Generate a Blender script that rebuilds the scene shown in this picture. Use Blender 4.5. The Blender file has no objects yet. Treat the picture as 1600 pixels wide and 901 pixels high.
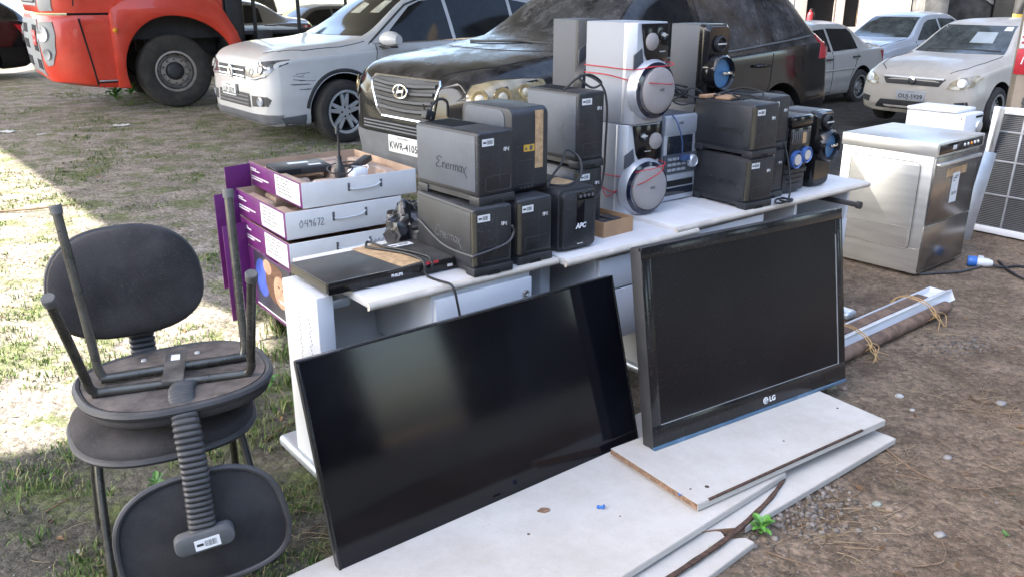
EXPOSURE = 2.8
import bpy, bmesh, math, random
from math import sin, cos, pi, radians as R
from mathutils import Vector as V, Matrix, noise
from mathutils.bvhtree import BVHTree
random.seed(7)
S = bpy.context.scene
COL = S.collection

# ------------------------------------------------------------------ objects
def link(name, data, parent=None):
    o = bpy.data.objects.new(name, data)
    COL.objects.link(o)
    if parent is not None:
        o.parent = parent
    return o

def tag(o, label, cat, group=None):
    o['label'] = label
    o['category'] = cat
    if group:
        o['group'] = group
    return o

def thing(name, label, cat, loc=(0, 0, 0), rz=0., group=None):
    o = link(name, None)
    o.empty_display_size = .1
    o.location = loc
    o.rotation_euler = (0, 0, rz)
    return tag(o, label, cat, group)

def struct(o, kind='structure'):
    o['kind'] = kind
    return o

# ------------------------------------------------------------------ materials
def nd(nt, t, **kw):
    n = nt.nodes.new(t)
    for k, v in kw.items():
        if k in n.inputs:
            n.inputs[k].default_value = v
        else:
            setattr(n, k, v)
    return n

def mixc(nt, fac, a, b, mode='MIX'):
    n = nt.nodes.new('ShaderNodeMix')
    n.data_type = 'RGBA'
    n.blend_type = mode
    for i, v in ((0, fac), (6, a), (7, b)):
        if isinstance(v, (int, float)):
            n.inputs[i].default_value = v
        elif isinstance(v, tuple):
            n.inputs[i].default_value = (*v[:3], 1)
        else:
            nt.links.new(v, n.inputs[i])
    return n.outputs[2]

def math_(nt, op, a, b=None, c=None, clamp=False):
    n = nt.nodes.new('ShaderNodeMath')
    n.operation = op
    n.use_clamp = clamp
    for i, v in enumerate((a, b, c)):
        if v is None:
            continue
        if isinstance(v, (int, float)):
            n.inputs[i].default_value = v
        else:
            nt.links.new(v, n.inputs[i])
    return n.outputs[0]

def ramp(nt, fac, lo, hi):
    n = nt.nodes.new('ShaderNodeMapRange')
    n.interpolation_type = 'SMOOTHSTEP'
    n.inputs[1].default_value = lo
    n.inputs[2].default_value = hi
    nt.links.new(fac, n.inputs[0])
    return n.outputs[0]

def noise_(nt, co, scale, detail=4., rough=.6, stretch=None):
    if stretch:
        m = nt.nodes.new('ShaderNodeMapping')
        m.inputs[3].default_value = stretch
        nt.links.new(co, m.inputs[0])
        co = m.outputs[0]
    n = nt.nodes.new('ShaderNodeTexNoise')
    n.inputs['Scale'].default_value = scale
    n.inputs['Detail'].default_value = detail
    n.inputs['Roughness'].default_value = rough
    nt.links.new(co, n.inputs['Vector'])
    return n.outputs['Fac']

MATS = {}
def mat(name, col, rough=.5, metal=0., var=.12, vs=6., bump=0., bs=90., dust=0., dustcol=(.30, .26, .21),
        coat=0., spec=.5, speck=0., speckcol=(.5, .48, .45), stretch=None, emit=0., scratch=0., rvar=.12, side=.25):
    if name in MATS:
        return MATS[name]
    m = bpy.data.materials.new(name)
    m.use_nodes = True
    nt = m.node_tree
    b = nt.nodes['Principled BSDF']
    tc = nt.nodes.new('ShaderNodeTexCoord')
    co = tc.outputs['Object']
    n1 = noise_(nt, co, vs, 5., .6, stretch)
    lo = tuple(c * (1 - var) for c in col)
    hi = tuple(min(1, c * (1 + var)) for c in col)
    c = mixc(nt, ramp(nt, n1, .3, .7), lo, hi)
    if speck:
        ns = noise_(nt, co, 160., 2., .5)
        c = mixc(nt, math_(nt, 'MULTIPLY', ramp(nt, ns, .62, .70), speck), c, speckcol)
    rg = math_(nt, 'MULTIPLY_ADD', n1, rvar * 2, rough - rvar, clamp=True)
    if scratch:
        nsx = noise_(nt, co, 14., 6., .75, (1., .15, 2.5))
        sc = ramp(nt, nsx, .60, .68)
        c = mixc(nt, math_(nt, 'MULTIPLY', sc, scratch), c, tuple(min(1, x * 1.7 + .06) for x in col))
    if dust:
        g = nt.nodes.new('ShaderNodeNewGeometry')
        sx = nt.nodes.new('ShaderNodeSeparateXYZ')
        nt.links.new(g.outputs['Normal'], sx.inputs[0])
        up = math_(nt, 'MULTIPLY_ADD', sx.outputs[2], 1 - side, side, clamp=True)
        n2 = noise_(nt, co, vs * .6 + 1.2, 8., .72)
        f = math_(nt, 'MULTIPLY', math_(nt, 'MULTIPLY', ramp(nt, n2, .32, .68), up), dust, clamp=True)
        c = mixc(nt, f, c, dustcol)
        rg = math_(nt, 'ADD', rg, math_(nt, 'MULTIPLY', f, .5), clamp=True)
        if coat:
            cw = math_(nt, 'MULTIPLY', math_(nt, 'SUBTRACT', 1., f, clamp=True), coat)
            nt.links.new(cw, b.inputs['Coat Weight'])
    elif coat:
        b.inputs['Coat Weight'].default_value = coat
    b.inputs['Coat Roughness'].default_value = .04
    nt.links.new(c, b.inputs['Base Color'])
    nt.links.new(rg, b.inputs['Roughness'])
    b.inputs['Metallic'].default_value = metal
    b.inputs['Specular IOR Level'].default_value = spec
    if emit:
        nt.links.new(c, b.inputs['Emission Color'])
        b.inputs['Emission Strength'].default_value = emit
    if bump:
        n3 = noise_(nt, co, bs, 4., .6)
        bp = nt.nodes.new('ShaderNodeBump')
        bp.inputs['Strength'].default_value = bump
        bp.inputs['Distance'].default_value = .004
        nt.links.new(n3, bp.inputs['Height'])
        nt.links.new(bp.outputs[0], b.inputs['Normal'])
    MATS[name] = m
    return m

# ------------------------------------------------------------------ mesh builder
class MB:
    def __init__(self):
        self.bm = bmesh.new()
    def _merge(self, tmp, mi, M, smooth):
        if M is not None:
            bmesh.ops.transform(tmp, matrix=M, verts=tmp.verts)
        vm = {}
        for v in tmp.verts:
            vm[v] = self.bm.verts.new(v.co)
        for f in tmp.faces:
            try:
                nf = self.bm.faces.new([vm[v] for v in f.verts])
                nf.material_index = mi if mi is not None else f.material_index
                nf.smooth = smooth
            except ValueError:
                pass
        tmp.free()
        return self
    def box(self, x0, x1, y0, y1, z0, z1, bev=0., mi=0, M=None, seg=2, taper=None):
        t = bmesh.new()
        bmesh.ops.create_cube(t, size=1)
        for v in t.verts:
            v.co = V(((x0 + x1) / 2 + v.co.x * (x1 - x0), (y0 + y1) / 2 + v.co.y * (y1 - y0), (z0 + z1) / 2 + v.co.z * (z1 - z0)))
            if taper and v.co.z > (z0 + z1) / 2:
                v.co.x += ((x0 + x1) / 2 - v.co.x) * taper
                v.co.y += ((y0 + y1) / 2 - v.co.y) * taper
        if bev:
            bmesh.ops.bevel(t, geom=t.edges[:], offset=bev, segments=seg, affect='EDGES', profile=.5, clamp_overlap=True)
        return self._merge(t, mi, M, bev > 0)
    def prism(self, pts, a0, a1, axis='y', bev=0., mi=0, M=None, smooth=False):
        """pts 2-D outline: axis y -> (x,z); x -> (y,z); z -> (x,y), extruded from a0 to a1"""
        t = bmesh.new()
        def P3(p, a):
            return V((p[0], a, p[1])) if axis == 'y' else V((a, p[0], p[1])) if axis == 'x' else V((p[0], p[1], a))
        A = [t.verts.new(P3(p, a0)) for p in pts]
        B = [t.verts.new(P3(p, a1)) for p in pts]
        n = len(pts)
        t.faces.new(A[::-1]); t.faces.new(B)
        for i in range(n):
            t.faces.new((A[i], A[(i + 1) % n], B[(i + 1) % n], B[i]))
        bmesh.ops.recalc_face_normals(t, faces=t.faces[:])
        if bev:
            es = [e for e in t.edges if len(e.link_faces) == 2 and e.link_faces[0].normal.angle(e.link_faces[1].normal, 0) > .6]
            bmesh.ops.bevel(t, geom=es, offset=bev, segments=2, affect='EDGES', profile=.5, clamp_overlap=True)
        return self._merge(t, mi, M, smooth or bev > 0)
    def loft(self, rings, caps=True, closed=True, mi=0, M=None, smooth=True):
        t = bmesh.new()
        L = [[t.verts.new(p) for p in r] for r in rings]
        n = len(rings[0])
        for a, b in zip(L, L[1:]):
            for i in range(n if closed else n - 1):
                t.faces.new((a[i], a[(i + 1) % n], b[(i + 1) % n], b[i]))
        if caps:
            t.faces.new(L[0][::-1]); t.faces.new(L[-1])
        bmesh.ops.recalc_face_normals(t, faces=t.faces[:])
        return self._merge(t, mi, M, smooth)
    def tube(self, path, r, n=8, mi=0, M=None, spline=True, res=6, closed=False):
        p = [V(q) for q in path]
        if spline and len(p) > 2:
            p = catmull(p, res, closed)
        rr = r if hasattr(r, '__len__') else [r] * len(p)
        if len(rr) != len(p):
            rr = [rr[0] + (rr[-1] - rr[0]) * i / (len(p) - 1) for i in range(len(p))]
        rings = []
        nrm = None
        for i, q in enumerate(p):
            d = (p[min(i + 1, len(p) - 1)] - p[max(i - 1, 0)])
            if d.length < 1e-9:
                d = V((0, 0, 1))
            d.normalize()
            if nrm is None:
                nrm = d.orthogonal().normalized()
            else:
                nrm = (nrm - d * nrm.dot(d))
                nrm = nrm.normalized() if nrm.length > 1e-6 else d.orthogonal().normalized()
            bi = d.cross(nrm)
            rings.append([q + (nrm * cos(2 * pi * k / n) + bi * sin(2 * pi * k / n)) * rr[i] for k in range(n)])
        return self.loft(rings, True, True, mi, M)
    def lathe(self, prof, n=32, mi=0, M=None, smooth=True, caps=True):
        """prof: (r, z) list, revolved about z"""
        rings = [[V((max(r, 1e-4) * cos(2 * pi * k / n), max(r, 1e-4) * sin(2 * pi * k / n), z)) for k in range(n)] for r, z in prof]
        return self.loft(rings, caps, True, mi, M, smooth)
    def poly(self, pts, mi=0, M=None, smooth=False):
        t = bmesh.new()
        t.faces.new([t.verts.new(p) for p in pts])
        return self._merge(t, mi, M, smooth)
    def build(self, name, mats, parent=None, M=None, sharp=40):
        me = bpy.data.meshes.new(name)
        self.bm.to_mesh(me)
        self.bm.free()
        for m in (mats if isinstance(mats, (list, tuple)) else [mats]):
            me.materials.append(m)
        try:
            me.set_sharp_from_angle(angle=R(sharp))
        except Exception:
            pass
        o = link(name, me, parent)
        if M is not None:
            o.matrix_local = M
        return o

def catmull(p, res=6, closed=False):
    out = []
    n = len(p)
    for i in range(n if closed else n - 1):
        a = p[(i - 1) % n] if closed or i > 0 else p[0] * 2 - p[1]
        b, c = p[i], p[(i + 1) % n]
        d = p[(i + 2) % n] if closed or i + 2 < n else p[-1] * 2 - p[-2]
        for k in range(res):
            t = k / res
            out.append(.5 * ((2 * b) + (c - a) * t + (2 * a - 5 * b + 4 * c - d) * t * t + (3 * b - a - 3 * c + d) * t ** 3))
    out.append(p[0].copy() if closed else p[-1])
    return out

def T(x=0, y=0, z=0):
    return Matrix.Translation((x, y, z))
def RX(a): return Matrix.Rotation(R(a), 4, 'X')
def RY(a): return Matrix.Rotation(R(a), 4, 'Y')
def RZ(a): return Matrix.Rotation(R(a), 4, 'Z')
def rrect(w, h, r, n=5, cx=0, cy=0):
    pts = []
    for sx, sy, a0 in ((1, 1, 0), (-1, 1, 90), (-1, -1, 180), (1, -1, 270)):
        for k in range(n + 1):
            a = R(a0 + 90 * k / n)
            pts.append((cx + sx * (w / 2 - r) + r * cos(a), cy + sy * (h / 2 - r) + r * sin(a)))
    return pts
def ell(rx, ry, n=28, cx=0, cy=0, p=2.):
    out = []
    for k in range(n):
        a = 2 * pi * k / n
        c, s_ = cos(a), sin(a)
        out.append((cx + rx * math.copysign(abs(c) ** (2 / p), c), cy + ry * math.copysign(abs(s_) ** (2 / p), s_)))
    return out

FRONT = RX(90)            # text/plates lying in XY, +Z -> facing -Y (front of a thing)
LEFT = RZ(-90) @ RX(90)   # facing -X
def text(name, s, size, m, parent, M, extr=.0004, shear=0., bold=0., space=1.):
    c = bpy.data.curves.new('lettering', 'FONT')
    c.body = s
    c.size = size
    c.align_x = 'CENTER'
    c.align_y = 'CENTER'
    c.extrude = extr
    c.shear = shear
    c.offset = bold
    c.space_character = space
    c.resolution_u = 3
    o = bpy.data.objects.new('lettering', c)
    COL.objects.link(o)
    bpy.context.view_layer.update()
    me = bpy.data.meshes.new_from_object(o.evaluated_get(bpy.context.evaluated_depsgraph_get()))
    bpy.data.objects.remove(o)
    bpy.data.curves.remove(c)
    me.materials.clear()
    me.materials.append(m)
    t = link(name, me, parent)
    t.matrix_local = M
    return t

# ------------------------------------------------------------------ camera
CAMH, FPX, HOR = 1.62, 1330., -15.
TH = math.atan((450.5 - HOR) / FPX)
cam = bpy.data.cameras.new('camera')
cam.sensor_width = 36.
cam.lens = 36. * FPX / 1600.
cam.clip_start = .05
cam.clip_end = 600.
camo = link('camera', cam)
camo.location = (0, 0, CAMH)
camo.rotation_euler = (pi / 2 - TH, 0, 0)
S.camera = camo

def at(px, py, z=0.):
    """ground (or height z) spot seen at a pixel of the 1600 x 901 photograph"""
    r, d = (px - 800) / FPX, (py - 450.5) / FPX
    v = V((r, cos(TH) - d * sin(TH), -sin(TH) - d * cos(TH)))
    t = (z - CAMH) / v.z
    return V((v.x * t, v.y * t, z))
def aty(px, py, y):
    r, d = (px - 800) / FPX, (py - 450.5) / FPX
    v = V((r, cos(TH) - d * sin(TH), -sin(TH) - d * cos(TH)))
    t = y / v.y
    return V((v.x * t, y, CAMH + v.z * t))
# ------------------------------------------------------------------ materials
white_paint = mat('white_car_paint', (.53, .53, .525), .3, coat=.5, var=.03, dust=.35, dustcol=(.45, .40, .33), side=.3)
black_paint = mat('black_car_paint', (.006, .0065, .008), .08, coat=0, spec=.38, rvar=.03, var=.2, dust=.62, dustcol=(.145, .135, .128), side=.03, vs=2.0)
silver_paint = mat('champagne_car_paint', (.56, .53, .48), .32, metal=.3, coat=.7, var=.04, dust=.35, dustcol=(.42, .37, .30))
cream_paint = mat('dusty_cream_paint', (.52, .47, .40), .42, coat=.3, var=.05, dust=.5, dustcol=(.40, .34, .27))
grey_paint = mat('grey_car_paint', (.20, .205, .21), .3, metal=.4, coat=.8, var=.05, dust=.3)
red_paint = mat('truck_red_paint', (.62, .045, .020), .34, coat=.4, var=.10, vs=3., dust=.20, dustcol=(.42, .22, .16), scratch=.15)
glass = mat('tinted_glass', (.010, .0105, .011), .05, var=.1, spec=.22, rvar=.02, dust=.06, dustcol=(.3, .29, .27))
dusty_glass = mat('dusty_glass', (.015, .015, .016), .10, var=.1, spec=.25, dust=.55, dustcol=(.17, .165, .165), rvar=.05, side=.5)
grey_glass = mat('grey_glass', (.035, .042, .042), .08, var=.2, vs=3, spec=.3, dust=.3, dustcol=(.25, .26, .24), side=.5)
rubber = mat('tyre_rubber', (.022, .021, .020), .8, var=.3, vs=12, bump=.3, dust=.5, dustcol=(.11, .095, .08), side=.7)
black_trim = mat('black_trim_plastic', (.022, .023, .025), .5, var=.2, dust=.3, dustcol=(.13, .12, .11), side=.5)
grey_trim = mat('grey_bumper_plastic', (.10, .105, .115), .55, var=.15, dust=.4, dustcol=(.22, .21, .19))
void = mat('dark_hollow', (.006, .006, .006), .9, var=.1)
chrome = mat('chrome', (.75, .76, .78), .12, metal=1., var=.05)
alloy = mat('alloy_wheel', (.72, .73, .74), .34, metal=.6, var=.08, dust=.18)
steel_rim = mat('painted_steel_rim', (.33, .32, .30), .5, metal=.5, var=.18, vs=14, dust=.35)
lens_clear = mat('lamp_lens', (.30, .32, .35), .10, var=.4, vs=16, coat=.6)
lens_yellow = mat('yellowed_lamp_lens', (.30, .235, .13), .14, var=.3, vs=14, coat=.8, dust=.25, dustcol=(.38, .34, .26), side=.6)
lens_red = mat('red_lamp_lens', (.45, .02, .03), .12, var=.2, coat=.8)
amber = mat('amber_lamp_lens', (.75, .27, .02), .2, var=.2)
plate_white = mat('plate_paint', (.62, .63, .62), .45, var=.08, dust=.2)
plate_grey = mat('grey_plate_paint', (.40, .41, .42), .45, var=.1, dust=.2)
ink = mat('black_ink', (.02, .02, .022), .6)
ink_soft = mat('faded_ink', (.10, .10, .105), .6)
ink_white = mat('white_ink', (.75, .75, .75), .6)
ink_blue = mat('blue_pen_ink', (.12, .15, .25), .6)

ups_black = mat('charcoal_plastic', (.017, .018, .021), .42, var=.25, vs=9, bump=.10, bs=300, dust=.26, dustcol=(.12, .115, .11), side=.2, speck=.10, scratch=.12)
ups_grey = mat('dusty_sky_sheen_plastic', (.072, .084, .104), .48, var=.14, vs=3, bump=.08, bs=300, dust=.25, dustcol=(.24, .24, .24), side=.4, scratch=.10)  # bluish grey holds a painted sky reflection as well as dust
ups_dark = mat('worn_black_plastic', (.022, .0235, .027), .46, var=.2, vs=8, bump=.1, bs=300, dust=.22, dustcol=(.14, .13, .12), side=.4, scratch=.25)
champagne = mat('champagne_edge', (.10, .092, .07), .38, metal=.5, var=.2)
gloss_black = mat('gloss_black', (.008, .008, .009), .10, var=.2, spec=.4, dust=.12, dustcol=(.2, .19, .18))
sticker = mat('white_sticker', (.72, .72, .71), .5, var=.05)
yellow_sticker = mat('yellow_sticker', (.62, .38, .05), .5)
tan_tape = mat('tan_paper_tape', (.46, .30, .16), .75, var=.25, vs=40, bump=.3)
cable_m = mat('black_cable', (.016, .016, .017), .5, var=.2)
grey_cable = mat('grey_cable', (.05, .05, .052), .5, var=.2)
red_wire = mat('red_wire', (.45, .02, .03), .45)
white_lam = mat('white_laminate', (.62, .63, .65), .38, var=.04, vs=3, dust=.22, dustcol=(.45, .42, .38), scratch=.10)
desk_top = mat('worn_desk_laminate', (.60, .585, .57), .40, var=.06, vs=4, dust=.25, dustcol=(.42, .38, .34), scratch=.12)
desk_edge = mat('beige_desk_edge', (.55, .49, .41), .5, var=.14, vs=10, dust=.2)
board_m = mat('dull_white_board', (.49, .465, .42), .5, var=.05, vs=1.6, bump=.03, dust=.66, dustcol=(.35, .315, .265), speck=.28, speckcol=(.25, .21, .17), scratch=.12)
chip = mat('raw_chipboard', (.20, .12, .075), .9, var=.45, vs=70, bump=.8, bs=130)
chip_dark = mat('damp_chipboard', (.065, .036, .024), .9, var=.5, vs=60, bump=.8, bs=120)
metal_foot = mat('grey_metal_foot', (.50, .54, .58), .35, metal=.6, var=.08)
screen_m = mat('tv_screen', (.0030, .0033, .0052), .07, var=.4, vs=2., spec=.40, rvar=.04, dust=.06, dustcol=(.055, .058, .072), side=.6, speck=.02, speckcol=(.16, .16, .17), scratch=.02)
screen_matte = mat('tv_matte_screen', (.0045, .0048, .0068), .24, var=.2, vs=2., spec=.36, rvar=.05, dust=.03, dustcol=(.10, .10, .10), side=.7, speck=.06, speckcol=(.2, .2, .2))
tv_bezel = mat('tv_bezel', (.007, .0072, .0085), .16, var=.3, dust=.10, dustcol=(.10, .10, .10), side=.3, speck=.06)
tv_blue = mat('blue_tv_edge', (.06, .12, .19), .25, var=.2, coat=.5)
fabric = mat('charcoal_fabric', (.042, .040, .041), .95, var=.3, vs=4, bump=.9, bs=420, dust=.55, dustcol=(.125, .112, .105), side=.5, speck=.25, speckcol=(.16, .15, .14), spec=.2)
seat_under = mat('dusty_seat_underside', (.045, .040, .037), .85, var=.35, vs=7, bump=.4, bs=60, dust=.9, dustcol=(.20, .165, .14), side=.3, spec=.25, scratch=.4)
edge_rubber = mat('seat_edge_trim', (.035, .035, .037), .5, var=.2, dust=.45, dustcol=(.15, .14, .13))
tube_black = mat('black_tube', (.085, .082, .072), .26, metal=.6, var=.3, vs=12, dust=.30, dustcol=(.15, .14, .12), side=.4, scratch=.3)
ribbed = mat('ribbed_black_plastic', (.030, .030, .031), .42, var=.2, vs=9, dust=.40, dustcol=(.15, .14, .13), side=.35)
carton_white = mat('white_carton', (.66, .65, .63), .65, var=.05, vs=5, dust=.2, dustcol=(.5, .43, .35), speck=.05, speckcol=(.3, .2, .12))
carton_purple = mat('purple_carton', (.125, .018, .125), .45, var=.18, vs=5, scratch=.12, spec=.4)
carton_in = mat('carton_inside', (.42, .29, .20), .85, var=.15, vs=8, bump=.2)
pulp = mat('moulded_pulp', (.45, .33, .25), .9, var=.15, vs=14, bump=.5)
spk_side = mat('grey_speaker_side', (.25, .265, .295), .45, var=.05, vs=3, dust=.15, scratch=.06)
spk_dark_side = mat('dark_speaker_side', (.062, .069, .083), .5, var=.06, vs=3, dust=.15)
spk_silver = mat('silver_plastic', (.52, .54, .58), .32, metal=.45, var=.06, dust=.12)
spk_cloth = mat('speaker_grille_cloth', (.32, .29, .275), .8, var=.06, bump=.5, bs=350)
cone_blue = mat('blue_speaker_cone', (.09, .22, .42), .35, metal=.4, var=.15)
stainless = mat('stainless_steel', (.70, .695, .67), .36, metal=.85, var=.08, vs=3, stretch=(1, 1, 8), dust=.12, rvar=.10)
stainless_dark = mat('stainless_door', (.30, .29, .28), .24, metal=.95, var=.12, vs=3, dust=.10, rvar=.08)
white_app = mat('white_appliance', (.72, .73, .75), .35, var=.03, dust=.12)
fin_dark = mat('condenser_fins', (.055, .055, .058), .6, metal=.3, var=.3, vs=20)
galv = mat('galvanised_metal', (.48, .50, .53), .35, metal=.75, var=.12, vs=8, dust=.2)
rust = mat('rusty_pipe', (.15, .095, .065), .8, var=.4, vs=20, bump=.6)
string_m = mat('jute_string', (.42, .27, .12), .9, var=.25)
blue_pl = mat('blue_plastic', (.03, .13, .42), .35, var=.15)
clear_pl = mat('cloudy_plastic', (.55, .57, .58), .3, var=.1)
leaf_m = mat('fresh_leaf', (.07, .20, .035), .5, var=.35, vs=30)
# ------------------------------------------------------------------ light
SUN = V((-.80, -.25, .90)).normalized()
sun = bpy.data.lights.new('sun', 'SUN')
sun.energy = 3.8
sun.angle = R(.5)
sun.color = (1., .93, .80)
so = link('sun', sun)
so.location = SUN * 30
so.rotation_euler = SUN.to_track_quat('Z', 'Y').to_euler()
W = bpy.data.worlds.new('World')
S.world = W
W.use_nodes = True
wn = W.node_tree
bg = wn.nodes['Background']
sky = wn.nodes.new('ShaderNodeTexSky')
sky.sky_type = 'NISHITA'
sky.sun_disc = False
sky.sun_elevation = math.asin(SUN.z)
sky.sun_rotation = math.atan2(SUN.x, SUN.y)
sky.air_density = 1.
sky.dust_density = 3.
sky.ozone_density = .6
wn.links.new(sky.outputs[0], bg.inputs[0])
bg.inputs[1].default_value = .15
S.view_settings.view_transform = 'Standard'
S.view_settings.look = 'None'
S.view_settings.exposure = EXPOSURE
S.view_settings.gamma = 1.

# ------------------------------------------------------------------ ground
def ground_material():
    m = bpy.data.materials.new('yard_ground')
    m.use_nodes = True
    nt = m.node_tree
    b = nt.nodes['Principled BSDF']
    co = nt.nodes.new('ShaderNodeTexCoord').outputs['Object']
    sx = nt.nodes.new('ShaderNodeSeparateXYZ')
    nt.links.new(co, sx.inputs[0])
    x, y = sx.outputs[0], sx.outputs[1]
    big = noise_(nt, co, .55, 5., .6)
    mid = noise_(nt, co, 3.2, 6., .65)
    fine = noise_(nt, co, 38., 6., .7)
    grit = noise_(nt, co, 150., 3., .6)
    wob = math_(nt, 'MULTIPLY_ADD', big, 1.6, -.8)
    # warm dirt on the right, trodden soil on the left, gravel further back
    soil = mixc(nt, ramp(nt, mid, .35, .68), (.060, .057, .046), (.130, .119, .094))
    dirt = mixc(nt, ramp(nt, mid, .34, .66), (.128, .090, .060), (.225, .166, .115))
    gravel = mixc(nt, ramp(nt, mid, .34, .66), (.185, .165, .145), (.33, .295, .265))
    moss = mixc(nt, ramp(nt, fine, .3, .7), (.062, .088, .025), (.15, .185, .055))
    wet = mixc(nt, ramp(nt, mid, .3, .7), (.032, .027, .023), (.075, .063, .052))
    fx = ramp(nt, math_(nt, 'ADD', x, wob), -.3, 1.1)
    c = mixc(nt, fx, soil, dirt)
    line = math_(nt, 'ADD', math_(nt, 'SUBTRACT', y, math_(nt, 'MULTIPLY', x, .75)), wob)   # distance back along the row of cars
    fg = math_(nt, 'MULTIPLY', ramp(nt, line, 3.6, 4.6), math_(nt, 'SUBTRACT', 1., ramp(nt, math_(nt, 'ADD', x, wob), .2, 2.)))
    c = mixc(nt, fg, c, gravel)
    fm = math_(nt, 'MULTIPLY', ramp(nt, noise_(nt, co, 2.6, 9., .78), .47, .60), math_(nt, 'SUBTRACT', 1., ramp(nt, x, -.6, .8)))
    c = mixc(nt, math_(nt, 'MULTIPLY', fm, .85), c, moss)
    fw = math_(nt, 'MULTIPLY', ramp(nt, math_(nt, 'ADD', y, wob), 6., 7.2), ramp(nt, x, 1.2, 2.6))
    c = mixc(nt, fw, c, wet)
    fmr = math_(nt, 'MULTIPLY', ramp(nt, noise_(nt, co, 1.9, 6., .7), .56, .68), .55)
    c = mixc(nt, math_(nt, 'MULTIPLY', fmr, ramp(nt, x, 0., 1.)), c, (.075, .070, .038))
    c = mixc(nt, math_(nt, 'MULTIPLY', ramp(nt, fine, .42, .72), .55), c, (.050, .040, .030))
    c = mixc(nt, math_(nt, 'MULTIPLY', ramp(nt, grit, .60, .72), .55), c, (.40, .34, .28))
    # grit: every few centimetres a cell of its own tone
    for sc_, am in ((34., .46), (85., .46)):
        vo = nt.nodes.new('ShaderNodeTexVoronoi')
        vo.inputs['Scale'].default_value = sc_
        vo.inputs['Randomness'].default_value = 1.
        nt.links.new(co, vo.inputs['Vector'])
        bw = nt.nodes.new('ShaderNodeRGBToBW')
        nt.links.new(vo.outputs['Color'], bw.inputs[0])
        k = math_(nt, 'MULTIPLY_ADD', bw.outputs[0], am * 1.3, 1. - am * .62)
        cm = nt.nodes.new('ShaderNodeCombineColor')
        for i_ in range(3):
            nt.links.new(k, cm.inputs[i_])
        c = mixc(nt, 1., c, cm.outputs[0], 'MULTIPLY')
        vd = vo.outputs['Distance'] if sc_ < 50 else None
        if vd is not None:
            vdist = vd
    nt.links.new(c, b.inputs['Base Color'])
    b.inputs['Roughness'].default_value = .93
    b.inputs['Specular IOR Level'].default_value = .25
    hgt = math_(nt, 'ADD', math_(nt, 'MULTIPLY', mid, 1.2), math_(nt, 'ADD', math_(nt, 'MULTIPLY', fine, .55), math_(nt, 'ADD', math_(nt, 'MULTIPLY', grit, .3), math_(nt, 'MULTIPLY', vdist, -.45))))
    bp = nt.nodes.new('ShaderNodeBump')
    bp.inputs['Strength'].default_value = .9
    bp.inputs['Distance'].default_value = .03
    nt.links.new(hgt, bp.inputs['Height'])
    nt.links.new(bp.outputs[0], b.inputs['Normal'])
    return m
def sstep(t):
    t = max(0., min(1., t))
    return t * t * (3 - 2 * t)
def gz(x, y):
    "the yard falls away slightly towards the cars at the right"
    return -.30 * sstep((y - 6.4) / 8.) * sstep((x - 1.8) / 3.)
t = bmesh.new()
gxs = [-150, -60] + [-30 + i for i in range(71)] + [60, 150]
gys = [-80, -20] + [-10 + i for i in range(61)] + [80, 250]
gv = [[t.verts.new((x, y, gz(x, y))) for x in gxs] for y in gys]
for i in range(len(gys) - 1):
    for j in range(len(gxs) - 1):
        t.faces.new((gv[i][j], gv[i][j + 1], gv[i + 1][j + 1], gv[i + 1][j]))
for f in t.faces:
    f.smooth = True
me = bpy.data.meshes.new('ground')
t.to_mesh(me); t.free()
me.materials.append(ground_material())
struct(link('ground', me))

# unseen dark sheet added over the ground to cut brown bounce and reflections
m_ = MB()
m_.poly([(-14, -9, .006), (15.2, -9, .006), (15.2, 13.5, .006), (12.2, 13.5, .006), (2.6, .9, .006), (-14, .4, .006)])
struct(m_.build('dark_bounce_sheet', mat('bounce_sheet_dark', (.028, .029, .031), .95, var=.3, vs=2, bump=.5, bs=120)))

# unseen shed roof shaped to shade the view; hole cut to match the sun patch
ROOF = 6.4
off = SUN * (ROOF / SUN.z)
patch_px = [(-60, 190), (0, 226), (90, 288), (180, 356), (330, 470), (372, 486), (455, 500), (442, 555), (415, 602), (330, 652), (100, 696), (0, 716), (-400, 790), (-520, 260)]
t = bmesh.new()
def loop(pts):
    vs = [t.verts.new(p) for p in pts]
    for a, b_ in zip(vs, vs[1:] + vs[:1]):
        t.edges.new((a, b_))
loop([(-16, -1.0, ROOF), (-3.0, -1.0, ROOF), (-.3, 4.2, ROOF), (6.0, 13, ROOF), (11.5, 25, ROOF), (-2, 25, ROOF), (-7, 21, ROOF), (-16, 21, ROOF)])
loop([at(px, py) + off for px, py in patch_px])
bmesh.ops.triangle_fill(t, edges=t.edges[:], use_beauty=True)
me = bpy.data.meshes.new('roof')
t.to_mesh(me); t.free()
me.materials.append(mat('shade_roof_underside', (.42, .42, .41), .7, var=.1))
ro = struct(link('roof', me))
sm = ro.modifiers.new('thickness', 'SOLIDIFY')
sm.thickness = .06

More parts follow.
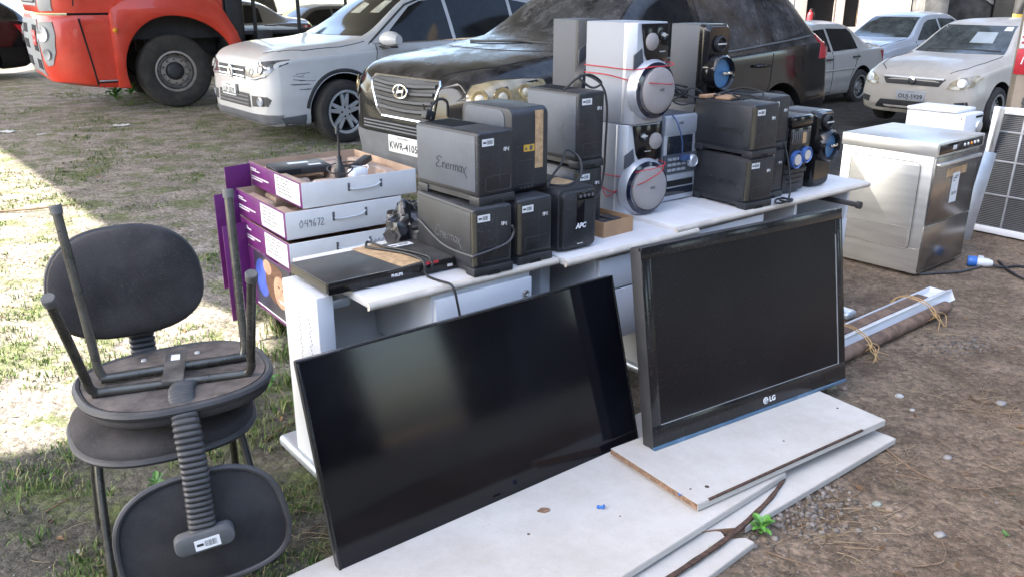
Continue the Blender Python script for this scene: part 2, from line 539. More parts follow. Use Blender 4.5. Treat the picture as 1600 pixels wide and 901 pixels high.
# ------------------------------------------------------------------ walls round the yard
def wall_material(name, base, dark, stain, sc=1.):
    m = bpy.data.materials.new(name)
    m.use_nodes = True
    nt = m.node_tree
    b = nt.nodes['Principled BSDF']
    co = nt.nodes.new('ShaderNodeTexCoord').outputs['Object']
    n1 = noise_(nt, co, .9 * sc, 8., .72, (1, 1, .5))
    n2 = noise_(nt, co, 3. * sc, 6., .7)
    c = mixc(nt, ramp(nt, n1, .35, .6), base, stain)
    c = mixc(nt, math_(nt, 'MULTIPLY', ramp(nt, n2, .55, .72), .7), c, dark)
    br = nt.nodes.new('ShaderNodeTexBrick')
    br.inputs['Scale'].default_value = 3.
    br.inputs['Mortar Size'].default_value = .015
    mp = nt.nodes.new('ShaderNodeMapping')
    mp.inputs[2].default_value = (R(90), 0, 0)
    nt.links.new(co, mp.inputs[0])
    nt.links.new(mp.outputs[0], br.inputs[0])
    c = mixc(nt, math_(nt, 'MULTIPLY', br.outputs['Fac'], .35), c, dark)
    nt.links.new(c, b.inputs['Base Color'])
    b.inputs['Roughness'].default_value = .9
    bp = nt.nodes.new('ShaderNodeBump')
    bp.inputs['Distance'].default_value = .02
    nt.links.new(n2, bp.inputs['Height'])
    nt.links.new(bp.outputs[0], b.inputs['Normal'])
    return m
wall_blue = wall_material('stained_pale_wall', (.66, .68, .70), (.24, .25, .27), (.50, .53, .57))
wall_pink = wall_material('faded_plaster', (.56, .50, .47), (.25, .21, .20), (.42, .37, .35))
wall_sun = wall_material('old_yellow_plaster', (.55, .55, .42), (.24, .28, .13), (.42, .45, .28), .7)
conc = mat('stained_concrete', (.20, .20, .20), .9, var=.55, vs=1.3, bump=.5, bs=20)
conc_dk = mat('mouldy_concrete', (.065, .066, .068), .9, var=.6, vs=1.5, bump=.5, bs=20)
post_w = mat('worn_post_paint', (.46, .45, .42), .7, var=.2, vs=3, dust=.3)
post_y = mat('yellow_post_paint', (.52, .33, .06), .7, var=.25, vs=5)
post_k = mat('black_post_paint', (.03, .03, .032), .7, var=.25, vs=5)

b = MB()
YB = 30.
b.box(13.2, 34, YB, YB + .25, 0, 5.2)
tag(b.build('wall', wall_blue), 'stained blue grey brick wall behind the parked cars at right', 'wall')
b = MB()
for x0, x1, z0, z1 in ((9.4, 9.75, 0, 5.2), (10.75, 11.0, 0, 2.3), (11.55, 13.2, 0, 5.2), (9.75, 11.55, 2.3, 5.2), (9.75, 10.75, 0, .55), (11.0, 11.55, 0, .45)):
    b.box(x0, x1, YB - .35, YB - .05, z0, z1)
wl = tag(b.build('wall', wall_pink), 'pinkish plaster wall pierced by two dark openings', 'wall')
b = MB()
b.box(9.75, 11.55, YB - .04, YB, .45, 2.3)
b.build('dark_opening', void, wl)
# stair with a solid slanting flank rising to the right... of the pink wall
b = MB()
st = [(13.25, 0), (13.25, 2.2), (13.7, 2.0), (17.4, .0)]
b.prism(st, YB - 1.6, YB - .01, 'y')
stair = tag(b.build('concrete_stair', conc_dk), 'dark mouldy concrete stair flank slanting down against the wall', 'stair')
b = MB()
b.prism([(13.7, 2.16), (17.75, -.0), (17.4, 0), (13.7, 1.99)], YB - 1.66, YB - 1.3, 'y')
b.build('stair_edge', conc, stair)
b = MB()
b.box(12.75, 13.5, YB - 2.3, YB - 1.7, 0, 5.2, .02)
tag(b.build('concrete_column', conc), 'broad weather stained concrete column beside the stair', 'column')
def post(x, y, r, label, stripes, h=6.3):
    th = thing('steel_post', label, 'post', (x, y, 0), 0, 'posts holding the shed roof')
    m = MB(); m.tube([(0, 0, 0), (0, 0, h)], r, 14, spline=False); m.build('shaft', post_w, th)
    for z0, z1, mm in stripes:
        q = MB(); q.tube([(0, 0, z0), (0, 0, z1)], r + .006, 14, spline=False)
        q.build('painted_band', mm, th)
p_ = at(1297, 60); post(p_.x, p_.y, .13, 'pale round post with yellow band in front of the dark opening', ((.55, 1.0, post_k), (1.0, 1.45, post_y)))
p_ = at(1334, 62); post(p_.x, p_.y, .12, 'thicker post of the close pair with yellow and black bands', ((0, .5, post_k), (.55, .95, post_y), (.95, 1.5, post_k)))
p_ = at(1346, 64); post(p_.x, p_.y, .09, 'slimmer post of the close pair with yellow and black bands', ((.0, .55, post_k), (.55, .9, post_y)))
p_ = at(1532, 66); post(p_.x, p_.y, .09, 'thin pale post against the blue grey brick wall', ((.55, .9, post_y),))
p_ = at(1585, 74); post(p_.x, p_.y, .20, 'stout post with wide black and yellow bands at far right', ((.55, .95, post_y), (.95, 1.9, post_k)))
p_ = at(507, 62); post(p_.x, p_.y, .11, 'thin dark post before the sunlit yard behind the cars', ((0, 2.5, post_k),))
p_ = at(1232, 66); post(p_.x, p_.y, .10, 'post with yellow foot just behind the black car tail', ((0.4, .9, post_y),))

# sunlit wall beyond the shed, at the back left
b = MB()
M = T(-9., 27., 0) @ RZ(-32)
b.box(-14, 13, 0, .3, 0, 3.2, M=M)
tag(b.build('wall', wall_sun), 'sunlit pale yellow boundary wall behind the truck and white car', 'wall')
# dark wall added out of view to darken reflections, openings for bright patches
b = MB()
for x0, x1, z0, z1 in ((-12, -6.0, 0, 13.0), (-3.7, -.6, 0, 13.0), (.7, 3.6, 0, 13.0), (5.2, 9.0, 0, 13.0), (12, 30, 0, 13.0), (-6.0, -3.7, 3.6, 13.0), (-.6, .7, 3.4, 13.0), (-.6, .7, 0, 1.3), (3.6, 5.2, 3.4, 13.0), (9.0, 12, 3.6, 13.0)):
    b.box(15.2, 15.5, x0, x1, z0, z1)
tag(b.build('reflection_wall', mat('reflection_wall_dark', (.009, .010, .012), .95, var=.35, vs=.8, spec=.1)), 'unseen dark wall added along the right side to darken reflections', 'wall')
# unseen wall added behind the photographer as something dark for screens to mirror
b = MB()
for x0, x1, z0, z1 in ((-11, -5.4, 0, 6.2), (-3.6, 1.2, 0, 6.2), (5.2, 16, 0, 6.2), (-5.4, -3.6, 2.9, 6.2), (1.2, 5.2, 3.6, 6.2)):
    b.box(x0, x1, -9.3, -9., z0, z1)
tag(b.build('reflection_wall', mat('reflection_wall_grey', (.13, .125, .12), .85, var=.3, vs=1.)), 'unseen wall with tall openings added behind the camera for screen reflections', 'wall')
# ------------------------------------------------------------------ vehicles
def pchip(xs, ys, x):
    n = len(xs)
    h = [xs[i + 1] - xs[i] for i in range(n - 1)]
    d = [(ys[i + 1] - ys[i]) / h[i] for i in range(n - 1)]
    m = [d[0]] + [0] * (n - 2) + [d[-1]]
    for i in range(1, n - 1):
        if d[i - 1] * d[i] > 0:
            w1, w2 = 2 * h[i] + h[i - 1], h[i] + 2 * h[i - 1]
            m[i] = (w1 + w2) / (w1 / d[i - 1] + w2 / d[i])
    i = max(0, min(n - 2, next((k for k in range(n - 1) if x <= xs[k + 1]), n - 2)))
    t = (x - xs[i]) / h[i]
    return ys[i] * (1 + 2 * t) * (1 - t) ** 2 + m[i] * h[i] * t * (1 - t) ** 2 + ys[i + 1] * t * t * (3 - 2 * t) + m[i + 1] * h[i] * t * t * (t - 1)

def car_body(stations, wheels, wr, track, paint, N=110):
    """stations: (x, z_bottom, z_widest, z_shoulder, z_edge, z_crown, w_sill, w_widest, w_shoulder, w_edge), rear to front"""
    st = sorted(stations)
    xs = [s[0] for s in st]
    cols = list(zip(*st))
    rings = []
    xa = sorted(set([xs[0] + (xs[-1] - xs[0]) * i / N for i in range(N + 1)] + xs))
    for x in xa:
        zb, zm, zs, ze, zt, wl, wm, ws, we = [pchip(xs, cols[k], x) for k in range(1, 10)]
        half = [V((0, zb)), V((wl * .7, zb)), V((wl, zb + .03)), V((wm - .012, zm - .12)), V((wm, zm)), V((wm * .35 + ws * .65, zm * .35 + zs * .65)), V((ws, zs)),
                V((ws - .028, zs + .022)), V((ws * .45 + we * .55, zs * .45 + ze * .55)), V((we, ze)), V((we - .07, ze + (zt - ze) * .45)), V((we * .5, ze + (zt - ze) * .86)), V((0, zt))]
        full = [V((-p.x, p.y)) for p in half[1:-1]][::-1]
        p2 = half + full
        ring = catmull([V((x, p.x, p.y)) for p in p2], 3, True)[:-1]
        rings.append(ring)
    m = MB()
    m.loft(rings)
    body = m.build('body_tmp', [paint, void])
    # wheel arches
    c = MB()
    for x in wheels:
        for s in (-1, 1):
            c.tube([(x, s * (track - .30), wr + .01), (x, s * (track + .4), wr + .01)], wr + .065, 40, spline=False, mi=1)
    cut = c.build('cut_tmp', [paint, void])
    md = body.modifiers.new('b', 'BOOLEAN')
    md.operation = 'DIFFERENCE'
    md.object = cut
    md.solver = 'EXACT'
    md.material_mode = 'INDEX'
    bpy.context.view_layer.update()
    me = bpy.data.meshes.new_from_object(body.evaluated_get(bpy.context.evaluated_depsgraph_get()))
    bm = bmesh.new(); bm.from_mesh(me)
    bvh = BVHTree.FromBMesh(bm)
    bm.free()
    for o in (body, cut):
        dm = o.data
        bpy.data.objects.remove(o)
        bpy.data.meshes.remove(dm)
    for p in me.polygons:
        p.use_smooth = True
    try:
        me.set_sharp_from_angle(angle=R(34))
    except Exception:
        pass
    return me, bvh

def proj(bvh, p, axis, sg):
    if axis == 'y':
        o, d = V((p[0], sg * 4, p[1])), V((0, -sg, 0))
    elif axis == 'x':
        o, d = V((sg * 8, p[0], p[1])), V((-sg, 0, 0))
    elif axis == 'd':       # from the front corner, 45 degrees; p = (run round the corner, z)
        d = V((-.7071, -sg * .7071, 0))
        o = V((-.7071 * p[0], sg * .7071 * p[0], p[1])) - d * 5
    else:
        o, d = V((p[0], p[1], 6)), V((0, 0, -1))
    h = bvh.ray_cast(o, d)
    if h[0] is None:
        q = o + d * (8 - 2.2 if axis == 'x' else 3.3)
        h = bvh.find_nearest(q)
    n = h[1]
    if n.dot(d) > 0:
        n = -n
    return h[0], n

def patch(mb, bvh, outline, axis='y', sg=1, off=.005, mi=0, step=.06):
    t = bmesh.new()
    f = t.faces.new([t.verts.new((p[0], p[1], 0)) for p in outline])
    for ax in (0, 1):
        lo = min(p[ax] for p in outline); hi = max(p[ax] for p in outline)
        n = int((hi - lo) / step)
        for i in range(1, n + 1):
            co = [0, 0, 0]; no = [0, 0, 0]
            co[ax] = lo + (hi - lo) * i / (n + 1); no[ax] = 1
            bmesh.ops.bisect_plane(t, geom=t.verts[:] + t.edges[:] + t.faces[:], plane_co=co, plane_no=no)
    hits = {v: proj(bvh, (v.co.x, v.co.y), axis, sg) for v in t.verts}
    bd = [e for e in t.edges if len(e.link_faces) == 1]
    for v, (h, n) in hits.items():
        v.co = h + n * off
    r = bmesh.ops.extrude_edge_only(t, edges=bd)
    nv = [g_ for g_ in r['geom'] if isinstance(g_, bmesh.types.BMVert)]
    top = list(hits)
    for v in nv:
        src = min(top, key=lambda q: (q.co - v.co).length_squared)
        v.co = hits[src][0] - hits[src][1] * .006
    bmesh.ops.recalc_face_normals(t, faces=t.faces[:])
    # keep the outer face looking outward
    return mb._merge(t, mi, None, True)

def ptube(mb, bvh, pts, axis='y', sg=1, r=.004, lift=0., closed=False, mi=0, n=6, dens=.06):
    q = []
    pp = [V((p[0], p[1])) for p in pts]
    if closed:
        pp.append(pp[0])
    for a, b_ in zip(pp, pp[1:]):
        k = max(1, int((b_ - a).length / dens))
        q += [a + (b_ - a) * (i / k) for i in range(k)]
    q.append(pp[-1])
    path = []
    for p in q:
        h, nn = proj(bvh, (p.x, p.y), axis, sg)
        path.append(h + nn * lift)
    return mb.tube(path, r, n, mi, spline=False)

def wheel(parent, x, y, rr, w, kind, steer=0., rim_m=None, hub=None):
    """tyre with its rim as sub-part; outer face looks to the side of y"""
    s = 1 if y > 0 else -1
    M = T(x, y, rr) @ RZ(steer) @ RX(-90 * s)
    ri = rr * (.66 if kind != 'truck' else .53)
    m = MB()
    m.lathe([(ri, -w * .45), (ri + .02, -w * .5), (rr - .05, -w * .5), (rr - .015, -w * .42), (rr, -w * .25), (rr, w * .25), (rr - .015, w * .42), (rr - .05, w * .5), (ri + .03, w * .5), (ri, w * .44), (ri - .004, 0), (ri, -w * .45)], 44, caps=False)
    for k in range(4):      # tread grooves
        pass
    tyre = m.build('wheel', rubber, parent, M)
    q = MB()
    q.lathe([(ri + .004, -w * .3), (ri + .008, w * .44), (ri - .012, w * .46), (ri - .03, w * .34), (ri - .035, -w * .1), (.02, -w * .12), (.001, -w * .12)], 40, mi=1, caps=False)
    q.lathe([(ri + .006, w * .40), (ri + .012, w * .465), (ri - .014, w * .475), (ri - .03, w * .30), (ri - .02, w * .1)], 40, caps=False)
    if kind == 'spoke10':
        for k in range(10):
            a = 36 * k + (7 if k % 2 else -7)
            q.prism([(.05, -.028), (ri - .02, -.017), (ri - .02, .017), (.05, .028)], w * .22, w * .36, 'z', .006, M=RZ(a))
        q.lathe([(.075, w * .2), (.075, w * .34), (.05, w * .38), (.001, w * .38)], 20)
        for k in range(5):
            q.tube([(.052 * cos(k * 1.2566), .052 * sin(k * 1.2566), w * .3), (.052 * cos(k * 1.2566), .052 * sin(k * 1.2566), w * .40)], .011, 8, spline=False, mi=1)
    elif kind == 'steel':
        q.lathe([(ri - .02, w * .05), (ri - .06, w * .22), (.09, w * .12), (.07, w * .3), (.001, w * .3)], 28, caps=False)
        for k in range(10):
            q.tube([((ri - .075) * cos(k * .628), (ri - .075) * sin(k * .628), w * .1), ((ri - .075) * cos(k * .628), (ri - .075) * sin(k * .628), w * .23)], .013, 8, spline=False, mi=1)
    elif kind == 'truck':
        q.lathe([(ri - .01, w * .30), (ri - .05, w * .02), (.20, w * .04), (.19, w * .16), (.13, w * .17), (.12, w * .05)], 36, caps=False)
        for k in range(10):
            a = k * pi / 5
            q.tube([(.245 * cos(a), .245 * sin(a), w * .0), (.245 * cos(a), .245 * sin(a), w * .065)], .028, 10, spline=False, mi=1)
            q.tube([(.165 * cos(a + .3), .165 * sin(a + .3), w * .1), (.165 * cos(a + .3), .165 * sin(a + .3), w * .24)], .016, 6, spline=False, mi=2)
        q.lathe([(.125, w * .0), (.125, w * .22), (.10, w * .32), (.06, w * .35), (.001, w * .35)], 24, mi=1)
    q.build('rim', [rim_m or alloy, void if kind != 'truck' else black_trim, rust], tyre)
    return tyre

HEAD = 218.
def plate(parent, M, s, small, paint_=None, size=.078, w=.40, h=.13):
    m = MB()
    m.box(-w / 2, w / 2, -.004, .004, -h / 2, h / 2, .002)
    pl = m.build('number_plate', paint_ or plate_white, parent, M)
    text('plate_lettering', s, size, ink, pl, T(0, -.0045, -.014) @ FRONT, .0006, bold=.0015, space=1.05)
    if small:
        text('plate_town', small, .02, ink, pl, T(0, -.0045, .047) @ FRONT, .0006)
    return pl
NOSE = lambda x, y, z: T(x, y, z) @ RZ(90)       # a plate's front (-Y) turned to face +X
def car_thing(name, label, cat, c, head, stations, wheels, wr, track, paint, N=90, group='vehicles parked in the yard'):
    th = thing(name, label, cat, (c[0], c[1], c[2] if len(c) > 2 else 0), R(head), group)
    me, bvh = car_body(stations, wheels, wr, track, paint, N)
    body = link('body', me, th)
    return th, body, bvh

def seam(name, bvh, parent, lines, r=.0045, m=None, lift=0.):
    for axis, sg, pts in lines:
        mb = MB()
        ptube(mb, bvh, pts, axis, sg, r, lift)
        mb.build(name, m or void, parent)

SUV = lambda L, k: None
# ---------------------------------------------------------------- white SUV, scraped front corner
ST = [(2.215, .33, .53, .75, .825, .845, .46, .55, .53, .43), (2.16, .25, .55, .81, .91, .94, .68, .75, .72, .60), (2.03, .22, .57, .88, .98, 1.015, .80, .855, .82, .69),
      (1.75, .22, .59, .925, 1.03, 1.075, .84, .895, .86, .74), (1.3, .22, .60, .95, 1.055, 1.11, .85, .905, .88, .775), (1.02, .22, .60, .97, 1.09, 1.155, .85, .905, .88, .775),
      (.22, .22, .60, 1.0, 1.53, 1.61, .85, .905, .88, .585), (-.05, .22, .60, 1.01, 1.59, 1.67, .85, .905, .88, .58), (-.7, .22, .60, 1.03, 1.60, 1.69, .85, .905, .88, .585),
      (-1.5, .22, .60, 1.06, 1.56, 1.66, .85, .905, .875, .58), (-1.95, .24, .60, 1.08, 1.42, 1.56, .83, .89, .86, .57), (-2.13, .28, .60, 1.06, 1.16, 1.25, .80, .86, .83, .66), (-2.215, .36, .60, .92, 1.0, 1.03, .66, .78, .76, .6)]
HW = 218.
th, body, bvh = car_thing('white_suv', 'white SUV with scraped front corner and silver spoked wheel beside the red truck', 'car', (-1.36, 11.08), HW, ST, (1.315, -1.29), .345, .905, white_paint)
for wx in (1.315, -1.29):
    wheel(th, wx, .80, .345, .225, 'spoke10', 7 if wx > 0 else 0)
    wheel(th, wx, -.80, .345, .225, 'spoke10')
m = MB(); patch(m, bvh, [(-.70, 1.135), (.70, 1.135), (.53, 1.575), (-.53, 1.575)], 'x', 1, .004); m.build('windscreen', glass, th)
m = MB(); patch(m, bvh, [(.80, 1.06), (-.18, 1.075), (-.16, 1.53), (.14, 1.50), (.30, 1.44)], 'y', 1, .004); m.build('front_side_window', glass, th)
m = MB(); patch(m, bvh, [(-.23, 1.075), (-1.10, 1.10), (-1.12, 1.51), (-.21, 1.535)], 'y', 1, .004); m.build('rear_side_window', glass, th)
m = MB(); patch(m, bvh, [(-1.16, 1.11), (-1.75, 1.16), (-1.6, 1.44), (-1.17, 1.51)], 'y', 1, .004); m.build('quarter_window', glass, th)
m = MB(); ptube(m, bvh, [(.95, 1.052), (.30, 1.055), (-.6, 1.075), (-1.75, 1.13)], 'y', 1, .011, .003); m.build('chrome_waist_strip', chrome, th)
m = MB(); ptube(m, bvh, [(.93, 1.06), (.34, 1.46), (.10, 1.535), (-.6, 1.56), (-1.5, 1.51)], 'y', 1, .012, .002); m.build('window_rubber', black_trim, th)
seam('panel_seam', bvh, th, [('y', 1, [(.86, 1.04), (.90, .80), (.84, .30), (.70, .27)]), ('y', 1, [(-.20, 1.06), (-.22, .30), (.80, .27)]), ('z', 1, [(.98, .79), (1.3, .80), (1.7, .775), (1.95, .70), (2.07, .56)])])
m = MB(); patch(m, bvh, [(-.36, 0.710), (.36, 0.710), (.40, 0.845), (-.40, 0.845)], 'x', 1, .005)
gr = m.build('grille', black_trim, th)
m = MB()
for z in (.745, .805):
    ptube(m, bvh, [(-.37, z), (.37, z)], 'x', 1, .011, .012)
ptube(m, bvh, [(-.36, 0.715), (.36, 0.715)], 'x', 1, .008, .010)
m.build('chrome_bar', chrome, gr)
m = MB()
x0 = proj(bvh, (0, 0.780), 'x', 1)[0].x + .022
Mb = T(x0, 0, .778) @ RY(90)
m.lathe([(.068, -.012), (.068, .006), (.058, .010), (.054, .006), (.001, .006)], 28, M=Mb)
e = m.build('round_badge', [alloy], gr)
m = MB()
for pts in ([(-.030, .040), (0, -.004), (.030, .040)], [(-.047, .022), (-.020, -.042), (0, .0), (.020, -.042), (.047, .022)]):
    m.tube([T(x0 + .010, 0, .778) @ V((0, p[0], p[1])) for p in pts], .0055, 6, spline=False)
m.build('badge_letters', chrome, e)
for s in (1, -1):
    m = MB(); patch(m, bvh, [(s * .40, 0.730), (s * .60, 0.715), (s * .75, 0.750), (s * .845, 0.885), (s * .83, 0.925), (s * .62, 0.900), (s * .43, 0.850)], 'x', 1, .007)
    h = m.build('headlight', mat('dark_lamp_glass', (.10, .105, .115), .06, coat=1., var=.5, vs=14), th)
    for y, z, r_ in ((.53, .795, .042), (.68, .825, .05)):
        m = MB()
        q, n_ = proj(bvh, (s * y, z), 'x', 1)
        m.lathe([(r_, -.004), (r_, .012), (r_ * .8, .014), (r_ * .7, .008), (.001, .012)], 20, M=T(*(q)) @ n_.to_track_quat('Z', 'Y').to_matrix().to_4x4())
        m.build('lamp_reflector', steel_rim, h)
    m = MB(); ptube(m, bvh, [(s * .42, 0.740), (s * .60, 0.730), (s * .75, 0.765)], 'x', 1, .012, .006); m.build('indicator_strip', lens_clear, h)
    m = MB(); patch(m, bvh, [(s * .50, 0.435), (s * .76, 0.450), (s * .80, 0.520), (s * .76, 0.550), (s * .50, 0.550)], 'x', 1, .004)
    f = m.build('fog_lamp_recess', black_trim, th)
    q, n_ = proj(bvh, (s * .66, 0.495), 'x', 1)
    m = MB(); m.lathe([(.05, 0), (.05, .014), (.04, .016), (.035, .008), (.001, .012)], 22, M=T(*q) @ n_.to_track_quat('Z', 'Y').to_matrix().to_4x4())
    m.build('fog_lamp', lens_clear, f)
m = MB(); patch(m, bvh, [(-.46, 0.420), (.46, 0.420), (.44, 0.565), (-.44, 0.565)], 'x', 1, .004)
f = m.build('lower_grille', black_trim, th)
m = MB()
for z in (.45, .49, .53):
    ptube(m, bvh, [(-.43, z), (.43, z)], 'x', 1, .009, .008)
m.build('grille_bar', grey_trim, f)
m = MB(); patch(m, bvh, [(-.80, .225), (.80, .225), (.84, .36), (-.84, .36)], 'x', 1, .010); m.build('lower_bumper', grey_trim, th)
m = MB(); patch(m, bvh, [(1.66, .26), (1.98, .23), (2.05, .33), (1.72, .36)], 'y', 1, .009); m.build('lower_bumper', grey_trim, th)
m = MB(); patch(m, bvh, [(.86, .225), (-.85, .225), (-.85, .33), (.86, .33)], 'y', 1, .010); m.build('sill_cladding', grey_trim, th)
plate(th, NOSE(2.225, -.13, .575), 'LUP-5079', 'RIO DE JANEIRO')
m = MB(); m.box(2.21, 2.225, .10, .135, .51, .64, .003); m.build('plate_holder', black_trim, th)
# scrape marks and the torn arch edge
m = MB()
random.seed(3)
for i in range(9):
    z = .62 + .02 * i + random.uniform(-.01, .01); x = 1.66 + random.uniform(-.02, .12)
    ptube(m, bvh, [(x, z), (x + random.uniform(.05, .22), z + random.uniform(-.03, .03))], 'y', 1, random.uniform(.002, .005), .0)
m.build('scrape_mark', ink_soft, th)
m = MB()
ptube(m, bvh, [(1.315 + .44 * cos(a), .355 + .44 * sin(a)) for a in [R(8 + 8 * k) for k in range(21)]], 'y', 1, .022, -.004)
m.build('arch_liner', black_trim, th)
def mirror(parent, x, y, z, paint, s=1):
    m = MB()
    m.loft([[V((x + .10 - .02 * k - .0, y + s * (.02 + .055 * k), z)) + V((.075 * cos(a) * w_, 0, .075 * sin(a) * w_ * (.9 if sin(a) < 0 else 1.2))) for a in [2 * pi * j / 18 for j in range(18)]] for k, w_ in enumerate((.62, .95, 1.05, .95, .60))])
    o = m.build('mirror', paint, parent)
    m = MB(); m.box(x + .01, x + .11, y - .05, y + .05 * s + .16 * s, z - .085, z - .065, .008); m.build('mirror_base', black_trim, o)
mirror(th, .72, .90, 1.10, white_paint)
# windscreen papers
m = MB(); patch(m, bvh, [(-.12, 1.36), (.10, 1.36), (.09, 1.46), (-.08, 1.48)], 'x', 1, .008); patch(m, bvh, [(.30, 1.37), (.47, 1.37), (.45, 1.50), (.33, 1.50)], 'x', 1, .008)
m.build('paper_behind_glass', mat('pale_paper', (.42, .42, .34), .8, var=.3), th)

# ---------------------------------------------------------------- dusty black SUV
ST = [(2.33, .36, .56, .84, .93, .955, .46, .56, .54, .44), (2.27, .29, .58, .90, 1.01, 1.04, .68, .76, .73, .60), (2.12, .26, .60, .96, 1.07, 1.105, .81, .88, .845, .70),
      (1.85, .24, .60, 1.0, 1.11, 1.155, .86, .93, .89, .765), (1.4, .22, .60, 1.03, 1.15, 1.21, .88, .945, .91, .80), (1.1, .22, .60, 1.035, 1.16, 1.235, .88, .945, .915, .80),
      (.32, .22, .60, 1.04, 1.58, 1.67, .88, .945, .915, .61), (.05, .22, .60, 1.05, 1.64, 1.74, .88, .945, .915, .605), (-.6, .22, .60, 1.07, 1.65, 1.76, .88, .945, .915, .61),
      (-1.4, .22, .62, 1.10, 1.61, 1.73, .88, .945, .91, .60), (-1.95, .25, .63, 1.12, 1.48, 1.63, .86, .93, .89, .58), (-2.2, .30, .62, 1.10, 1.19, 1.28, .83, .90, .86, .67), (-2.33, .36, .60, .94, 1.02, 1.05, .68, .80, .78, .6)]
HS = 221.5
h_ = V((cos(R(HS)), sin(R(HS))))
fc = V((-.87, 6.50))
c = fc - h_ * 2.33
th, body, bvh = car_thing('black_suv', 'dusty black SUV with yellowed headlamps standing behind the table of electronics', 'car', (c.x + .06, c.y), HS, ST, (1.38, -1.32), .36, .945, black_paint)
for wx in (1.38, -1.32):
    for s in (1, -1):
        wheel(th, wx, s * .83, .36, .235, 'spoke10')
m = MB(); patch(m, bvh, [(-.74, 1.185), (.74, 1.185), (.56, 1.63), (-.56, 1.63)], 'x', 1, .004); m.build('windscreen', dusty_glass, th)
m = MB(); patch(m, bvh, [(.86, 1.10), (-.16, 1.115), (-.14, 1.58), (.20, 1.545), (.36, 1.48)], 'y', 1, .004); m.build('front_side_window', glass, th)
m = MB(); patch(m, bvh, [(-.24, 1.12), (-1.10, 1.145), (-1.13, 1.555), (-.22, 1.585)], 'y', 1, .004); m.build('rear_side_window', dusty_glass, th)
m = MB(); patch(m, bvh, [(-1.26, 1.165), (-1.86, 1.23), (-1.74, 1.45), (-1.28, 1.545)], 'y', 1, .004); m.build('quarter_window', dusty_glass, th)
m = MB(); ptube(m, bvh, [(.95, 1.09), (.30, 1.092), (-.6, 1.112), (-1.95, 1.195)], 'y', 1, .009, .003); m.build('window_strip', grey_trim, th)
seam('panel_seam', bvh, th, [('y', 1, [(.90, 1.08), (.95, .80), (.86, .30)]), ('y', 1, [(-.20, 1.10), (-.22, .30), (.8, .28)]), ('y', 1, [(-1.18, 1.13), (-1.12, .80), (-.92, .5), (-.88, .3)]), ('z', 1, [(1.06, .74), (1.6, .765), (2.0, .70), (2.16, .55), (2.26, .40)]), ('y', 1, [(1.80, .90), (1.4, 1.03), (1.0, 1.08)])])
m = MB(); patch(m, bvh, [(-.30, 0.705), (.30, 0.705), (.355, 0.750), (.43, 0.960), (.41, 0.990), (-.41, 0.990), (-.43, 0.960), (-.355, 0.750)], 'x', 1, .006)
gr = m.build('grille', black_trim, th)
m = MB(); ptube(m, bvh, [(-.30, 0.700), (.30, 0.700), (.36, 0.745), (.44, 0.965), (.41, 0.998), (-.41, 0.998), (-.44, 0.965), (-.36, 0.745)], 'x', 1, .011, .006, closed=True); m.build('chrome_frame', chrome, gr)
m = MB()
for z, w in ((.765, .33), (.83, .36), (.895, .385), (.95, .40)):
    ptube(m, bvh, [(-w, z + .012), (-w * .5, z), (0, z - .005), (w * .5, z), (w, z + .012)], 'x', 1, .020, .004)
m.build('grille_slat', mat('dusty_slat', (.045, .046, .05), .5, metal=.2, dust=.3, dustcol=(.11, .105, .10)), gr)
x0 = proj(bvh, (0, 0.905), 'x', 1)[0].x + .032
m = MB()
Mb = T(x0, 0, .905) @ RY(84)
ring = [V((.048 * cos(a), .088 * sin(a), 0)) for a in [2 * pi * k / 28 for k in range(28)]]
m.tube([Mb @ p for p in ring] + [Mb @ ring[0]], .008, 6, spline=False)
for s in (-1, 1):
    m.tube([T(x0, 0, .905) @ V((0, s * .040 - .018, -.036)), T(x0, 0, .905) @ V((0, s * .034 + .018, .036))], .009, 6, spline=False)
m.tube([T(x0, 0, .905) @ V((0, -.036, -.006)), T(x0, 0, .905) @ V((0, .036, .006))], .009, 6, spline=False)
m.build('oval_badge', chrome, gr)
for s in (1, -1):
    hl = [(-1.13, .93), (-1.125, .85), (-1.06, .80), (-.92, .795), (-.78, .825), (-.66, .90), (-.585, .985), (-.60, 1.02), (-.74, 1.03), (-.95, 1.025), (-1.09, .995)]
    m = MB(); patch(m, bvh, hl, 'd', s, .008, step=.04)
    h = m.build('headlight', lens_yellow, th)
    m = MB(); ptube(m, bvh, hl, 'd', s, .007, .006, True); m.build('lamp_rim', black_trim, h)
    for y, z, r_ in ((-1.03, .905, .066), (-.875, .915, .072), (-.725, .945, .056)):
        q, n_ = proj(bvh, (y, z), 'd', s)
        Mq = T(*q) @ n_.to_track_quat('Z', 'Y').to_matrix().to_4x4()
        m = MB()
        m.lathe([(r_, .006), (r_ * .96, .013), (r_ * .86, .014), (r_ * .62, .0095), (r_ * .5, .0095)], 26, M=Mq, caps=False)
        m.lathe([(r_ * .5, .0095), (r_ * .4, .015), (r_ * .2, .019), (.001, .020)], 18, M=Mq, mi=1)
        m.build('lamp_ring', [mat('hazy_chrome', (.46, .36, .20), .22, metal=.7), mat('hazy_bulb', (.58, .50, .36), .12, coat=1.)], h)
m = MB(); patch(m, bvh, [(-.60, 0.575), (.60, 0.575), (.58, 0.665), (-.58, 0.665)], 'x', 1, .004)
f = m.build('lower_grille', void, th)
m = MB()
for z in (.595, .62, .645):
    ptube(m, bvh, [(-.57, z), (.57, z)], 'x', 1, .007, .006)
m.build('grille_bar', grey_trim, f)
m = MB(); patch(m, bvh, [(-.84, 0.30), (.84, 0.30), (.88, 0.560), (-.88, 0.560)], 'x', 1, .008); m.build('lower_bumper', grey_trim, th)
plate(th, NOSE(2.352, 0, .50), 'KWR-4105', 'RIO DE JANEIRO')
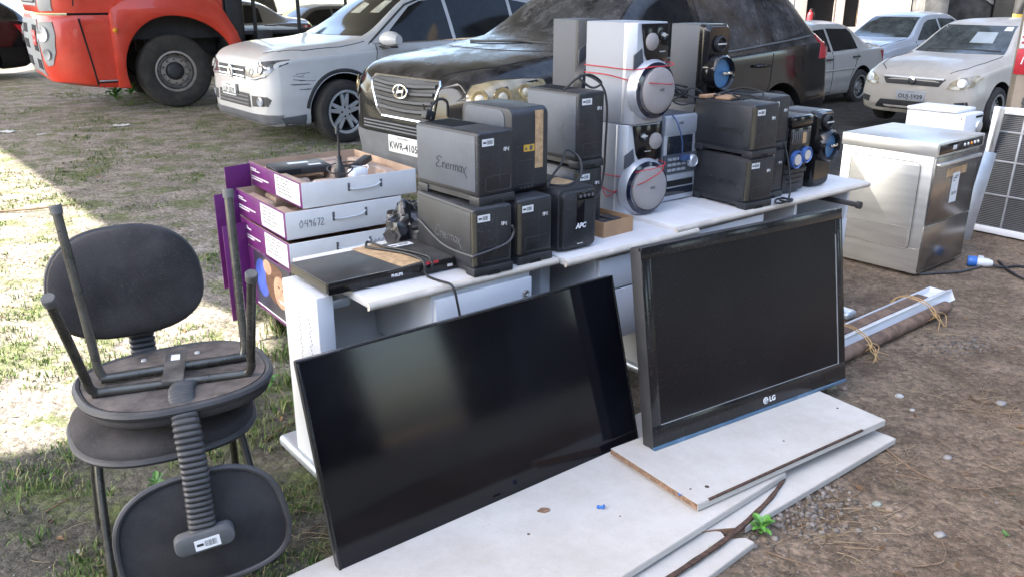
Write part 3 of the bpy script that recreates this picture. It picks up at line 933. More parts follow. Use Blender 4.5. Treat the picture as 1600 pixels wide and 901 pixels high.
m = MB(); patch(m, bvh, [(.86, .235), (-.86, .235), (-.86, .34), (.86, .34)], 'y', 1, .010); m.build('sill_cladding', grey_trim, th)
mirror(th, .78, .94, 1.14, black_paint)
def handle(parent, x, y, z, mm):
    m = MB(); m.tube([(x + .10, y - .005, z), (x + .08, y + .035, z), (x - .08, y + .035, z), (x - .10, y - .005, z)], .013, 8)
    m.build('door_handle', mm, parent)
handle(th, -.02, .93, .93, black_paint)
handle(th, -.96, .93, .97, black_paint)
m = MB(); patch(m, bvh, [(-2.02, .98), (-2.24, .98), (-2.20, 1.22), (-2.06, 1.20)], 'y', 1, .008); m.build('tail_light', lens_red, th)
m = MB(); ptube(m, bvh, [(-1.62 + .09 * cos(a), .93 + .10 * sin(a)) for a in [2 * pi * k / 20 for k in range(20)]], 'y', 1, .005, 0, True); m.build('fuel_flap', void, th)
m = MB(); ptube(m, bvh, [(.70, 1.205), (.15, 1.22), (-.40, 1.205)], 'x', 1, .010, .015); m.build('wiper', black_trim, th)

# ---------------------------------------------------------------- compact cars
def sedan(name, label, c, head, paint, L=4.2, H=1.45, boot=True, gl=None, wr=.30, rim='steel', front=None, side=1, stripe=False):
    k, q = L / 4.2, H / 1.45
    st = [(2.1, .30, .45, .60, .66, .68, .42, .52, .50, .40), (2.04, .22, .46, .645, .735, .765, .62, .70, .67, .56), (1.88, .20, .5, .72, .815, .855, .74, .79, .755, .645),
          (1.5, .19, .52, .80, .89, .935, .77, .82, .79, .70), (.97, .19, .53, .85, .94, .995, .78, .83, .805, .70),
          (.22, .19, .53, .88, 1.325, 1.395, .78, .83, .805, .54), (-.1, .19, .53, .89, 1.37, 1.44, .78, .83, .805, .535), (-.7, .19, .54, .91, 1.365, 1.44, .78, .83, .805, .54)]
    if boot:
        st += [(-1.12, .19, .55, .925, 1.285, 1.375, .78, .83, .80, .53), (-1.66, .20, .56, .93, 1.005, 1.055, .77, .82, .79, .64), (-1.97, .24, .56, .92, .985, 1.03, .74, .79, .765, .65), (-2.1, .34, .55, .82, .90, .93, .58, .71, .69, .55)]
    else:
        st += [(-1.45, .19, .55, .95, 1.33, 1.42, .78, .83, .80, .53), (-1.9, .22, .56, .96, 1.10, 1.18, .76, .80, .77, .60), (-2.1, .34, .55, .85, .93, .97, .58, .71, .69, .55)]
    st = [(s[0] * k, *[z * (q if z > .4 else 1) for z in s[1:6]], *s[6:]) for s in st]
    th, body, bvh = car_thing(name, label, 'car', c, head, st, (1.30 * k, -1.22 * k), wr, .83, paint, 70)
    for wx in (1.30 * k, -1.22 * k):
        for s in (1, -1):
            wheel(th, wx, s * .735, wr, .185, rim, rim_m=steel_rim)
    gl = gl or glass
    m = MB(); patch(m, bvh, [(-.62, .985 * q), (.62, .985 * q), (.49, 1.345 * q), (-.49, 1.345 * q)], 'x', 1, .004); m.build('windscreen', gl, th)
    for s in (1, -1):
        m = MB(); patch(m, bvh, [(.74 * k, .93 * q), (-.22 * k, .945 * q), (-.20 * k, 1.315 * q), (.12 * k, 1.295 * q), (.28 * k, 1.24 * q)], 'y', s, .004); m.build('front_side_window', gl, th)
        m = MB(); patch(m, bvh, [(-.29 * k, .945 * q), (-1.08 * k, .97 * q), (-1.06 * k, 1.23 * q), (-.95 * k, 1.30 * q), (-.27 * k, 1.32 * q)], 'y', s, .004); m.build('rear_side_window', gl, th)
        handle(th, -.10 * k, s * .80 - (0 if s > 0 else .035), .82 * q, black_trim)
        handle(th, -.98 * k, s * .80 - (0 if s > 0 else .035), .84 * q, black_trim)
        m = MB(); ptube(m, bvh, [(.80 * k, .62 * q), (-1.0 * k, .64 * q)], 'y', s, .014, .0); m.build('side_moulding', paint, th)
        m = MB(); patch(m, bvh, [(-1.98 * k, .70 * q), (-2.06 * k, .70 * q), (-2.02 * k, .90 * q), (-1.84 * k, .91 * q)], 'y', s, .007); m.build('tail_light', lens_red, th)
    m = MB(); patch(m, bvh, [(-.60, .99 * q), (.60, .99 * q), (.47, 1.30 * q), (-.47, 1.30 * q)], 'x', -1, .004); m.build('rear_window', gl, th)
    seam('panel_seam', bvh, th, [('y', 1, [(.80 * k, .92 * q), (.86 * k, .70 * q), (.76 * k, .26)]), ('y', 1, [(-.25 * k, .94 * q), (-.26 * k, .26), (.72 * k, .24)]), ('y', 1, [(-1.05 * k, .95 * q), (-1.0 * k, .72 * q), (-.84 * k, .5 * q)]),
                                 ('z', 1, [(.95 * k, .63), (1.5 * k, .65), (1.85 * k, .58), (2.0 * k, .44)]), ('z', 1, [(.95 * k, -.63), (1.5 * k, -.65), (1.85 * k, -.58), (2.0 * k, -.44)])], .0055)
    return th, bvh, k, q

# ---------------------------------------------------------------- cream sedan facing the camera, right
cpos = V((5.40, 11.75)); HF = 219.
h_ = V((cos(R(HF)), sin(R(HF)))); c = cpos - h_ * 2.08
th, bvh, k, q = sedan('cream_sedan', 'dusty cream sedan with hazy headlamps facing the white box and steel dishwasher', (c.x, c.y, gz(c.x, c.y) + .09), HF, cream_paint, 4.16, 1.43, True, grey_glass, .29)
m = MB(); patch(m, bvh, [(-.36, .60), (.36, .60), (.43, .695), (-.43, .695)], 'x', 1, .005); gr = m.build('grille', black_trim, th)
m = MB(); ptube(m, bvh, [(-.41, .69), (.41, .69)], 'x', 1, .016, .010); m.build('silver_bar', alloy, gr)
x0 = proj(bvh, (0, .655), 'x', 1)[0].x + .02
m = MB(); m.lathe([(.055, -.02), (.055, .004), (.04, .008), (.001, .008)], 24, M=T(x0, 0, .655) @ RY(90)); m.box(x0 + .006, x0 + .012, -.024, .024, .635, .675, .001, mi=1); m.build('round_badge', [chrome, ink_soft], gr)
for s in (1, -1):
    m = MB(); patch(m, bvh, [(s * .47, .58), (s * .62, .575), (s * .74, .62), (s * .775, .73), (s * .72, .755), (s * .58, .72), (s * .49, .655)], 'x', 1, .008)
    h = m.build('headlight', mat('hazy_lamp', (.36, .31, .21), .14, var=.4, vs=12, coat=.8), th)
    qq, n_ = proj(bvh, (s * .63, .66), 'x', 1)
    m = MB(); m.lathe([(.06, .0), (.055, .012), (.03, .006), (.001, .012)], 20, M=T(*qq) @ n_.to_track_quat('Z', 'Y').to_matrix().to_4x4()); m.build('lamp_reflector', alloy, h)
    m = MB(); patch(m, bvh, [(s * .60, .33), (s * .74, .36), (s * .72, .43), (s * .58, .41)], 'x', 1, .005); m.build('fog_lamp_recess', black_trim, th)
m = MB(); patch(m, bvh, [(-.50, .27), (.50, .27), (.42, .385), (-.42, .385)], 'x', 1, .005); m.build('lower_grille', black_trim, th)
plate(th, NOSE(2.09, 0, .46), 'OUJ-5939', 'SALVADOR', plate_grey)
mirror(th, .68, .82, .97, cream_paint)
m = MB(); patch(m, bvh, [(.38, 1.26), (.48, 1.26), (.46, 1.31), (.38, 1.31)], 'x', 1, .008); m.build('windscreen_sticker', sticker, th)
m = MB(); patch(m, bvh, [(.05, 1.10), (.36, 1.10), (.33, 1.24), (.06, 1.24)], 'x', 1, .006); m.build('light_patch_seen_through', mat('seat_light', (.36, .40, .40), .4), th)
m = MB(); ptube(m, bvh, [(.55, 1.0), (.1, 1.01), (-.45, 1.0)], 'x', 1, .012, .012); m.build('wiper', black_trim, th)

# ---------------------------------------------------------------- silver sedan behind the black SUV tail
w_ = at(1340, 152, -.22)
HL = 219.; h_ = V((cos(R(HL)), sin(R(HL)))); l_ = V((cos(R(HL + 90)), sin(R(HL + 90))))
c = V((w_.x, w_.y)) + h_ * 1.22 - l_ * .80
th, bvh, k, q = sedan('silver_sedan', 'champagne silver sedan with black mirror seen side on past the black tail', (c.x, c.y, gz(c.x, c.y) - .03), HL, silver_paint, 4.2, 1.45, True, None, .30)
mirror(th, .66, .82, .95, black_trim)
# ---------------------------------------------------------------- pale car with chrome striped grille between them
c0 = at(1400, 100, .5)
HP = 219.; h_ = V((cos(R(HP)), sin(R(HP))))
c = V((8.3, 18.9))
pale_paint = mat('pale_silver_paint', (.55, .57, .60), .3, metal=.2, coat=.6, var=.04, dust=.25)
th, bvh, k, q = sedan('pale_sedan', 'pale silver car with chrome striped grille, half hidden behind the cream sedan', (c.x, c.y, -.30), HP, pale_paint, 4.4, 1.50, True, grey_glass, .31)
m = MB(); patch(m, bvh, [(-.45, .50), (.45, .50), (.50, .76), (-.50, .76)], 'x', 1, .005); gr = m.build('grille', black_trim, th)
m = MB()
for z in (.54, .60, .66, .72):
    ptube(m, bvh, [(-.47, z), (.47, z)], 'x', 1, .014, .010)
m.build('chrome_bar', chrome, gr)
for s in (1, -1):
    m = MB(); patch(m, bvh, [(s * .52, .62), (s * .70, .64), (s * .76, .76), (s * .54, .76)], 'x', 1, .008); m.build('headlight', lens_clear, th)

# ---------------------------------------------------------------- cars behind the truck
th, bvh, k, q = sedan('grey_sedan', 'grey sedan with red tail lamp behind the black truck chassis', (-6.6, 18.6), 212., grey_paint, 4.6, 1.47, True, None, .31)
th, bvh, k, q = sedan('white_hatchback', 'white car showing only its pale roof above the grey sedan', (-7.4, 23.2), 214., white_paint, 4.2, 1.62, False, None, .30)
th, bvh, k, q = sedan('dark_hatchback', 'dark low car in the gap left of the white SUV windscreen', (-4.8, 21.5), 216., mat('dull_dark_paint', (.05, .05, .05), .5, dust=.6, dustcol=(.16, .14, .11)), 4.0, 1.32, False, None, .29)
th, bvh, k, q = sedan('black_sedan', 'black car with chrome handle and red tail lamp left of the truck', (-11.6, 16.4), 214., black_paint, 4.7, 1.60, False, None, .33)
# ------------------------------------------------------------------ red truck (tractor unit); local x forward, y left, origin on the ground under the front axle
HT = 214.
wt = at(280, 167)
l_ = V((cos(R(HT + 90)), sin(R(HT + 90)))); h_ = V((cos(R(HT)), sin(R(HT))))
c = V((wt.x, wt.y)) - l_ * 1.12
tr = thing('red_truck', 'red truck cab with large front wheel and grey headlamp surround at upper left', 'truck', (c.x, c.y, 0), R(HT), 'vehicles parked in the yard')
HWD = 1.25
def plan(xf, inset=0.):          # rounded plan outline of the cab front, counter-clockwise, from rear left to rear right
    pts = []
    for k in range(9):
        a = R(90 - 10 * k)
        pts.append((xf - .50 + .50 * cos(a) * 1.0, HWD - .42 + .42 * sin(a)))
    fl = [(x, y - inset) for x, y in pts]
    return fl + [(x, -y) for x, y in fl[::-1]]
# upper cab: doors and front above the bumper line
m = MB()
rg = []
for z, xf in ((1.33, 1.60), (1.40, 1.62), (1.7, 1.59), (2.1, 1.54), (2.9, 1.38), (3.1, 1.28)):
    p = plan(xf)
    rg.append([V((x, y, z)) for x, y in [(-.75, HWD)] + p + [(-.75, -HWD)]])
m.loft(rg)
cab = m.build('cab', red_paint, tr)
m = MB(); m.box(-.1, 1.0, HWD - .01, HWD + .006, 1.85, 2.6, .01); m.build('door_window', glass, tr)
m = MB(); m.prism([(1.62, 1.9), (1.48, 2.75), (1.46, 2.75), (1.58, 1.9)], -1.0, 1.0, 'y'); m.build('windscreen', glass, tr)
# bumper and corner, skirt rising to the front
m = MB()
rg = []
for z, xf, ins in ((.33, 1.46, .05), (.37, 1.58, .01), (.58, 1.64, 0), (.95, 1.66, 0), (1.24, 1.64, 0), (1.30, 1.62, .01)):
    p = plan(xf, ins)
    rg.append([V((x, y, z + (.06 * max(0, min(1, (x - .9) / .5)) if z < .45 else 0))) for x, y in [(.76, HWD - ins)] + p + [(.76, -HWD + ins)]])
m.loft(rg)
bump = m.build('bumper', red_paint, tr)
m = MB(); m.bm.free(); m.bm = bmesh.new()
bt = bmesh.new(); bt.from_mesh(bump.data); bvb = BVHTree.FromBMesh(bt); bt.free()
ct = bmesh.new(); ct.from_mesh(cab.data); bvc = BVHTree.FromBMesh(ct); ct.free()
# grey grille band with slots on the front, headlamp surround on the corner
m = MB(); patch(m, bvb, [(-.80, .50), (.80, .50), (.84, 1.25), (-.84, 1.25)], 'x', 1, .012)
gb = m.build('grille_panel', mat('grey_truck_plastic', (.24, .25, .26), .5, var=.1, dust=.3), tr)
for z in (.58, .82, 1.04):
    for s in (-1, 1):
        m = MB(); patch(m, bvb, [(s * .30, z), (s * .74, z), (s * .76, z + .13), (s * .30, z + .13)], 'x', 1, .017); m.build('grille_slot', void, gb)
x0 = proj(bvb, (.45, .95), 'x', 1)[0].x
pl = MB(); pl.box(x0 + .014, x0 + .024, .36, .70, .90, 1.10, .003); po = pl.build('number_plate', mat('red_plate_paint', (.50, .03, .03), .45), tr)
text('plate_lettering', 'KQB', .06, ink_white, po, T(x0 + .025, .53, 1.05) @ RZ(90) @ FRONT, .0005)
text('plate_lettering', '8198', .06, ink_white, po, T(x0 + .025, .53, .955) @ RZ(90) @ FRONT, .0005)
for s in (1, -1):
    m = MB(); patch(m, bvb, [(s * .92, 1.22), (s * .90, 1.0), (s * .95, .72), (s * 1.00, .64), (s * 1.08, .66), (s * 1.13, .82), (s * 1.15, 1.05), (s * 1.13, 1.22)], 'x', 1, .012)
    hs = m.build('headlamp_surround', MATS['grey_truck_plastic'], tr)
    for y, z, r_ in ((1.01, 1.06, .085), (1.03, .80, .06)):
        qq, n_ = proj(bvb, (s * y, z), 'x', 1)
        Mq = T(*qq) @ n_.to_track_quat('Z', 'Y').to_matrix().to_4x4()
        m = MB(); m.lathe([(r_ * 1.25, .008), (r_ * 1.2, .024), (r_, .022), (r_ * .8, .016), (.001, .013)], 24, M=Mq); m.build('headlamp', lens_clear if r_ > .06 else MATS['grey_truck_plastic'], hs)
m = MB(); patch(m, bvc, [(-.85, 1.42), (.85, 1.42), (.85, 1.85), (-.85, 1.85)], 'x', 1, .012); m.build('grille_panel', MATS['grey_truck_plastic'], tr)
m = MB()
for z in (1.48, 1.58, 1.68):
    ptube(m, bvc, [(-.78, z), (.78, z)], 'x', 1, .025, .014)
m.build('grille_bar', grey_trim, tr)
m = MB(); patch(m, bvc, [(.94, 1.36), (1.13, 1.36), (1.12, 1.85), (.92, 1.85)], 'x', 1, .012); m.build('corner_trim', MATS['grey_truck_plastic'], tr)
# step door panel with dark shut lines
m = MB(); patch(m, bvb, [(.80, .45), (1.06, .45), (1.16, 1.22), (.80, 1.22)], 'y', 1, .008); dp = m.build('step_panel', red_paint, tr)
m = MB(); ptube(m, bvb, [(1.055, .38), (1.09, .65), (1.18, 1.26)], 'y', 1, .013, .002)
ptube(m, bvb, [(.80, .41), (1.06, .41)], 'y', 1, .008, .002); m.build('shut_line', void, tr)
m = MB(); m.box(.80, 1.04, HWD - .01, HWD + .02, .425, .442, .004); m.build('step_edge', galv, tr)
m = MB(); ptube(m, bvc, [(1.22, 1.42), (1.16, 1.9), (1.1, 2.4)], 'y', 1, .008, 0); ptube(m, bvc, [(.72, 1.42), (.3, 1.66), (-.5, 1.70)], 'y', 1, .008, 0); m.build('door_seam', void, tr)
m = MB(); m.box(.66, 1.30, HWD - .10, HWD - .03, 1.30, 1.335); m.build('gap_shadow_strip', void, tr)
# wheel arch: red fender ring round the wheel
def arc(r_, a0, a1, n=26, cz=.56):
    return [(r_ * cos(R(a0 + (a1 - a0) * k / n)), cz + r_ * sin(R(a0 + (a1 - a0) * k / n))) for k in range(n + 1)]
m = MB()
o_ = [(.80, .33), (.80, 1.30), (.76, 1.40), (.60, 1.50), (.1, 1.60), (-.35, 1.60), (-.68, 1.48), (-.92, 1.05), (-1.06, .62)]
i_ = arc(.72, 186, -20, 26)
i_ = [(max(-.98, x * (.93 if x > 0 else 1.22)), z) for x, z in i_]
m.prism(o_ + i_, HWD - .07, HWD + .035, 'y', .02)
m.build('fender', red_paint, tr)
m = MB(); m.prism([(x, z) for x, z in o_ + i_], -HWD - .035, -HWD + .07, 'y', .02)
m.build('fender', red_paint, tr)
m = MB(); m.box(-.95, .72, -HWD + .08, HWD - .40, .95, 1.52); m.box(-1.05, -.82, -HWD + .1, HWD - .12, .30, 1.5, .02); m.build('wheel_well', black_trim, tr)
qm = MB(); qm.lathe([(.034, 0), (.034, .02), (.02, .03), (.001, .03)], 16, M=T(.75, HWD + .03, 1.10) @ RX(-90)); qm.build('side_indicator', amber, tr)
for s in (1, -1):
    wheel(tr, 0, s * 1.10, .515, .31, 'truck', -3 if s > 0 else 0, mat('dirty_steel_rim', (.34, .31, .28), .5, metal=.5, var=.25, vs=10, dust=.3))
# chassis behind the cab
m = MB()
m.box(-5.6, .2, .30, .42, .70, .98, .01); m.box(-5.6, .2, -.42, -.30, .70, .98, .01)
m.box(-1.5, -1.25, -1.15, 1.15, .55, 1.05, .03); m.box(-2.4, -1.6, .5, 1.1, .45, .90, .05)
m.box(-2.2, -1.1, -1.0, 1.0, .98, 1.04, .01)
for x in (-1.3, -2.0, -2.8):
    m.tube([(x, .95, .95), (x, .95, 2.2)], .03, 8, spline=False)
m.box(-1.1, -.78, -1.1, 1.1, .9, 2.6, .04)
m.build('chassis', black_trim, tr)
for x in (-3.1, -4.3):
    for s in (1, -1):
        wheel(tr, x, s * 1.0, .50, .5, 'truck', 0, MATS['dirty_steel_rim'])
m = MB(); m.tube([(-1.55, .95, 1.1), (-1.55, .95, 1.12)], .10, 20, spline=False)
m.tube([(-2.0, 1.0, 1.02), (-3.2, 1.0, 1.05), (-4.2, .98, .99)], .04, 8); m.build('air_hose', cable_m, tr)
# ------------------------------------------------------------------ the row of desks; u runs along the row, v away from the camera
RA = 38.
E1 = V((cos(R(RA)), sin(R(RA)), 0)); E2 = V((-sin(R(RA)), cos(R(RA)), 0))
O0 = V((-.467, 2.481, 0))
def uv(u, v, z=0.):
    return O0 + E1 * u + E2 * v + V((0, 0, z))
def to_uv(p):
    d = V(p) - O0
    return d.dot(E1), d.dot(E2)
ZD = .70        # desk top

def desk(label, u0, u1, v0, v1, z):
    p = uv(u0, v0)
    th = thing('office_desk', label, 'desk', (p.x, p.y, 0), R(RA), 'old white office desks in a row')
    w, d = u1 - u0, v1 - v0
    m = MB(); m.box(.012, w, .022, d, z - .028, z, .004); m.build('desktop', desk_top, th)
    m = MB(); m.prism([(0, z - .028)] + [(-.016 * sin(R(a)) , z - .014 + .014 * -cos(R(a))) for a in range(0, 181, 30)] + [(0, z)], 0, w, 'x', M=T(0, .022, 0)); m.build('front_edge', desk_edge, th)
    return th, w, d

# first desk, left
t1, w, d = desk('leftmost white desk with hanging drawer, disc player lying on its end', 0.02, .80, -.02, .58, ZD)
m = MB(); m.box(-.105, -.045, .165, .43, .04, ZD - .004, .006)
for k in range(16):
    m.box(-.1055, -.1045, .22 + .004 * (k % 4), .224 + .004 * (k % 4), .42 + .012 * k, .427 + .012 * k, 0, 1)
    m.box(-.1055, -.1045, .30 + .003 * (k % 4), .304 + .003 * (k % 4), .42 + .012 * k, .427 + .012 * k, 0, 1)
m.build('leg_panel', [white_lam, ink_soft], t1)
m = MB(); m.box(-.125, -.035, -.06, .56, .0, .045, .018, seg=3); m.build('foot', metal_foot, t1)
m = MB(); m.box(-.045, .02, .18, .42, ZD - .06, ZD - .03, .003); m.build('leg_bracket', metal_foot, t1)
m = MB(); m.box(-.045, .70, .42, .44, .25, ZD - .03, .001); m.build('modesty_panel', white_lam, t1)
m = MB(); m.box(.24, .66, .03, .42, .42, ZD - .032, .002); m.build('drawer_cabinet', white_lam, t1)
m = MB(); m.box(.245, .655, .010, .028, .44, ZD - .045, .003)
dr = m.build('drawer', white_lam, t1)
m = MB(); m.lathe([(.013, 0), (.013, .006), (.009, .008), (.006, .004), (.001, .004)], 20, M=T(.625, .0085, .60) @ RX(90)); m.build('lock', steel_rim, dr)
m = MB(); m.box(.69, .76, .16, .50, .04, ZD - .03, .006); m.build('leg_panel', white_lam, t1)
m = MB(); m.box(.68, .77, -.04, .56, .0, .045, .018, seg=3); m.build('foot', metal_foot, t1)

# second desk, middle
t2, w, d = desk('middle white desk with pale drawers, right rear of the large screen', .80, 1.525, -.065, .58, ZD)
m = MB(); m.box(.05, .70, .46, .48, .25, ZD - .03, .001); m.build('modesty_panel', white_lam, t2)
m = MB(); m.box(.19, .60, .06, .44, .30, ZD - .032, .002); m.build('drawer_cabinet', white_lam, t2)
for z0, z1 in ((.525, .655), (.31, .518)):
    m = MB(); m.box(.195, .595, .040, .058, z0, z1, .003); q_ = m.build('drawer', white_lam, t2)
    m = MB(); m.lathe([(.009, 0), (.009, .003), (.001, .003)], 14, M=T(.40, .0385, (z0 + z1) / 2) @ RX(90)); m.build('handle_hole', ink_soft, q_)
for x in (.02, .66):
    m = MB(); m.box(x, x + .05, .18, .50, .04, ZD - .03, .006); m.build('leg_panel', white_lam, t2)
    m = MB(); m.box(x - .02, x + .07, -.04, .60, .0, .045, .018, seg=3); m.build('foot', metal_foot, t2)

# third desk, right, its keyboard drawer gone
t3, w, d = desk('rightmost white desk with an empty drawer slot and bare black runner', 1.40, 2.83, -.055, .57, ZD + .018)
t3.location.z = 0
z3 = ZD + .018
m = MB(); m.box(.08, 1.33, .46, .48, .25, z3 - .03, .001); m.build('modesty_panel', white_lam, t3)
m = MB(); m.box(.86, .88, .05, .44, .40, z3 - .03, .001); m.box(1.30, 1.32, .05, .44, .40, z3 - .03, .001); m.box(.88, 1.30, .42, .44, .40, z3 - .03, .001); m.box(.88, 1.30, .05, .42, .40, .42, .001); m.build('drawer_cabinet', white_lam, t3)
m = MB(); m.box(.885, 1.295, .030, .048, .40, .545, .003); m.build('drawer', white_lam, t3)
m = MB(); m.box(1.18, 1.20, -.08, .38, .640, .662, .002); m.tube([(1.19, -.07, .651), (1.19, -.09, .651)], .018, 12, spline=False); m.build('drawer_runner', black_trim, t3)
m = MB(); m.box(.12, .60, .03, .048, .36, z3 - .04, .003); m.build('front_panel', white_lam, t3)
for x in (.03, 1.36):
    m = MB(); m.box(x, x + .05, .18, .50, .04, z3 - .03, .006); m.build('leg_panel', white_lam, t3)
    m = MB(); m.box(x - .02, x + .07, -.02, .56, .0, .045, .018, seg=3); m.build('foot', metal_foot, t3)

# ------------------------------------------------------------------ handwriting
HAND = {
 'Enermax': [[(.95, 1.0), (.45, 1.15), (.1, .85), (.5, .62), (.0, .3), (.2, .0), (.85, .12)], [(1.1, .6), (1.1, 0), (1.15, .4), (1.4, .6), (1.55, .4), (1.55, 0)],
             [(1.75, .3), (2.15, .35), (2.0, .6), (1.75, .4), (1.8, .05), (2.2, .1)], [(2.4, .6), (2.4, 0), (2.45, .4), (2.75, .6)],
             [(2.9, .6), (2.9, 0), (2.95, .45), (3.15, .6), (3.25, .4), (3.25, 0), (3.3, .45), (3.5, .6), (3.6, .4), (3.6, 0)],
             [(4.2, .5), (3.95, .6), (3.8, .25), (4.0, 0), (4.2, .3), (4.22, .6), (4.25, .0)], [(4.4, .6), (4.7, .1), (5.05, -.5)], [(5.0, .65), (4.4, -.05)]],
 'NP-E': [[(0, 0), (.0, .8), (.2, .85), (.35, .8), (.35, 0)], [(.55, -.1), (.6, .85), (.9, .8), (.85, .45), (.58, .4)], [(1.0, .4), (1.25, .4)], [(1.75, .8), (1.4, .75), (1.4, .4), (1.7, .45)], [(1.4, .4), (1.4, .0), (1.75, .05)]],
 '049672': [[(.3, 1), (.0, .5), (.2, 0), (.5, .5), (.3, 1)], [(.9, 1), (.75, .5), (1.15, .5)], [(1.15, 1), (1.1, 0)], [(1.7, .8), (1.45, .9), (1.45, .6), (1.7, .7), (1.6, 0)], [(2.2, 1), (1.95, .3), (2.1, 0), (2.3, .3), (2.0, .4)], [(2.5, .9), (2.9, .9), (2.65, 0)], [(3.1, .8), (3.3, .95), (3.4, .7), (3.05, 0), (3.5, .05)]],
 '0806': [[(.3, 1), (.0, .5), (.2, 0), (.5, .5), (.3, 1)], [(.95, .9), (.7, .75), (1.0, .3), (.8, .0), (.65, .3), (1.0, .8)], [(1.4, 1), (1.15, .5), (1.3, 0), (1.6, .5), (1.4, 1)], [(2.1, 1), (1.8, .3), (2.0, 0), (2.2, .3), (1.85, .4)]],
 'tick': [[(.3, 1), (.0, .45), (.3, -.1)]],
}
def hand(name, word, size, r, m, parent, M, w=None):
    mb = MB()
    for st in HAND[word]:
        mb.tube([(x * size, y * size, 0) for x, y in st], r, 5, res=5)
    return mb.build(name, m, parent, M)

def barcode(parent, M, w=.05, h=.024, n=14, sd=1):
    m = MB(); m.box(-w / 2, w / 2, -h / 2, h / 2, 0, .0008)
    o = m.build('barcode_label', sticker, parent, M)
    rnd = random.Random(sd)
    m = MB(); x = -w * .1
    while x < w * .36:
        b_ = rnd.uniform(.0006, .0018); m.box(x, x + b_, -h * .28, h * .28, .0008, .0011); x += b_ + rnd.uniform(.0008, .002)
    m.box(-w * .42, -w * .16, -h * .12, h * .12, .0008, .0011)
    m.build('barcode_print', ink, o)
    return o

def place(px, py, z, d, rot):
    """front bottom middle seen at a pixel -> centre of the base"""
    p = at(px, py, z)
    e2 = V((-sin(R(rot)), cos(R(rot)), 0))
    return p + e2 * (d / 2)

def ups(label, loc, rot, w, d, h, side=None, word=None, wcol=None, sd=1, tag_x=-.45, group='battery backup units on the desks', mark=True, champ=True, vents=True):
    th = thing('battery_backup', label, 'power supply', loc, R(rot), group)
    m = MB()
    m.box(-w / 2, w / 2, -d / 2, d / 2, .028, h, .010, seg=3)
    case = m.build('case', ups_black, th)
    m = MB()
    m.box(-w / 2 - .002, w / 2 + .002, -d / 2 - .004, -d / 2 + .05, 0, .030, .004); m.box(-w / 2 - .002, w / 2 + .002, d / 2 - .06, d / 2, 0, .030, .004)
    m.box(-w / 2 + .004, w / 2 - .004, -d / 2 + .01, d / 2 - .01, .012, .034)
    m.build('foot_rail', ups_dark, th)
    m = MB(); m.prism([(-.026, -.0005), (.026, -.0005), (.020, .013), (-.020, .013)], -d / 2 - .0052, -d / 2 + .03, 'y'); m.box(-w / 2 + .004, w / 2 - .004, -d / 2 - .0006, -d / 2 + .004, .0300, .0335); m.build('base_slot', void, th)
    m = MB(); m.box(-w / 2 - .0025, -w / 2 + .002, -d / 2 + .014, d / 2 - .004, .045, h - .012, .002); sp = m.build('side_panel', side or ups_dark, th)
    if champ:
        m = MB(); m.prism([(-w / 2 - .0015, -d / 2 + .012), (-w / 2 - .001, -d / 2 + .003), (-w / 2 + .006, -d / 2 - .0025), (-w / 2 + .012, -d / 2 - .0035), (-w / 2 + .012, -d / 2 + .004)], .040, h - .014, 'z'); m.build('edge_strip', champagne, th)
    # front mouldings: a vertical joint, a lower panel outline
    m = MB()
    m.box(w * .10, w * .108, -d / 2 - .0008, -d / 2 + .001, .075, h - .012)
    pts = rrect(w * .72, .052, .008, 3, w * .06, .070)
    m.tube([(x, -d / 2 - .0002, z) for x, z in pts] + [(pts[0][0], -d / 2 - .0002, pts[0][1])], .0009, 4, spline=False)
    m.build('front_joint', mat('panel_joint', (.06, .062, .065), .5), th)
    if vents:
        m = MB()
        for k in range(12):
            y = d / 2 - .03 - k * .014
            m.box(-w / 2 + .02, w / 2 - .02, y, y + .006, h - .001, h + .0015)
        m.build('vent_slots', void, th)
    if mark:
        barcode(th, T(w * tag_x + .034, -d / 2 - .0006, h - .035) @ FRONT, sd=sd)
        hand('handwriting', 'NP-E', .013, .0008, ink_white, th, T(w * .22, -d / 2 - .0006, h - .070) @ FRONT)
    if word:
        L_ = LEFT
        hand('handwriting', word, .034, .0016, wcol or ink, th, T(-w / 2 - .0028, d * .16, h * .42) @ L_)
    return th

# left group
RL_ = 36.
p1 = place(771, 427, ZD, .37, RL_)
ups('charcoal battery unit at lower left with grey cable round its waist', p1, RL_, .16, .37, .235, ups_dark, 'Enermax', ink_soft, 1)
p1b = p1 + V((.005, .03, .2352))
ups('grey sided battery unit with scrawled word, stacked on the cabled one', p1b, 41., .155, .35, .245, ups_grey, 'Enermax', ink, 2, champ=False)
p2 = place(836, 409, ZD, .30, 38)
ups('slim charcoal battery unit standing between cabled unit and rounded black unit', p2, 38., .155, .30, .235, ups_dark, None, None, 3)
m = MB()
w_, d_, h_ = .16, .37, .235
pp = [(-w_ / 2 - .006, d_ / 2 - .02, .13), (-w_ / 2 - .006, .0, .075), (-w_ / 2 - .006, -d_ / 2 + .02, .075), (-w_ / 2 + .01, -d_ / 2 - .007, .080), (w_ / 2 - .03, -d_ / 2 - .007, .100), (w_ / 2 + .004, -d_ / 2 - .004, .135), (w_ / 2 - .008, -d_ / 2 - .010, .16)]
m.tube([T(*p1) @ RZ(RL_) @ V(p) for p in pp], .0045, 8)
tag(m.build('loose_cable', grey_cable), 'grey power cord wound round the lower left battery unit', 'cable')

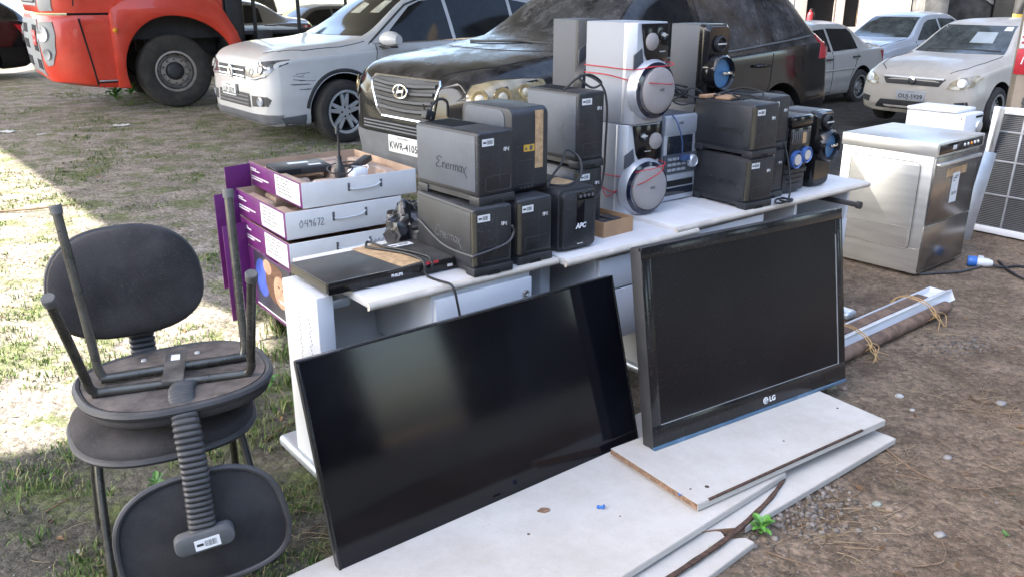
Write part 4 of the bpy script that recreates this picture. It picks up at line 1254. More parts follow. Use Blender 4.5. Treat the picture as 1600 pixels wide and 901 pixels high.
# tall unit with gray side and tape, standing on the slim one
def tall_ups(label, loc, rot, w, d, h):
    th = thing('battery_backup', label, 'power supply', loc, R(rot), 'battery backup units on the desks')
    prof = rrect(d, h, .030, 6, 0, h / 2)
    m = MB(); m.prism(prof, -w / 2, w / 2, 'x', .006); m.build('case', ups_dark, th)
    m = MB(); m.prism(rrect(d - .06, h * .34, .03, 6, .01, h * .80), -w / 2 - .003, -w / 2 + .002, 'x', .001); sp = m.build('side_panel', ups_grey, th)
    m = MB()
    for k in range(9):
        m.box(-w / 2 - .0036, -w / 2, -d / 2 + .05 + k * .011, -d / 2 + .055 + k * .011, h * .645, h * .675)
    m.build('vent_slots', void, sp)
    m = MB(); m.box(.022, .058, -d / 2 - .0012, -d / 2 + .001, .085, h - .012); m.build('tan_tape', tan_tape, th)
    m = MB(); m.box(-.030, .018, -d / 2 - .0018, -d / 2 + .001, .148, .172); y_ = m.build('warning_sticker', yellow_sticker, th)
    m = MB(); m.box(-.004, .009, -d / 2 - .0022, -d / 2 - .0017, .152, .168); m.poly([(-.026, -d / 2 - .0021, .154), (-.014, -d / 2 - .0021, .154), (-.020, -d / 2 - .0021, .166)]); m.build('sticker_print', ink_soft, y_)
    m = MB(); pts = rrect(.075, .085, .006, 3, -.02, .075)
    m.tube([(x, -d / 2 - .0002, z) for x, z in pts] + [(pts[0][0], -d / 2 - .0002, pts[0][1])], .0009, 4, spline=False)
    for k in range(4):
        m.box(-.045 + k * .016, -.036 + k * .016, -d / 2 - .0012, -d / 2, .018, .024)
    m.build('front_joint', MATS['panel_joint'], th)
    return th
p2b = p2 + V((.0, .06, .2352)) + E2 * .03
tall_ups('tall black battery unit with tan tape strip and yellow sticker on its front', p2b, 38., .165, .30, .30)
# rounded unit with control panel
p3 = place(905, 391, ZD, .29, 38)
th = thing('battery_backup', 'rounded black battery unit with small button panel beside the cardboard tray', 'power supply', p3, R(38), 'battery backup units on the desks')
w_, d_, h_ = .185, .29, .235
m = MB(); m.prism(rrect(w_, h_, .022, 6, 0, h_ / 2), -d_ / 2 + .02, d_ / 2, 'y', .008); m.prism(rrect(w_ - .02, h_ - .02, .02, 6, 0, h_ / 2), -d_ / 2, -d_ / 2 + .03, 'y', .009); m.build('case', ups_black, th)
m = MB(); m.box(-.018, .020, -d_ / 2 - .003, -d_ / 2 + .002, .085, h_ - .012, .0015); fp = m.build('front_strip', gloss_black, th)
m = MB(); m.prism(rrect(.085, .028, .008, 4, .025, h_ - .028), -d_ / 2 - .0045, -d_ / 2 + .002, 'y', .001); cp = m.build('button_panel', gloss_black, th)
for k in range(4):
    m = MB(); m.tube([(-.004 + .020 * k, -d_ / 2 - .004, h_ - .028), (-.004 + .020 * k, -d_ / 2 - .0065, h_ - .028)], .0065, 12, spline=False); m.build('button', grey_trim, cp)
text('lettering', 'APC', .026, ink_white, th, T(.002, -d_ / 2 - .0034, .095) @ FRONT, bold=.0012, shear=.2)
text('lettering', 'BACK-UPS', .006, ink_white, th, T(.0, -d_ / 2 - .0034, .028) @ FRONT)
m = MB(); m.box(-.04, .06, -.06, .05, h_ - .0005, h_ + .0014); m.build('tan_tape', tan_tape, th)
# tall grey sided pair behind, stacked
p4 = place(922, 262, ZD + .265, .31, 38)
p4.z = ZD
ups('dark battery unit under the tall grey sided unit, mostly hidden', p4, 38., .135, .31, .2645, ups_grey, None, None, 5)
q4 = ups('tall grey sided battery unit with tick mark and cable looped on top', p4 + V((0, 0, .265)), 38., .135, .31, .29, ups_grey, None, None, 6, champ=False)
hand('handwriting', 'tick', .05, .0012, ink_soft, q4, T(-.0675 - .0028, -.06, .12) @ LEFT)
# right group
p5 = place(1184, 325, ZD + .018, .33, 34)
ups('black battery unit at the bottom of the right hand stack', p5, 34., .165, .33, .225, ups_dark, 'Enermax', mat('ghost_ink', (.008, .008, .009), .5), 7)
ups('black battery unit with scrawled word, on top of the right hand stack', p5 + V((-.005, -.005, .2255)), 37., .165, .33, .225, ups_dark, 'Enermax', MATS['ghost_ink'], 8)
p6 = p5 + E1 * .185 + E2 * .07
ups('lower black battery unit tucked behind the right hand stack', p6, 38., .15, .32, .225, ups_dark, None, None, 9)
ups('upper black battery unit tucked behind the right hand stack', p6 + V((0, 0, .2255)), 38., .15, .32, .235, ups_dark, None, None, 10)

# ------------------------------------------------------------------ disc player on the left end
th = thing('disc_player', 'flat black disc player with tan tape lying on the left desk end', 'disc player', (-.473, 2.806, ZD + .002), R(37.5))
w_, d_, h_ = .495, .295, .042
m = MB(); m.box(-w_ / 2, w_ / 2, -d_ / 2 + .012, d_ / 2, .006, h_, .004); m.build('case', mat('scuffed_black_metal', (.022, .022, .024), .42, var=.3, vs=6, bump=.08, bs=200, dust=.55, dustcol=(.12, .11, .10), side=.2, scratch=.25), th)
m = MB(); m.box(-w_ / 2, w_ / 2, -d_ / 2, -d_ / 2 + .014, .004, h_ + .001, .004); fp = m.build('front_panel', gloss_black, th)
m = MB(); m.box(-.10, .06, -d_ / 2 - .0012, -d_ / 2, .016, .032, .0005); m.build('disc_tray', tv_bezel, fp)
text('lettering', 'PHILIPS', .0135, ink_white, fp, T(.0, -d_ / 2 - .0022, .0245) @ FRONT, bold=.0004)
m = MB(); m.box(.20, .222, -d_ / 2 - .002, -d_ / 2, .014, .024, .001); m.build('usb_port', alloy, fp)
m = MB(); m.box(.11, .165, -d_ / 2 - .0015, -d_ / 2 + .006, .036, h_ + .0022, .001); m.build('red_strip', lens_red, fp)
m = MB(); m.box(-w_ / 2 - .0012, -w_ / 2 + .002, -d_ / 2 + .014, d_ / 2 - .01, .008, .036); m.build('side_plate', champagne, th)
m = MB(); m.box(-.045, .045, -.145, .145, 0, .001, M=T(.055, .02, h_ + .0002) @ RZ(8)); m.build('tan_tape', tan_tape, th)
barcode(th, T(.16, .10, h_ + .0004), .09, .035, sd=12)
m = MB()
for k in range(2):
    m.tube([(.035 + .05 * k, .13 - .02 * k, h_ + .006), (.10 + .03 * k, .0, h_ + .007), (.115 + .035 * k, -.10, h_ + .008), (.105 + .03 * k, -.152, h_ + .003), (.102 + .03 * k, -.156, .02)], .0048, 8)
m.tube([(.035, .13, h_ + .006), (.06, .16, h_ + .015), (.085, .11, h_ + .006)], .0048, 8)
m.tube([(.10, -.156, .02), (.105, -.175, .005), (.112, -.235, .004), (.118, -.288, .006), (.122, -.308, -.012), (.128, -.316, -.06), (.138, -.318, -.12), (.14, -.318, -.135)], .0042, 8)
m.box(.125, .155, -.328, -.308, -.170, -.130, .006)
for x in (.133, .147):
    m.tube([(x, -.318, -.168), (x + .002, -.318, -.188)], .0022, 6, spline=False)
o_ = m.build('loose_cable', cable_m); o_.matrix_local = T(-.473, 2.806, ZD + .002) @ RZ(37.5)
tag(o_, 'black cord doubled over the disc player, plug dangling in front of the drawer', 'cable')

# small cardboard tray
p = place(957, 367, ZD, .20, 38)
th = thing('cardboard_tray', 'small open brown cardboard tray beside the silver speakers', 'box', p + V((.02, 0, 0)), R(40))
cb = mat('brown_cardboard', (.40, .235, .125), .85, var=.12, vs=10, bump=.2)
m = MB()
for a in ((-.085, .085, -.10, -.096), (-.085, .085, .096, .10), (-.085, -.081, -.096, .096), (.081, .085, -.096, .096)):
    m.box(a[0], a[1], a[2], a[3], 0, .062)
m.box(-.081, .081, -.096, .096, 0, .004)
m.build('tray_body', cb, th)
m = MB(); m.box(-.085, .10, -.10, -.096, 0, .05, M=T(0, -.002, .062) @ RX(62)); m.build('tray_flap', cb, th)
m = MB(); m.box(-.06, .02, -.06, .06, .006, .045, .006, M=RZ(20)); m.box(.02, .07, -.05, .04, .006, .05, .004); 
o_ = m.build('adapter_block', ups_black); o_.matrix_local = T(*(p + V((.02, 0, 0)))) @ RZ(40)
tag(o_, 'dark adapter blocks lying inside the small cardboard tray', 'adapter')
# ------------------------------------------------------------------ speakers
def big_speaker(label, loc, rot, side_m, flip, w=.235, d=.27, h=.39, front_m=None, group='stacked stereo speakers'):
    th = thing('stereo_speaker', label, 'speaker', loc, R(rot), group)
    f = front_m or spk_silver
    m = MB(); m.box(-w / 2 + .03, w / 2, -d / 2 + .03, d / 2, 0, h, .004); m.build('cabinet', side_m, th)
    # front baffle with slanted left cheek
    m = MB(); m.prism([(-w / 2 + .028, -d / 2 + .05), (-w / 2 + .028, -d / 2 + .035), (-w / 2 + .055, -d / 2), (w / 2 - .012, -d / 2), (w / 2 + .002, -d / 2 + .012), (w / 2 + .002, -d / 2 + .05)], 0.001, h - .001, 'z', .004); m.build('baffle', f, th)
    yf = -d / 2
    # dark tweeter panel, wider at the top
    m = MB(); m.prism([(-.045, h - .006), (w / 2 - .006, h - .006), (w / 2 - .006, h - .15), (.05, h - .165), (.0, h - .155), (-.02, h - .125)], yf - .006, yf + .004, 'y', .002); tp = m.build('tweeter_panel', gloss_black if f is spk_silver else ups_black, th)
    xs = (.012, .078) if not flip else (.078, .012)
    m = MB(); m.lathe([(.034, 0), (.034, .006), (.030, .010), (.001, .013)], 30, M=T(xs[0], yf - .006, h - .075) @ RX(90)); m.build('tweeter_grille', spk_cloth, tp)
    m = MB(); Mh = T(xs[1], yf - .006, h - .050) @ RX(90)
    m.lathe([(.023, 0), (.022, .006), (.018, .005), (.013, -.001), (.001, .0)], 24, M=Mh); m.lathe([(.010, 0), (.009, .007), (.001, .009)], 16, M=Mh, mi=1); m.box(-.018, .018, -.0025, .0025, .004, .008, M=Mh, mi=1); m.build('horn_tweeter', [tv_bezel, alloy], tp)
    text('lettering', 'BASS REFLEX', .006, ink_white, tp, T(.078 if not flip else .04, yf - .0066, h - .115) @ FRONT)
    # hollow left of the panel and the big round woofer
    m = MB(); m.prism([(-.078, h - .125), (-.035, h - .098), (-.022, h - .16), (-.078, h - .18)], yf - .0015, yf + .004, 'y', .001); m.build('baffle_recess', spk_dark_side, th)
    cz = .135; cx = .028; rr = .092
    Mw = T(cx, yf, cz) @ RX(90)
    m = MB(); m.lathe([(rr + .034, -.012), (rr + .030, .010), (rr + .018, .030), (rr + .002, .034), (rr - .004, .018)], 48, M=Mw, caps=False); m.build('woofer_surround', f, th)
    m = MB(); m.lathe([(rr + .020, .0295), (rr + .0195, .0325), (rr + .003, .0365), (rr + .001, .034)], 40, M=Mw @ T(-.003, 0, .0), caps=False); m.build('dark_crescent', mat('dark_blue_gloss', (.010, .014, .03), .12, coat=.6), th)
    m = MB(); m.lathe([(rr, .020), (rr, .040), (rr - .006, .046), (rr * .6, .052), (.001, .055)], 48, M=Mw @ T(.006, 0, 0)); wo = m.build('woofer_grille', spk_cloth, th)
    m = MB()
    for k in range(17):
        z = -.070 + k * .0088
        x_ = math.sqrt(max(0, .080 ** 2 - z * z)) * .92
        rz = math.hypot(x_, z)
        m.tube([T(cx + .006, yf, cz) @ V((x * x_, -(.0535 - .0075 * ((x * x_) ** 2 + z * z) / .0064), z)) for x in (-1, -.5, 0, .5, 1)], .0011, 4, res=3)
    m.build('grille_lines', mat('grille_line', (.30, .275, .27), .8), wo)
    text('lettering', 'CCE', .014, ink_soft, wo, T(cx + .006, yf - .0562, cz + .004) @ FRONT, bold=.0005)
    return th
zt = ZD + .018
sA = place(997, 341, ZD, .27, 38); sA.z = ZD
big_speaker('silver speaker standing on the desk under its twin, red wire knotted at left', sA, 33., spk_side, True, h=.40)
sB = sA + V((.005, -.008, .4005))
big_speaker('silver speaker on top of the pair, red wire wound round twice', sB, 38., spk_side, False, h=.40)
# grey pair just behind to the left
sC = at(903, 345, ZD) + V((.0, 0, 0))
sC = aty(896, 300, 3.93); sC.z = ZD
big_speaker('dark grey sided speaker standing behind the grey sided battery units', sC, 38., spk_dark_side, True, w=.17, d=.20, h=.40, front_m=ups_black)
big_speaker('dark grey sided speaker rising above the grey sided battery units', sC + V((0, 0, .4005)), 38., spk_dark_side, False, w=.17, d=.20, h=.40, front_m=ups_black)
# red wires
def around(loc, rot, w, d, z, dz, ph, r=.0022):
    pts = [(-w / 2 + .024, d / 2, z), (-w / 2 + .024, .0, z - .002), (-w / 2 + .024, -d / 2 + .03, z - .006 + dz * .2), (-w / 2 + .055, -d / 2 - .005, z - .008 + dz * .4), (-.03, -d / 2 - .050, z + dz * .7), (.02, -d / 2 - .068, z + dz * .85), (.07, -d / 2 - .066, z + dz), (.105, -d / 2 - .045, z + dz), (w / 2 + .004, -d / 2 - .004, z + dz + .006), (w / 2 + .005, 0, z + dz)]
    return [T(*loc) @ RZ(rot) @ V(p) for p in pts]
m = MB(); m.tube(around(sB, 38, .235, .27, .225, .01, 0), .0022, 6); m.tube(around(sB, 38, .235, .27, .195, -.035, 0), .0022, 6)
tag(m.build('speaker_wire', red_wire), 'red wire wound twice round the upper silver speaker', 'wire')
m = MB(); m.tube(around(sA, 33, .235, .27, .185, .045, 0), .0022, 6)
q = T(*sA) @ RZ(33)
m.tube([q @ V(p) for p in [(-.095, .13, .19), (-.097, -.05, .12), (-.085, -.13, .135), (-.03, -.19, .165), (.02, -.206, .19), (.07, -.203, .21), (.108, -.17, .225)]], .0022, 6)
m.tube([q @ V(p) for p in [(-.10, -.02, .13), (-.105, -.06, .095), (-.09, -.10, .12)]], .0022, 6)
tag(m.build('speaker_wire', red_wire), 'red wire knotted at the side of the lower silver speaker', 'wire')

# ------------------------------------------------------------------ silver mini stereo
loc = place(1058, 313, zt, .25, 38)
th = thing('mini_stereo', 'silver mini stereo with round volume knob beside the silver speakers', 'stereo', loc, R(37))
w, d, h = .215, .25, .385
m = MB(); m.box(-w / 2, w / 2, -d / 2 + .012, d / 2, .008, h - .002, .004); m.build('cabinet', spk_dark_side, th)
yf = -d / 2
m = MB(); m.box(-w / 2, w / 2, yf, yf + .014, .005, h, .004); fr = m.build('front_panel', spk_silver, th)
m = MB(); m.box(-w / 2 - .002, w / 2 + .002, yf - .006, yf + .02, h - .085, h - .002, .008); lid = m.build('disc_lid', spk_silver, th)
text('lettering', 'CCE', .014, ink, lid, T(-.01, yf - .0066, h - .035) @ FRONT, bold=.0005)
m = MB(); m.box(-.085, .075, yf - .004, yf + .002, .215, .295, .004); ds = m.build('display', mat('display_glass', (.015, .02, .028), .08, coat=.8), fr)
m = MB(); m.box(-w / 2, w / 2, yf - .008, yf + .002, .128, .215, .004); kp = m.build('key_panel', spk_dark_side, fr)
for r_ in range(3):
    for k in range(4):
        m = MB(); m.box(-.085 + k * .030, -.062 + k * .030, yf - .013, yf - .006, .140 + r_ * .024, .152 + r_ * .024, .002); m.build('key', spk_silver, kp)
m = MB(); m.lathe([(.030, 0), (.029, .012), (.022, .020), (.020, .017), (.001, .017)], 30, M=T(.070, yf - .008, .175) @ RX(90)); m.build('volume_knob', spk_silver, fr)
m = MB(); m.box(-.095, .095, yf - .003, yf + .002, .068, .095, .002); m.build('tape_slot', void, fr)
m = MB(); m.box(-.10, .10, yf - .005, yf + .002, .098, .124, .003); m.build('tape_door', spk_silver, fr)
m = MB(); m.box(-.10, .10, yf - .003, yf + .002, .028, .062, .002); m.build('lower_window', MATS['display_glass'], fr)
q = T(*loc) @ RZ(37)
m = MB(); m.tube([q @ V(p) for p in [(-.06, -.12, h + .004), (-.065, -.16, h - .03), (-.04, -.17, .28), (-.02, -.16, .215), (.02, -.16, .20)]], .0032, 6)
m.box(.0, .05, -.012, .012, .185, .21, .004, M=q @ T(-.02, -.15, .0))
tag(m.build('ribbon_cable', mat('blue_cable', (.06, .10, .22), .5)), 'blue grey cable hanging down over the silver stereo front', 'cable')

# ------------------------------------------------------------------ glossy black speakers with blue cones
def black_speaker(label, loc, rot, w, d, h, cz, rr, group='black speakers with blue cones'):
    th = thing('stereo_speaker', label, 'speaker', loc, R(rot), group)
    m = MB(); m.box(-w / 2, w / 2, -d / 2 + .05, d / 2, 0, h, .003); m.build('cabinet', spk_dark_side, th)
    sec = [[V((x, -d / 2 + .055, z)) for x, z in rrect(w, h, .012, 5, 0, h / 2)], [V((x, -d / 2 + .02, z)) for x, z in rrect(w + .004, h, .02, 5, 0, h / 2)], [V((x, -d / 2, z)) for x, z in rrect(w - .02, h - .02, .03, 5, 0, h / 2)]]
    m = MB(); m.loft(sec); m.build('front_shell', gloss_black, th)
    Mw = T(0, -d / 2, cz) @ RX(90)
    m = MB(); m.lathe([(rr + .012, -.02), (rr + .010, .03), (rr, .045), (rr - .008, .038), (rr - .012, .01)], 40, M=Mw, caps=False); ri = m.build('cone_ring', gloss_black, th)
    m = MB(); m.lathe([(rr - .010, .022), (rr - .022, .010), (rr * .45, -.012), (rr * .35, -.006), (.001, .004)], 36, M=Mw); m.build('cone', cone_blue, ri)
    m = MB(); m.box(-.006, rr, -.007, .007, .030, .040, .003, M=Mw); m.build('silver_bar', chrome, ri)
    zt_ = min(h - .05, cz + rr + .055)
    Mt = T(.0, -d / 2, zt_) @ RX(90)
    m = MB(); m.lathe([(.036, -.02), (.036, .014), (.029, .018), (.026, .006), (.001, .002)], 28, M=Mt); m.build('tweeter', ups_black, th)
    m = MB(); m.box(-.03, .034, -.004, .004, .010, .018, .002, M=Mt); m.build('tweeter_bar', alloy, th)
    return th
bs = aty(1078, 300, 4.13); bs.z = zt
black_speaker('glossy black speaker under another one, hidden behind the silver stereo', bs, 38., .16, .22, .40, .13, .072)
black_speaker('glossy black speaker with blue cone standing above the silver stereo', bs + V((0, 0, .4005)), 38., .16, .22, .355, .14, .074)
b2 = place(1276, 292, zt, .22, 38)
black_speaker('black speaker with blue cone on the desk end nearest the dishwasher', b2 + E1 * .02, 40., .15, .22, .36, .20, .066)
# black mini stereo
loc = place(1243, 303, zt, .22, 38)
th = thing('mini_stereo', 'black mini stereo with blue rings and dark basket base at desk end', 'stereo', loc, R(38))
w, d, h = .17, .22, .36
yf = -d / 2
m = MB(); m.box(-w / 2, w / 2, yf + .02, d / 2, .01, h, .008); m.build('cabinet', ups_black, th)
m = MB(); m.box(-w / 2, w / 2, yf, yf + .03, h - .05, h + .004, .012); m.build('top_lid', gloss_black, th)
m = MB(); m.box(-w / 2 + .006, w / 2 - .006, yf + .004, yf + .024, .14, h - .05, .006); fr = m.build('front_panel', tv_bezel, th)
m = MB()
for k in range(8):
    m.box(-.07 + k * .016, -.060 + k * .016, yf + .001, yf + .005, .235, .295, .001)
m.build('slat', mat('grey_slat', (.12, .13, .14), .3, metal=.5), fr)
for x, z, r_ in ((-.03, .165, .042), (.045, .18, .038)):
    m = MB(); m.lathe([(r_, 0), (r_, .014), (r_ * .85, .018), (r_ * .72, .010)], 30, M=T(x, yf + .002, z) @ RX(90), caps=False); rg_ = m.build('knob_ring', mat('blue_ring', (.05, .12, .35), .2, coat=.6), fr)  # plain blue plastic ring round each knob
    m = MB(); m.lathe([(r_ * .72, .0), (r_ * .6, .016), (.001, .018)], 24, M=T(x, yf + .002, z) @ RX(90)); m.build('knob', alloy, rg_)
m = MB()
for k in range(5):
    m.loft([[V((x, y, z)) for x, y in rrect(w - .012 * (4 - k) + .0, d - .01 * (4 - k), .03, 4)] for z in (.005 + k * .024, .024 + k * .024)])
m.build('basket_base', ups_dark, th)
m = MB(); m.box(.01, .035, yf - .002, yf + .003, .235, .285); m.build('tan_tape', tan_tape, th)

# ------------------------------------------------------------------ loose cords on the desks
def cord(label, pts, r=.0045, m_=None, name='loose_cable'):
    m = MB(); m.tube(pts, r, 8)
    return tag(m.build(name, m_ or cable_m), label, 'cable')
def coil(c, rx, ry, n, dz, rot=0, jit=.01, sd=1):
    rnd = random.Random(sd); out = []
    for k in range(n * 10):
        a = 2 * pi * k / 10
        out.append(c + RZ(rot) @ V((rx * cos(a) * (1 + rnd.uniform(-.15, .15)), ry * sin(a) * (1 + rnd.uniform(-.15, .15)), dz * k / (n * 10) + rnd.uniform(0, jit))))
    return out
topT = p4 + V((0, 0, .265 + .29))
q = T(*topT) @ RZ(38)
cord('black cord looped over the tall grey sided battery unit and down its front edge', [q @ V(p) for p in [(-.10, -.10, .005), (-.06, -.13, .05), (.0, -.14, .062), (.05, -.15, .03), (.02, -.13, .012), (-.02, -.10, .05), (.03, -.09, .055), (.062, -.14, .02), (.075, -.160, -.06), (.072, -.162, -.2), (.070, -.160, -.32), (.03, -.175, -.40), (-.02, -.17, -.43)]], .0045)
q = T(*p3) @ RZ(38)
cord('black cord coiled on top of the rounded battery unit', [q @ V(p) for p in [(-.10, -.02, .245), (-.05, -.12, .25), (.02, -.12, .275), (.05, -.08, .33), (.02, -.04, .36), (-.02, -.06, .32), (-.06, -.05, .27), (-.10, -.08, .252), (-.12, -.10, .25), (-.06, -.02, .246), (.0, .02, .245)]], .0045)
q = T(*p1b) @ RZ(41)
cord('black plug and cord poking up behind the grey sided battery unit', [q @ V(p) for p in [(-.03, .15, .25), (-.02, .16, .29), (.02, .17, .315), (.05, .16, .305), (.06, .17, .25)]], .005)
m = MB(); m.box(-.022, .022, -.016, .016, 0, .035, .006, M=q @ T(-.035, .165, .248) @ RY(20)); m.tube([q @ V((-.05, .16, .285)), q @ V((-.055, .158, .305))], .003, 6, spline=False)
tag(m.build('plug', cable_m), 'black plug lying behind the grey sided battery unit', 'plug')
q = T(*p5) @ RZ(36)
cord('black cord falling from the right hand stack and coiled on the desk edge', [q @ V(p) for p in [(.16, .02, .38), (.23, -.06, .30), (.245, -.11, .18), (.23, -.15, .06), (.19, -.175, .012), (.13, -.19, .008), (.10, -.175, .010), (.15, -.15, .016), (.21, -.18, .012), (.17, -.20, .010), (.12, -.185, .02), (.16, -.165, .022), (.20, -.185, .01)]], .0045)
cord('loose black cord lying across the top of the right hand stack', [q @ V(p) for p in [(-.06, -.08, .462), (-.02, .02, .475), (.05, -.02, .468), (.02, -.10, .462), (.06, -.08, .485), (.10, .05, .49), (.06, .12, .47), (-.04, .10, .462)]], .0045)
cord('bundle of black cords between the silver stereo and black speaker', coil(aty(1050, 158, 3.97), .07, .05, 4, .05, 20, .03, 4), .0045)
cord('black cords tangled in front of the blue coned upper speaker', [aty(x, y, 3.86) for x, y in ((1046, 132), (1062, 140), (1078, 150), (1094, 152), (1096, 145), (1080, 138), (1064, 150), (1052, 158), (1066, 164), (1085, 160))], .004)
m = MB()
q = T(*(p5 + V((-.03, .02, .4515)))) @ RZ(36)
m.box(-.05, .07, -.02, .05, 0, .010, .003, M=q @ RZ(20)); m.box(-.08, .02, .07, .11, 0, .014, .004, M=q)
tag(m.build('cardboard_scrap', mat('brown_cardboard', (.4, .235, .125))), 'brown cardboard scrap lying on the right hand stack', 'scrap')
# ------------------------------------------------------------------ the two leaning screens
def tv(label, bl, br, w, h, d, lean, bez, chin, scr, group='screens leaning against the desks'):
    e = (V(br) - V(bl)).normalized()
    rz = math.atan2(e.y, e.x)
    c = V(bl) + e * (w / 2)
    th = thing('flat_television', label, 'television', c, rz, group)
    M0 = RX(-lean)          # leans back, away from the camera
    m = MB(); m.box(-w / 2, w / 2, .004, d * .55, 0, h, .006); m.box(-w * .36, w * .36, d * .5, d, h * .12, h * .8, .02); bk = m.build('back_shell', black_trim, th, M0)
    fr = MB()
    for a in ((-w / 2, w / 2, 0, chin), (-w / 2, w / 2, h - bez, h), (-w / 2, -w / 2 + bez, chin, h - bez), (w / 2 - bez, w / 2, chin, h - bez)):
        fr.box(a[0], a[1], -.004, .010, a[2], a[3], .0015)
    fr.build('bezel', tv_bezel, th, M0)
    m = MB(); m.box(-w / 2 + bez, w / 2 - bez, -.0015, .004, chin, h - bez); m.build('screen', scr, th, M0)
    return th, M0
b1 = at(533, 905, .03); e1 = at(999, 697, .03)
th, M0 = tv('larger frameless black screen leaning on the left desk, nearest the camera', b1, e1, (e1 - b1).length, .645, .055, 16., .007, .026, screen_m)
w = (e1 - b1).length
text('lettering', 'AOC', .020, ink_white, th, M0 @ T(.0, -.0048, .0135) @ FRONT, bold=.0008)
text('lettering', 'Roku TV', .010, ink_white, th, M0 @ T(w / 2 - .045, -.0048, .013) @ FRONT, bold=.0003)
m = MB(); m.box(w / 2 - .075, w / 2 - .001, -.005, .01, -.012, .001, .003); m.box(.05, .20, -.005, .01, -.008, .001, .003); m.build('lower_lip', tv_bezel, th, M0)
b1 = at(1021, 703, .088); e1 = at(1320, 594, .088)
w = (e1 - b1).length
H2 = .72
th, M0 = tv('thicker black screen with blue lower edge leaning on the middle desk', b1, e1, w, H2, .10, 10., .040, .085, screen_matte)
m = MB(); m.box(-w / 2 - .001, w / 2 + .001, -.008, .02, -.004, .012, .003); m.build('blue_edge', tv_blue, th, M0)
m = MB(); m.box(-w / 2 - .003, -w / 2 + .004, -.002, .052, .006, H2 - .01, .003); m.build('side_rim', black_trim, th, M0)
m = MB(); m.box(w / 2 - .044, w / 2 - .041, -.0048, .002, .086, H2 - .10); m.box(-w / 2 + .04, w / 2 - .041, -.0048, .002, .084, .0862); m.build('inner_line', mat('pale_edge_line', (.22, .23, .23), .4), th, M0)
m = MB(); m.box(-w / 2 + .05, w * .02, -.0046, .002, .066, .071); m.build('speaker_slit', void, th, M0)
m = MB(); m.lathe([(.014, 0), (.013, .0012), (.001, .0012)], 24, M=M0 @ T(w * .045, -.004, .038) @ RX(90))
m.build('round_logo', ink_white, th)
m = MB(); q = M0 @ T(w * .045, -.0054, .038)
m.tube([q @ V((.009 * cos(a), 0, .009 * sin(a))) for a in [R(60 + 30 * k) for k in range(11)]], .0012, 4); m.box(-.001, .001, -.0004, .0004, -.004, .006, M=q); m.box(-.001, .005, -.0004, .0004, -.005, -.003, M=q)
m.build('logo_line', ink, th)
text('lettering', 'LG', .028, ink_white, th, M0 @ T(w * .045 + .036, -.0048, .038) @ FRONT, bold=.001)

# ------------------------------------------------------------------ boards on the ground
def board(label, p0, ang, L, wd, z0, th_, mats_, holes=(), group='old furniture boards on the ground', edge='raw', notch=None, tilt=0.):
    """p0: front right... local x along the front edge from p0, y away from the camera"""
    t = thing('loose_board', label, 'board', (p0.x, p0.y, z0), R(ang), group)
    t.rotation_euler = (R(tilt), 0, R(ang))
    out = notch or [(0, 0), (L, 0), (L, wd), (0, wd)]
    m = MB(); m.prism(out, .0015, th_ - .0015, 'z'); m.build('core', chip, t)
    m = MB(); m.prism(out, th_ - .0015, th_, 'z'); m.prism(out, 0, .0014, 'z'); m.build('white_face', board_m, t)
    if edge == 'band':
        m = MB(); m.box(out[0][0], out[1][0], -.002, 0, .0, th_ - .002); m.build('edge_band', board_m, t)
    if holes:
        m = MB()
        for x, y, r_ in holes:
            m.lathe([(r_, .0), (r_ * .9, .0008), (.001, .0008)], 14, M=T(x, y, th_))
        m.build('screw_hole', chip_dark, t)
    return t
zA = .064
A0 = at(1090, 787, zA + .024); A1 = at(1383, 655, zA + .024)
angA = math.degrees(math.atan2(A1.y - A0.y, A1.x - A0.x))
tA = board('upper pale board with raw chipboard end, the blue edged screen stands on it', A0, angA, (A1 - A0).length, .42, zA, .024, None, ((.045, .075, .004), (.10, .055, .008), (.55, .11, .004), (.93, .16, .005)), edge='band')
m = MB(); m.box(.05, .86, -.004, .006, .0185, .0255, .002); m.build('torn_edge', chip_dark, tA)
B0 = at(958, 908, .058); B1 = at(1240, 730, .058)
angB = math.degrees(math.atan2(B1.y - B0.y, B1.x - B0.x))
eB = (B1 - B0).normalized()
P0 = B0 - eB * .75
board('large white board lying under the nearest black screen', P0, angB, 1.62, .62, .036, .022, None, ((.72, .32, .005), (1.0, .2, .003)), edge='band')
C0 = at(1158, 826, .030); C1 = at(1399, 684, .030)
angC = math.degrees(math.atan2(C1.y - C0.y, C1.x - C0.x)); LC = (C1 - C0).length
board('lower pale board whose far tip sticks out beyond the upper one', C0, angC, LC, .40, .008, .022, None, (), notch=[(.02, 0), (LC, 0), (LC - .015, .30), (-.10, .30), (-.16, .10), (-.06, .05)], edge='band')
D0 = at(1090, 912, .022); D1 = at(1178, 846, .022)
angD = math.degrees(math.atan2(D1.y - D0.y, D1.x - D0.x)); LD = (D1 - D0).length
board('broken board end with torn brown corner beside the green sprout', D0 - (D1 - D0) * .8, angD, LD * 1.8, .24, .002, .020, None, (), notch=[(0, 0), (LD * 1.8, 0), (LD * 1.8, .03), (LD * 1.8 - .05, .065), (LD * 1.8 - .03, .10), (LD * 1.8 - .14, .24), (0, .24)], edge='band')
m = MB()
cv = [at(x, y, .052) for x, y in ((1226, 741), (1205, 770), (1170, 805), (1130, 838), (1080, 872), (1030, 905), (990, 930))]
cv = catmull(cv, 5)
rings = []
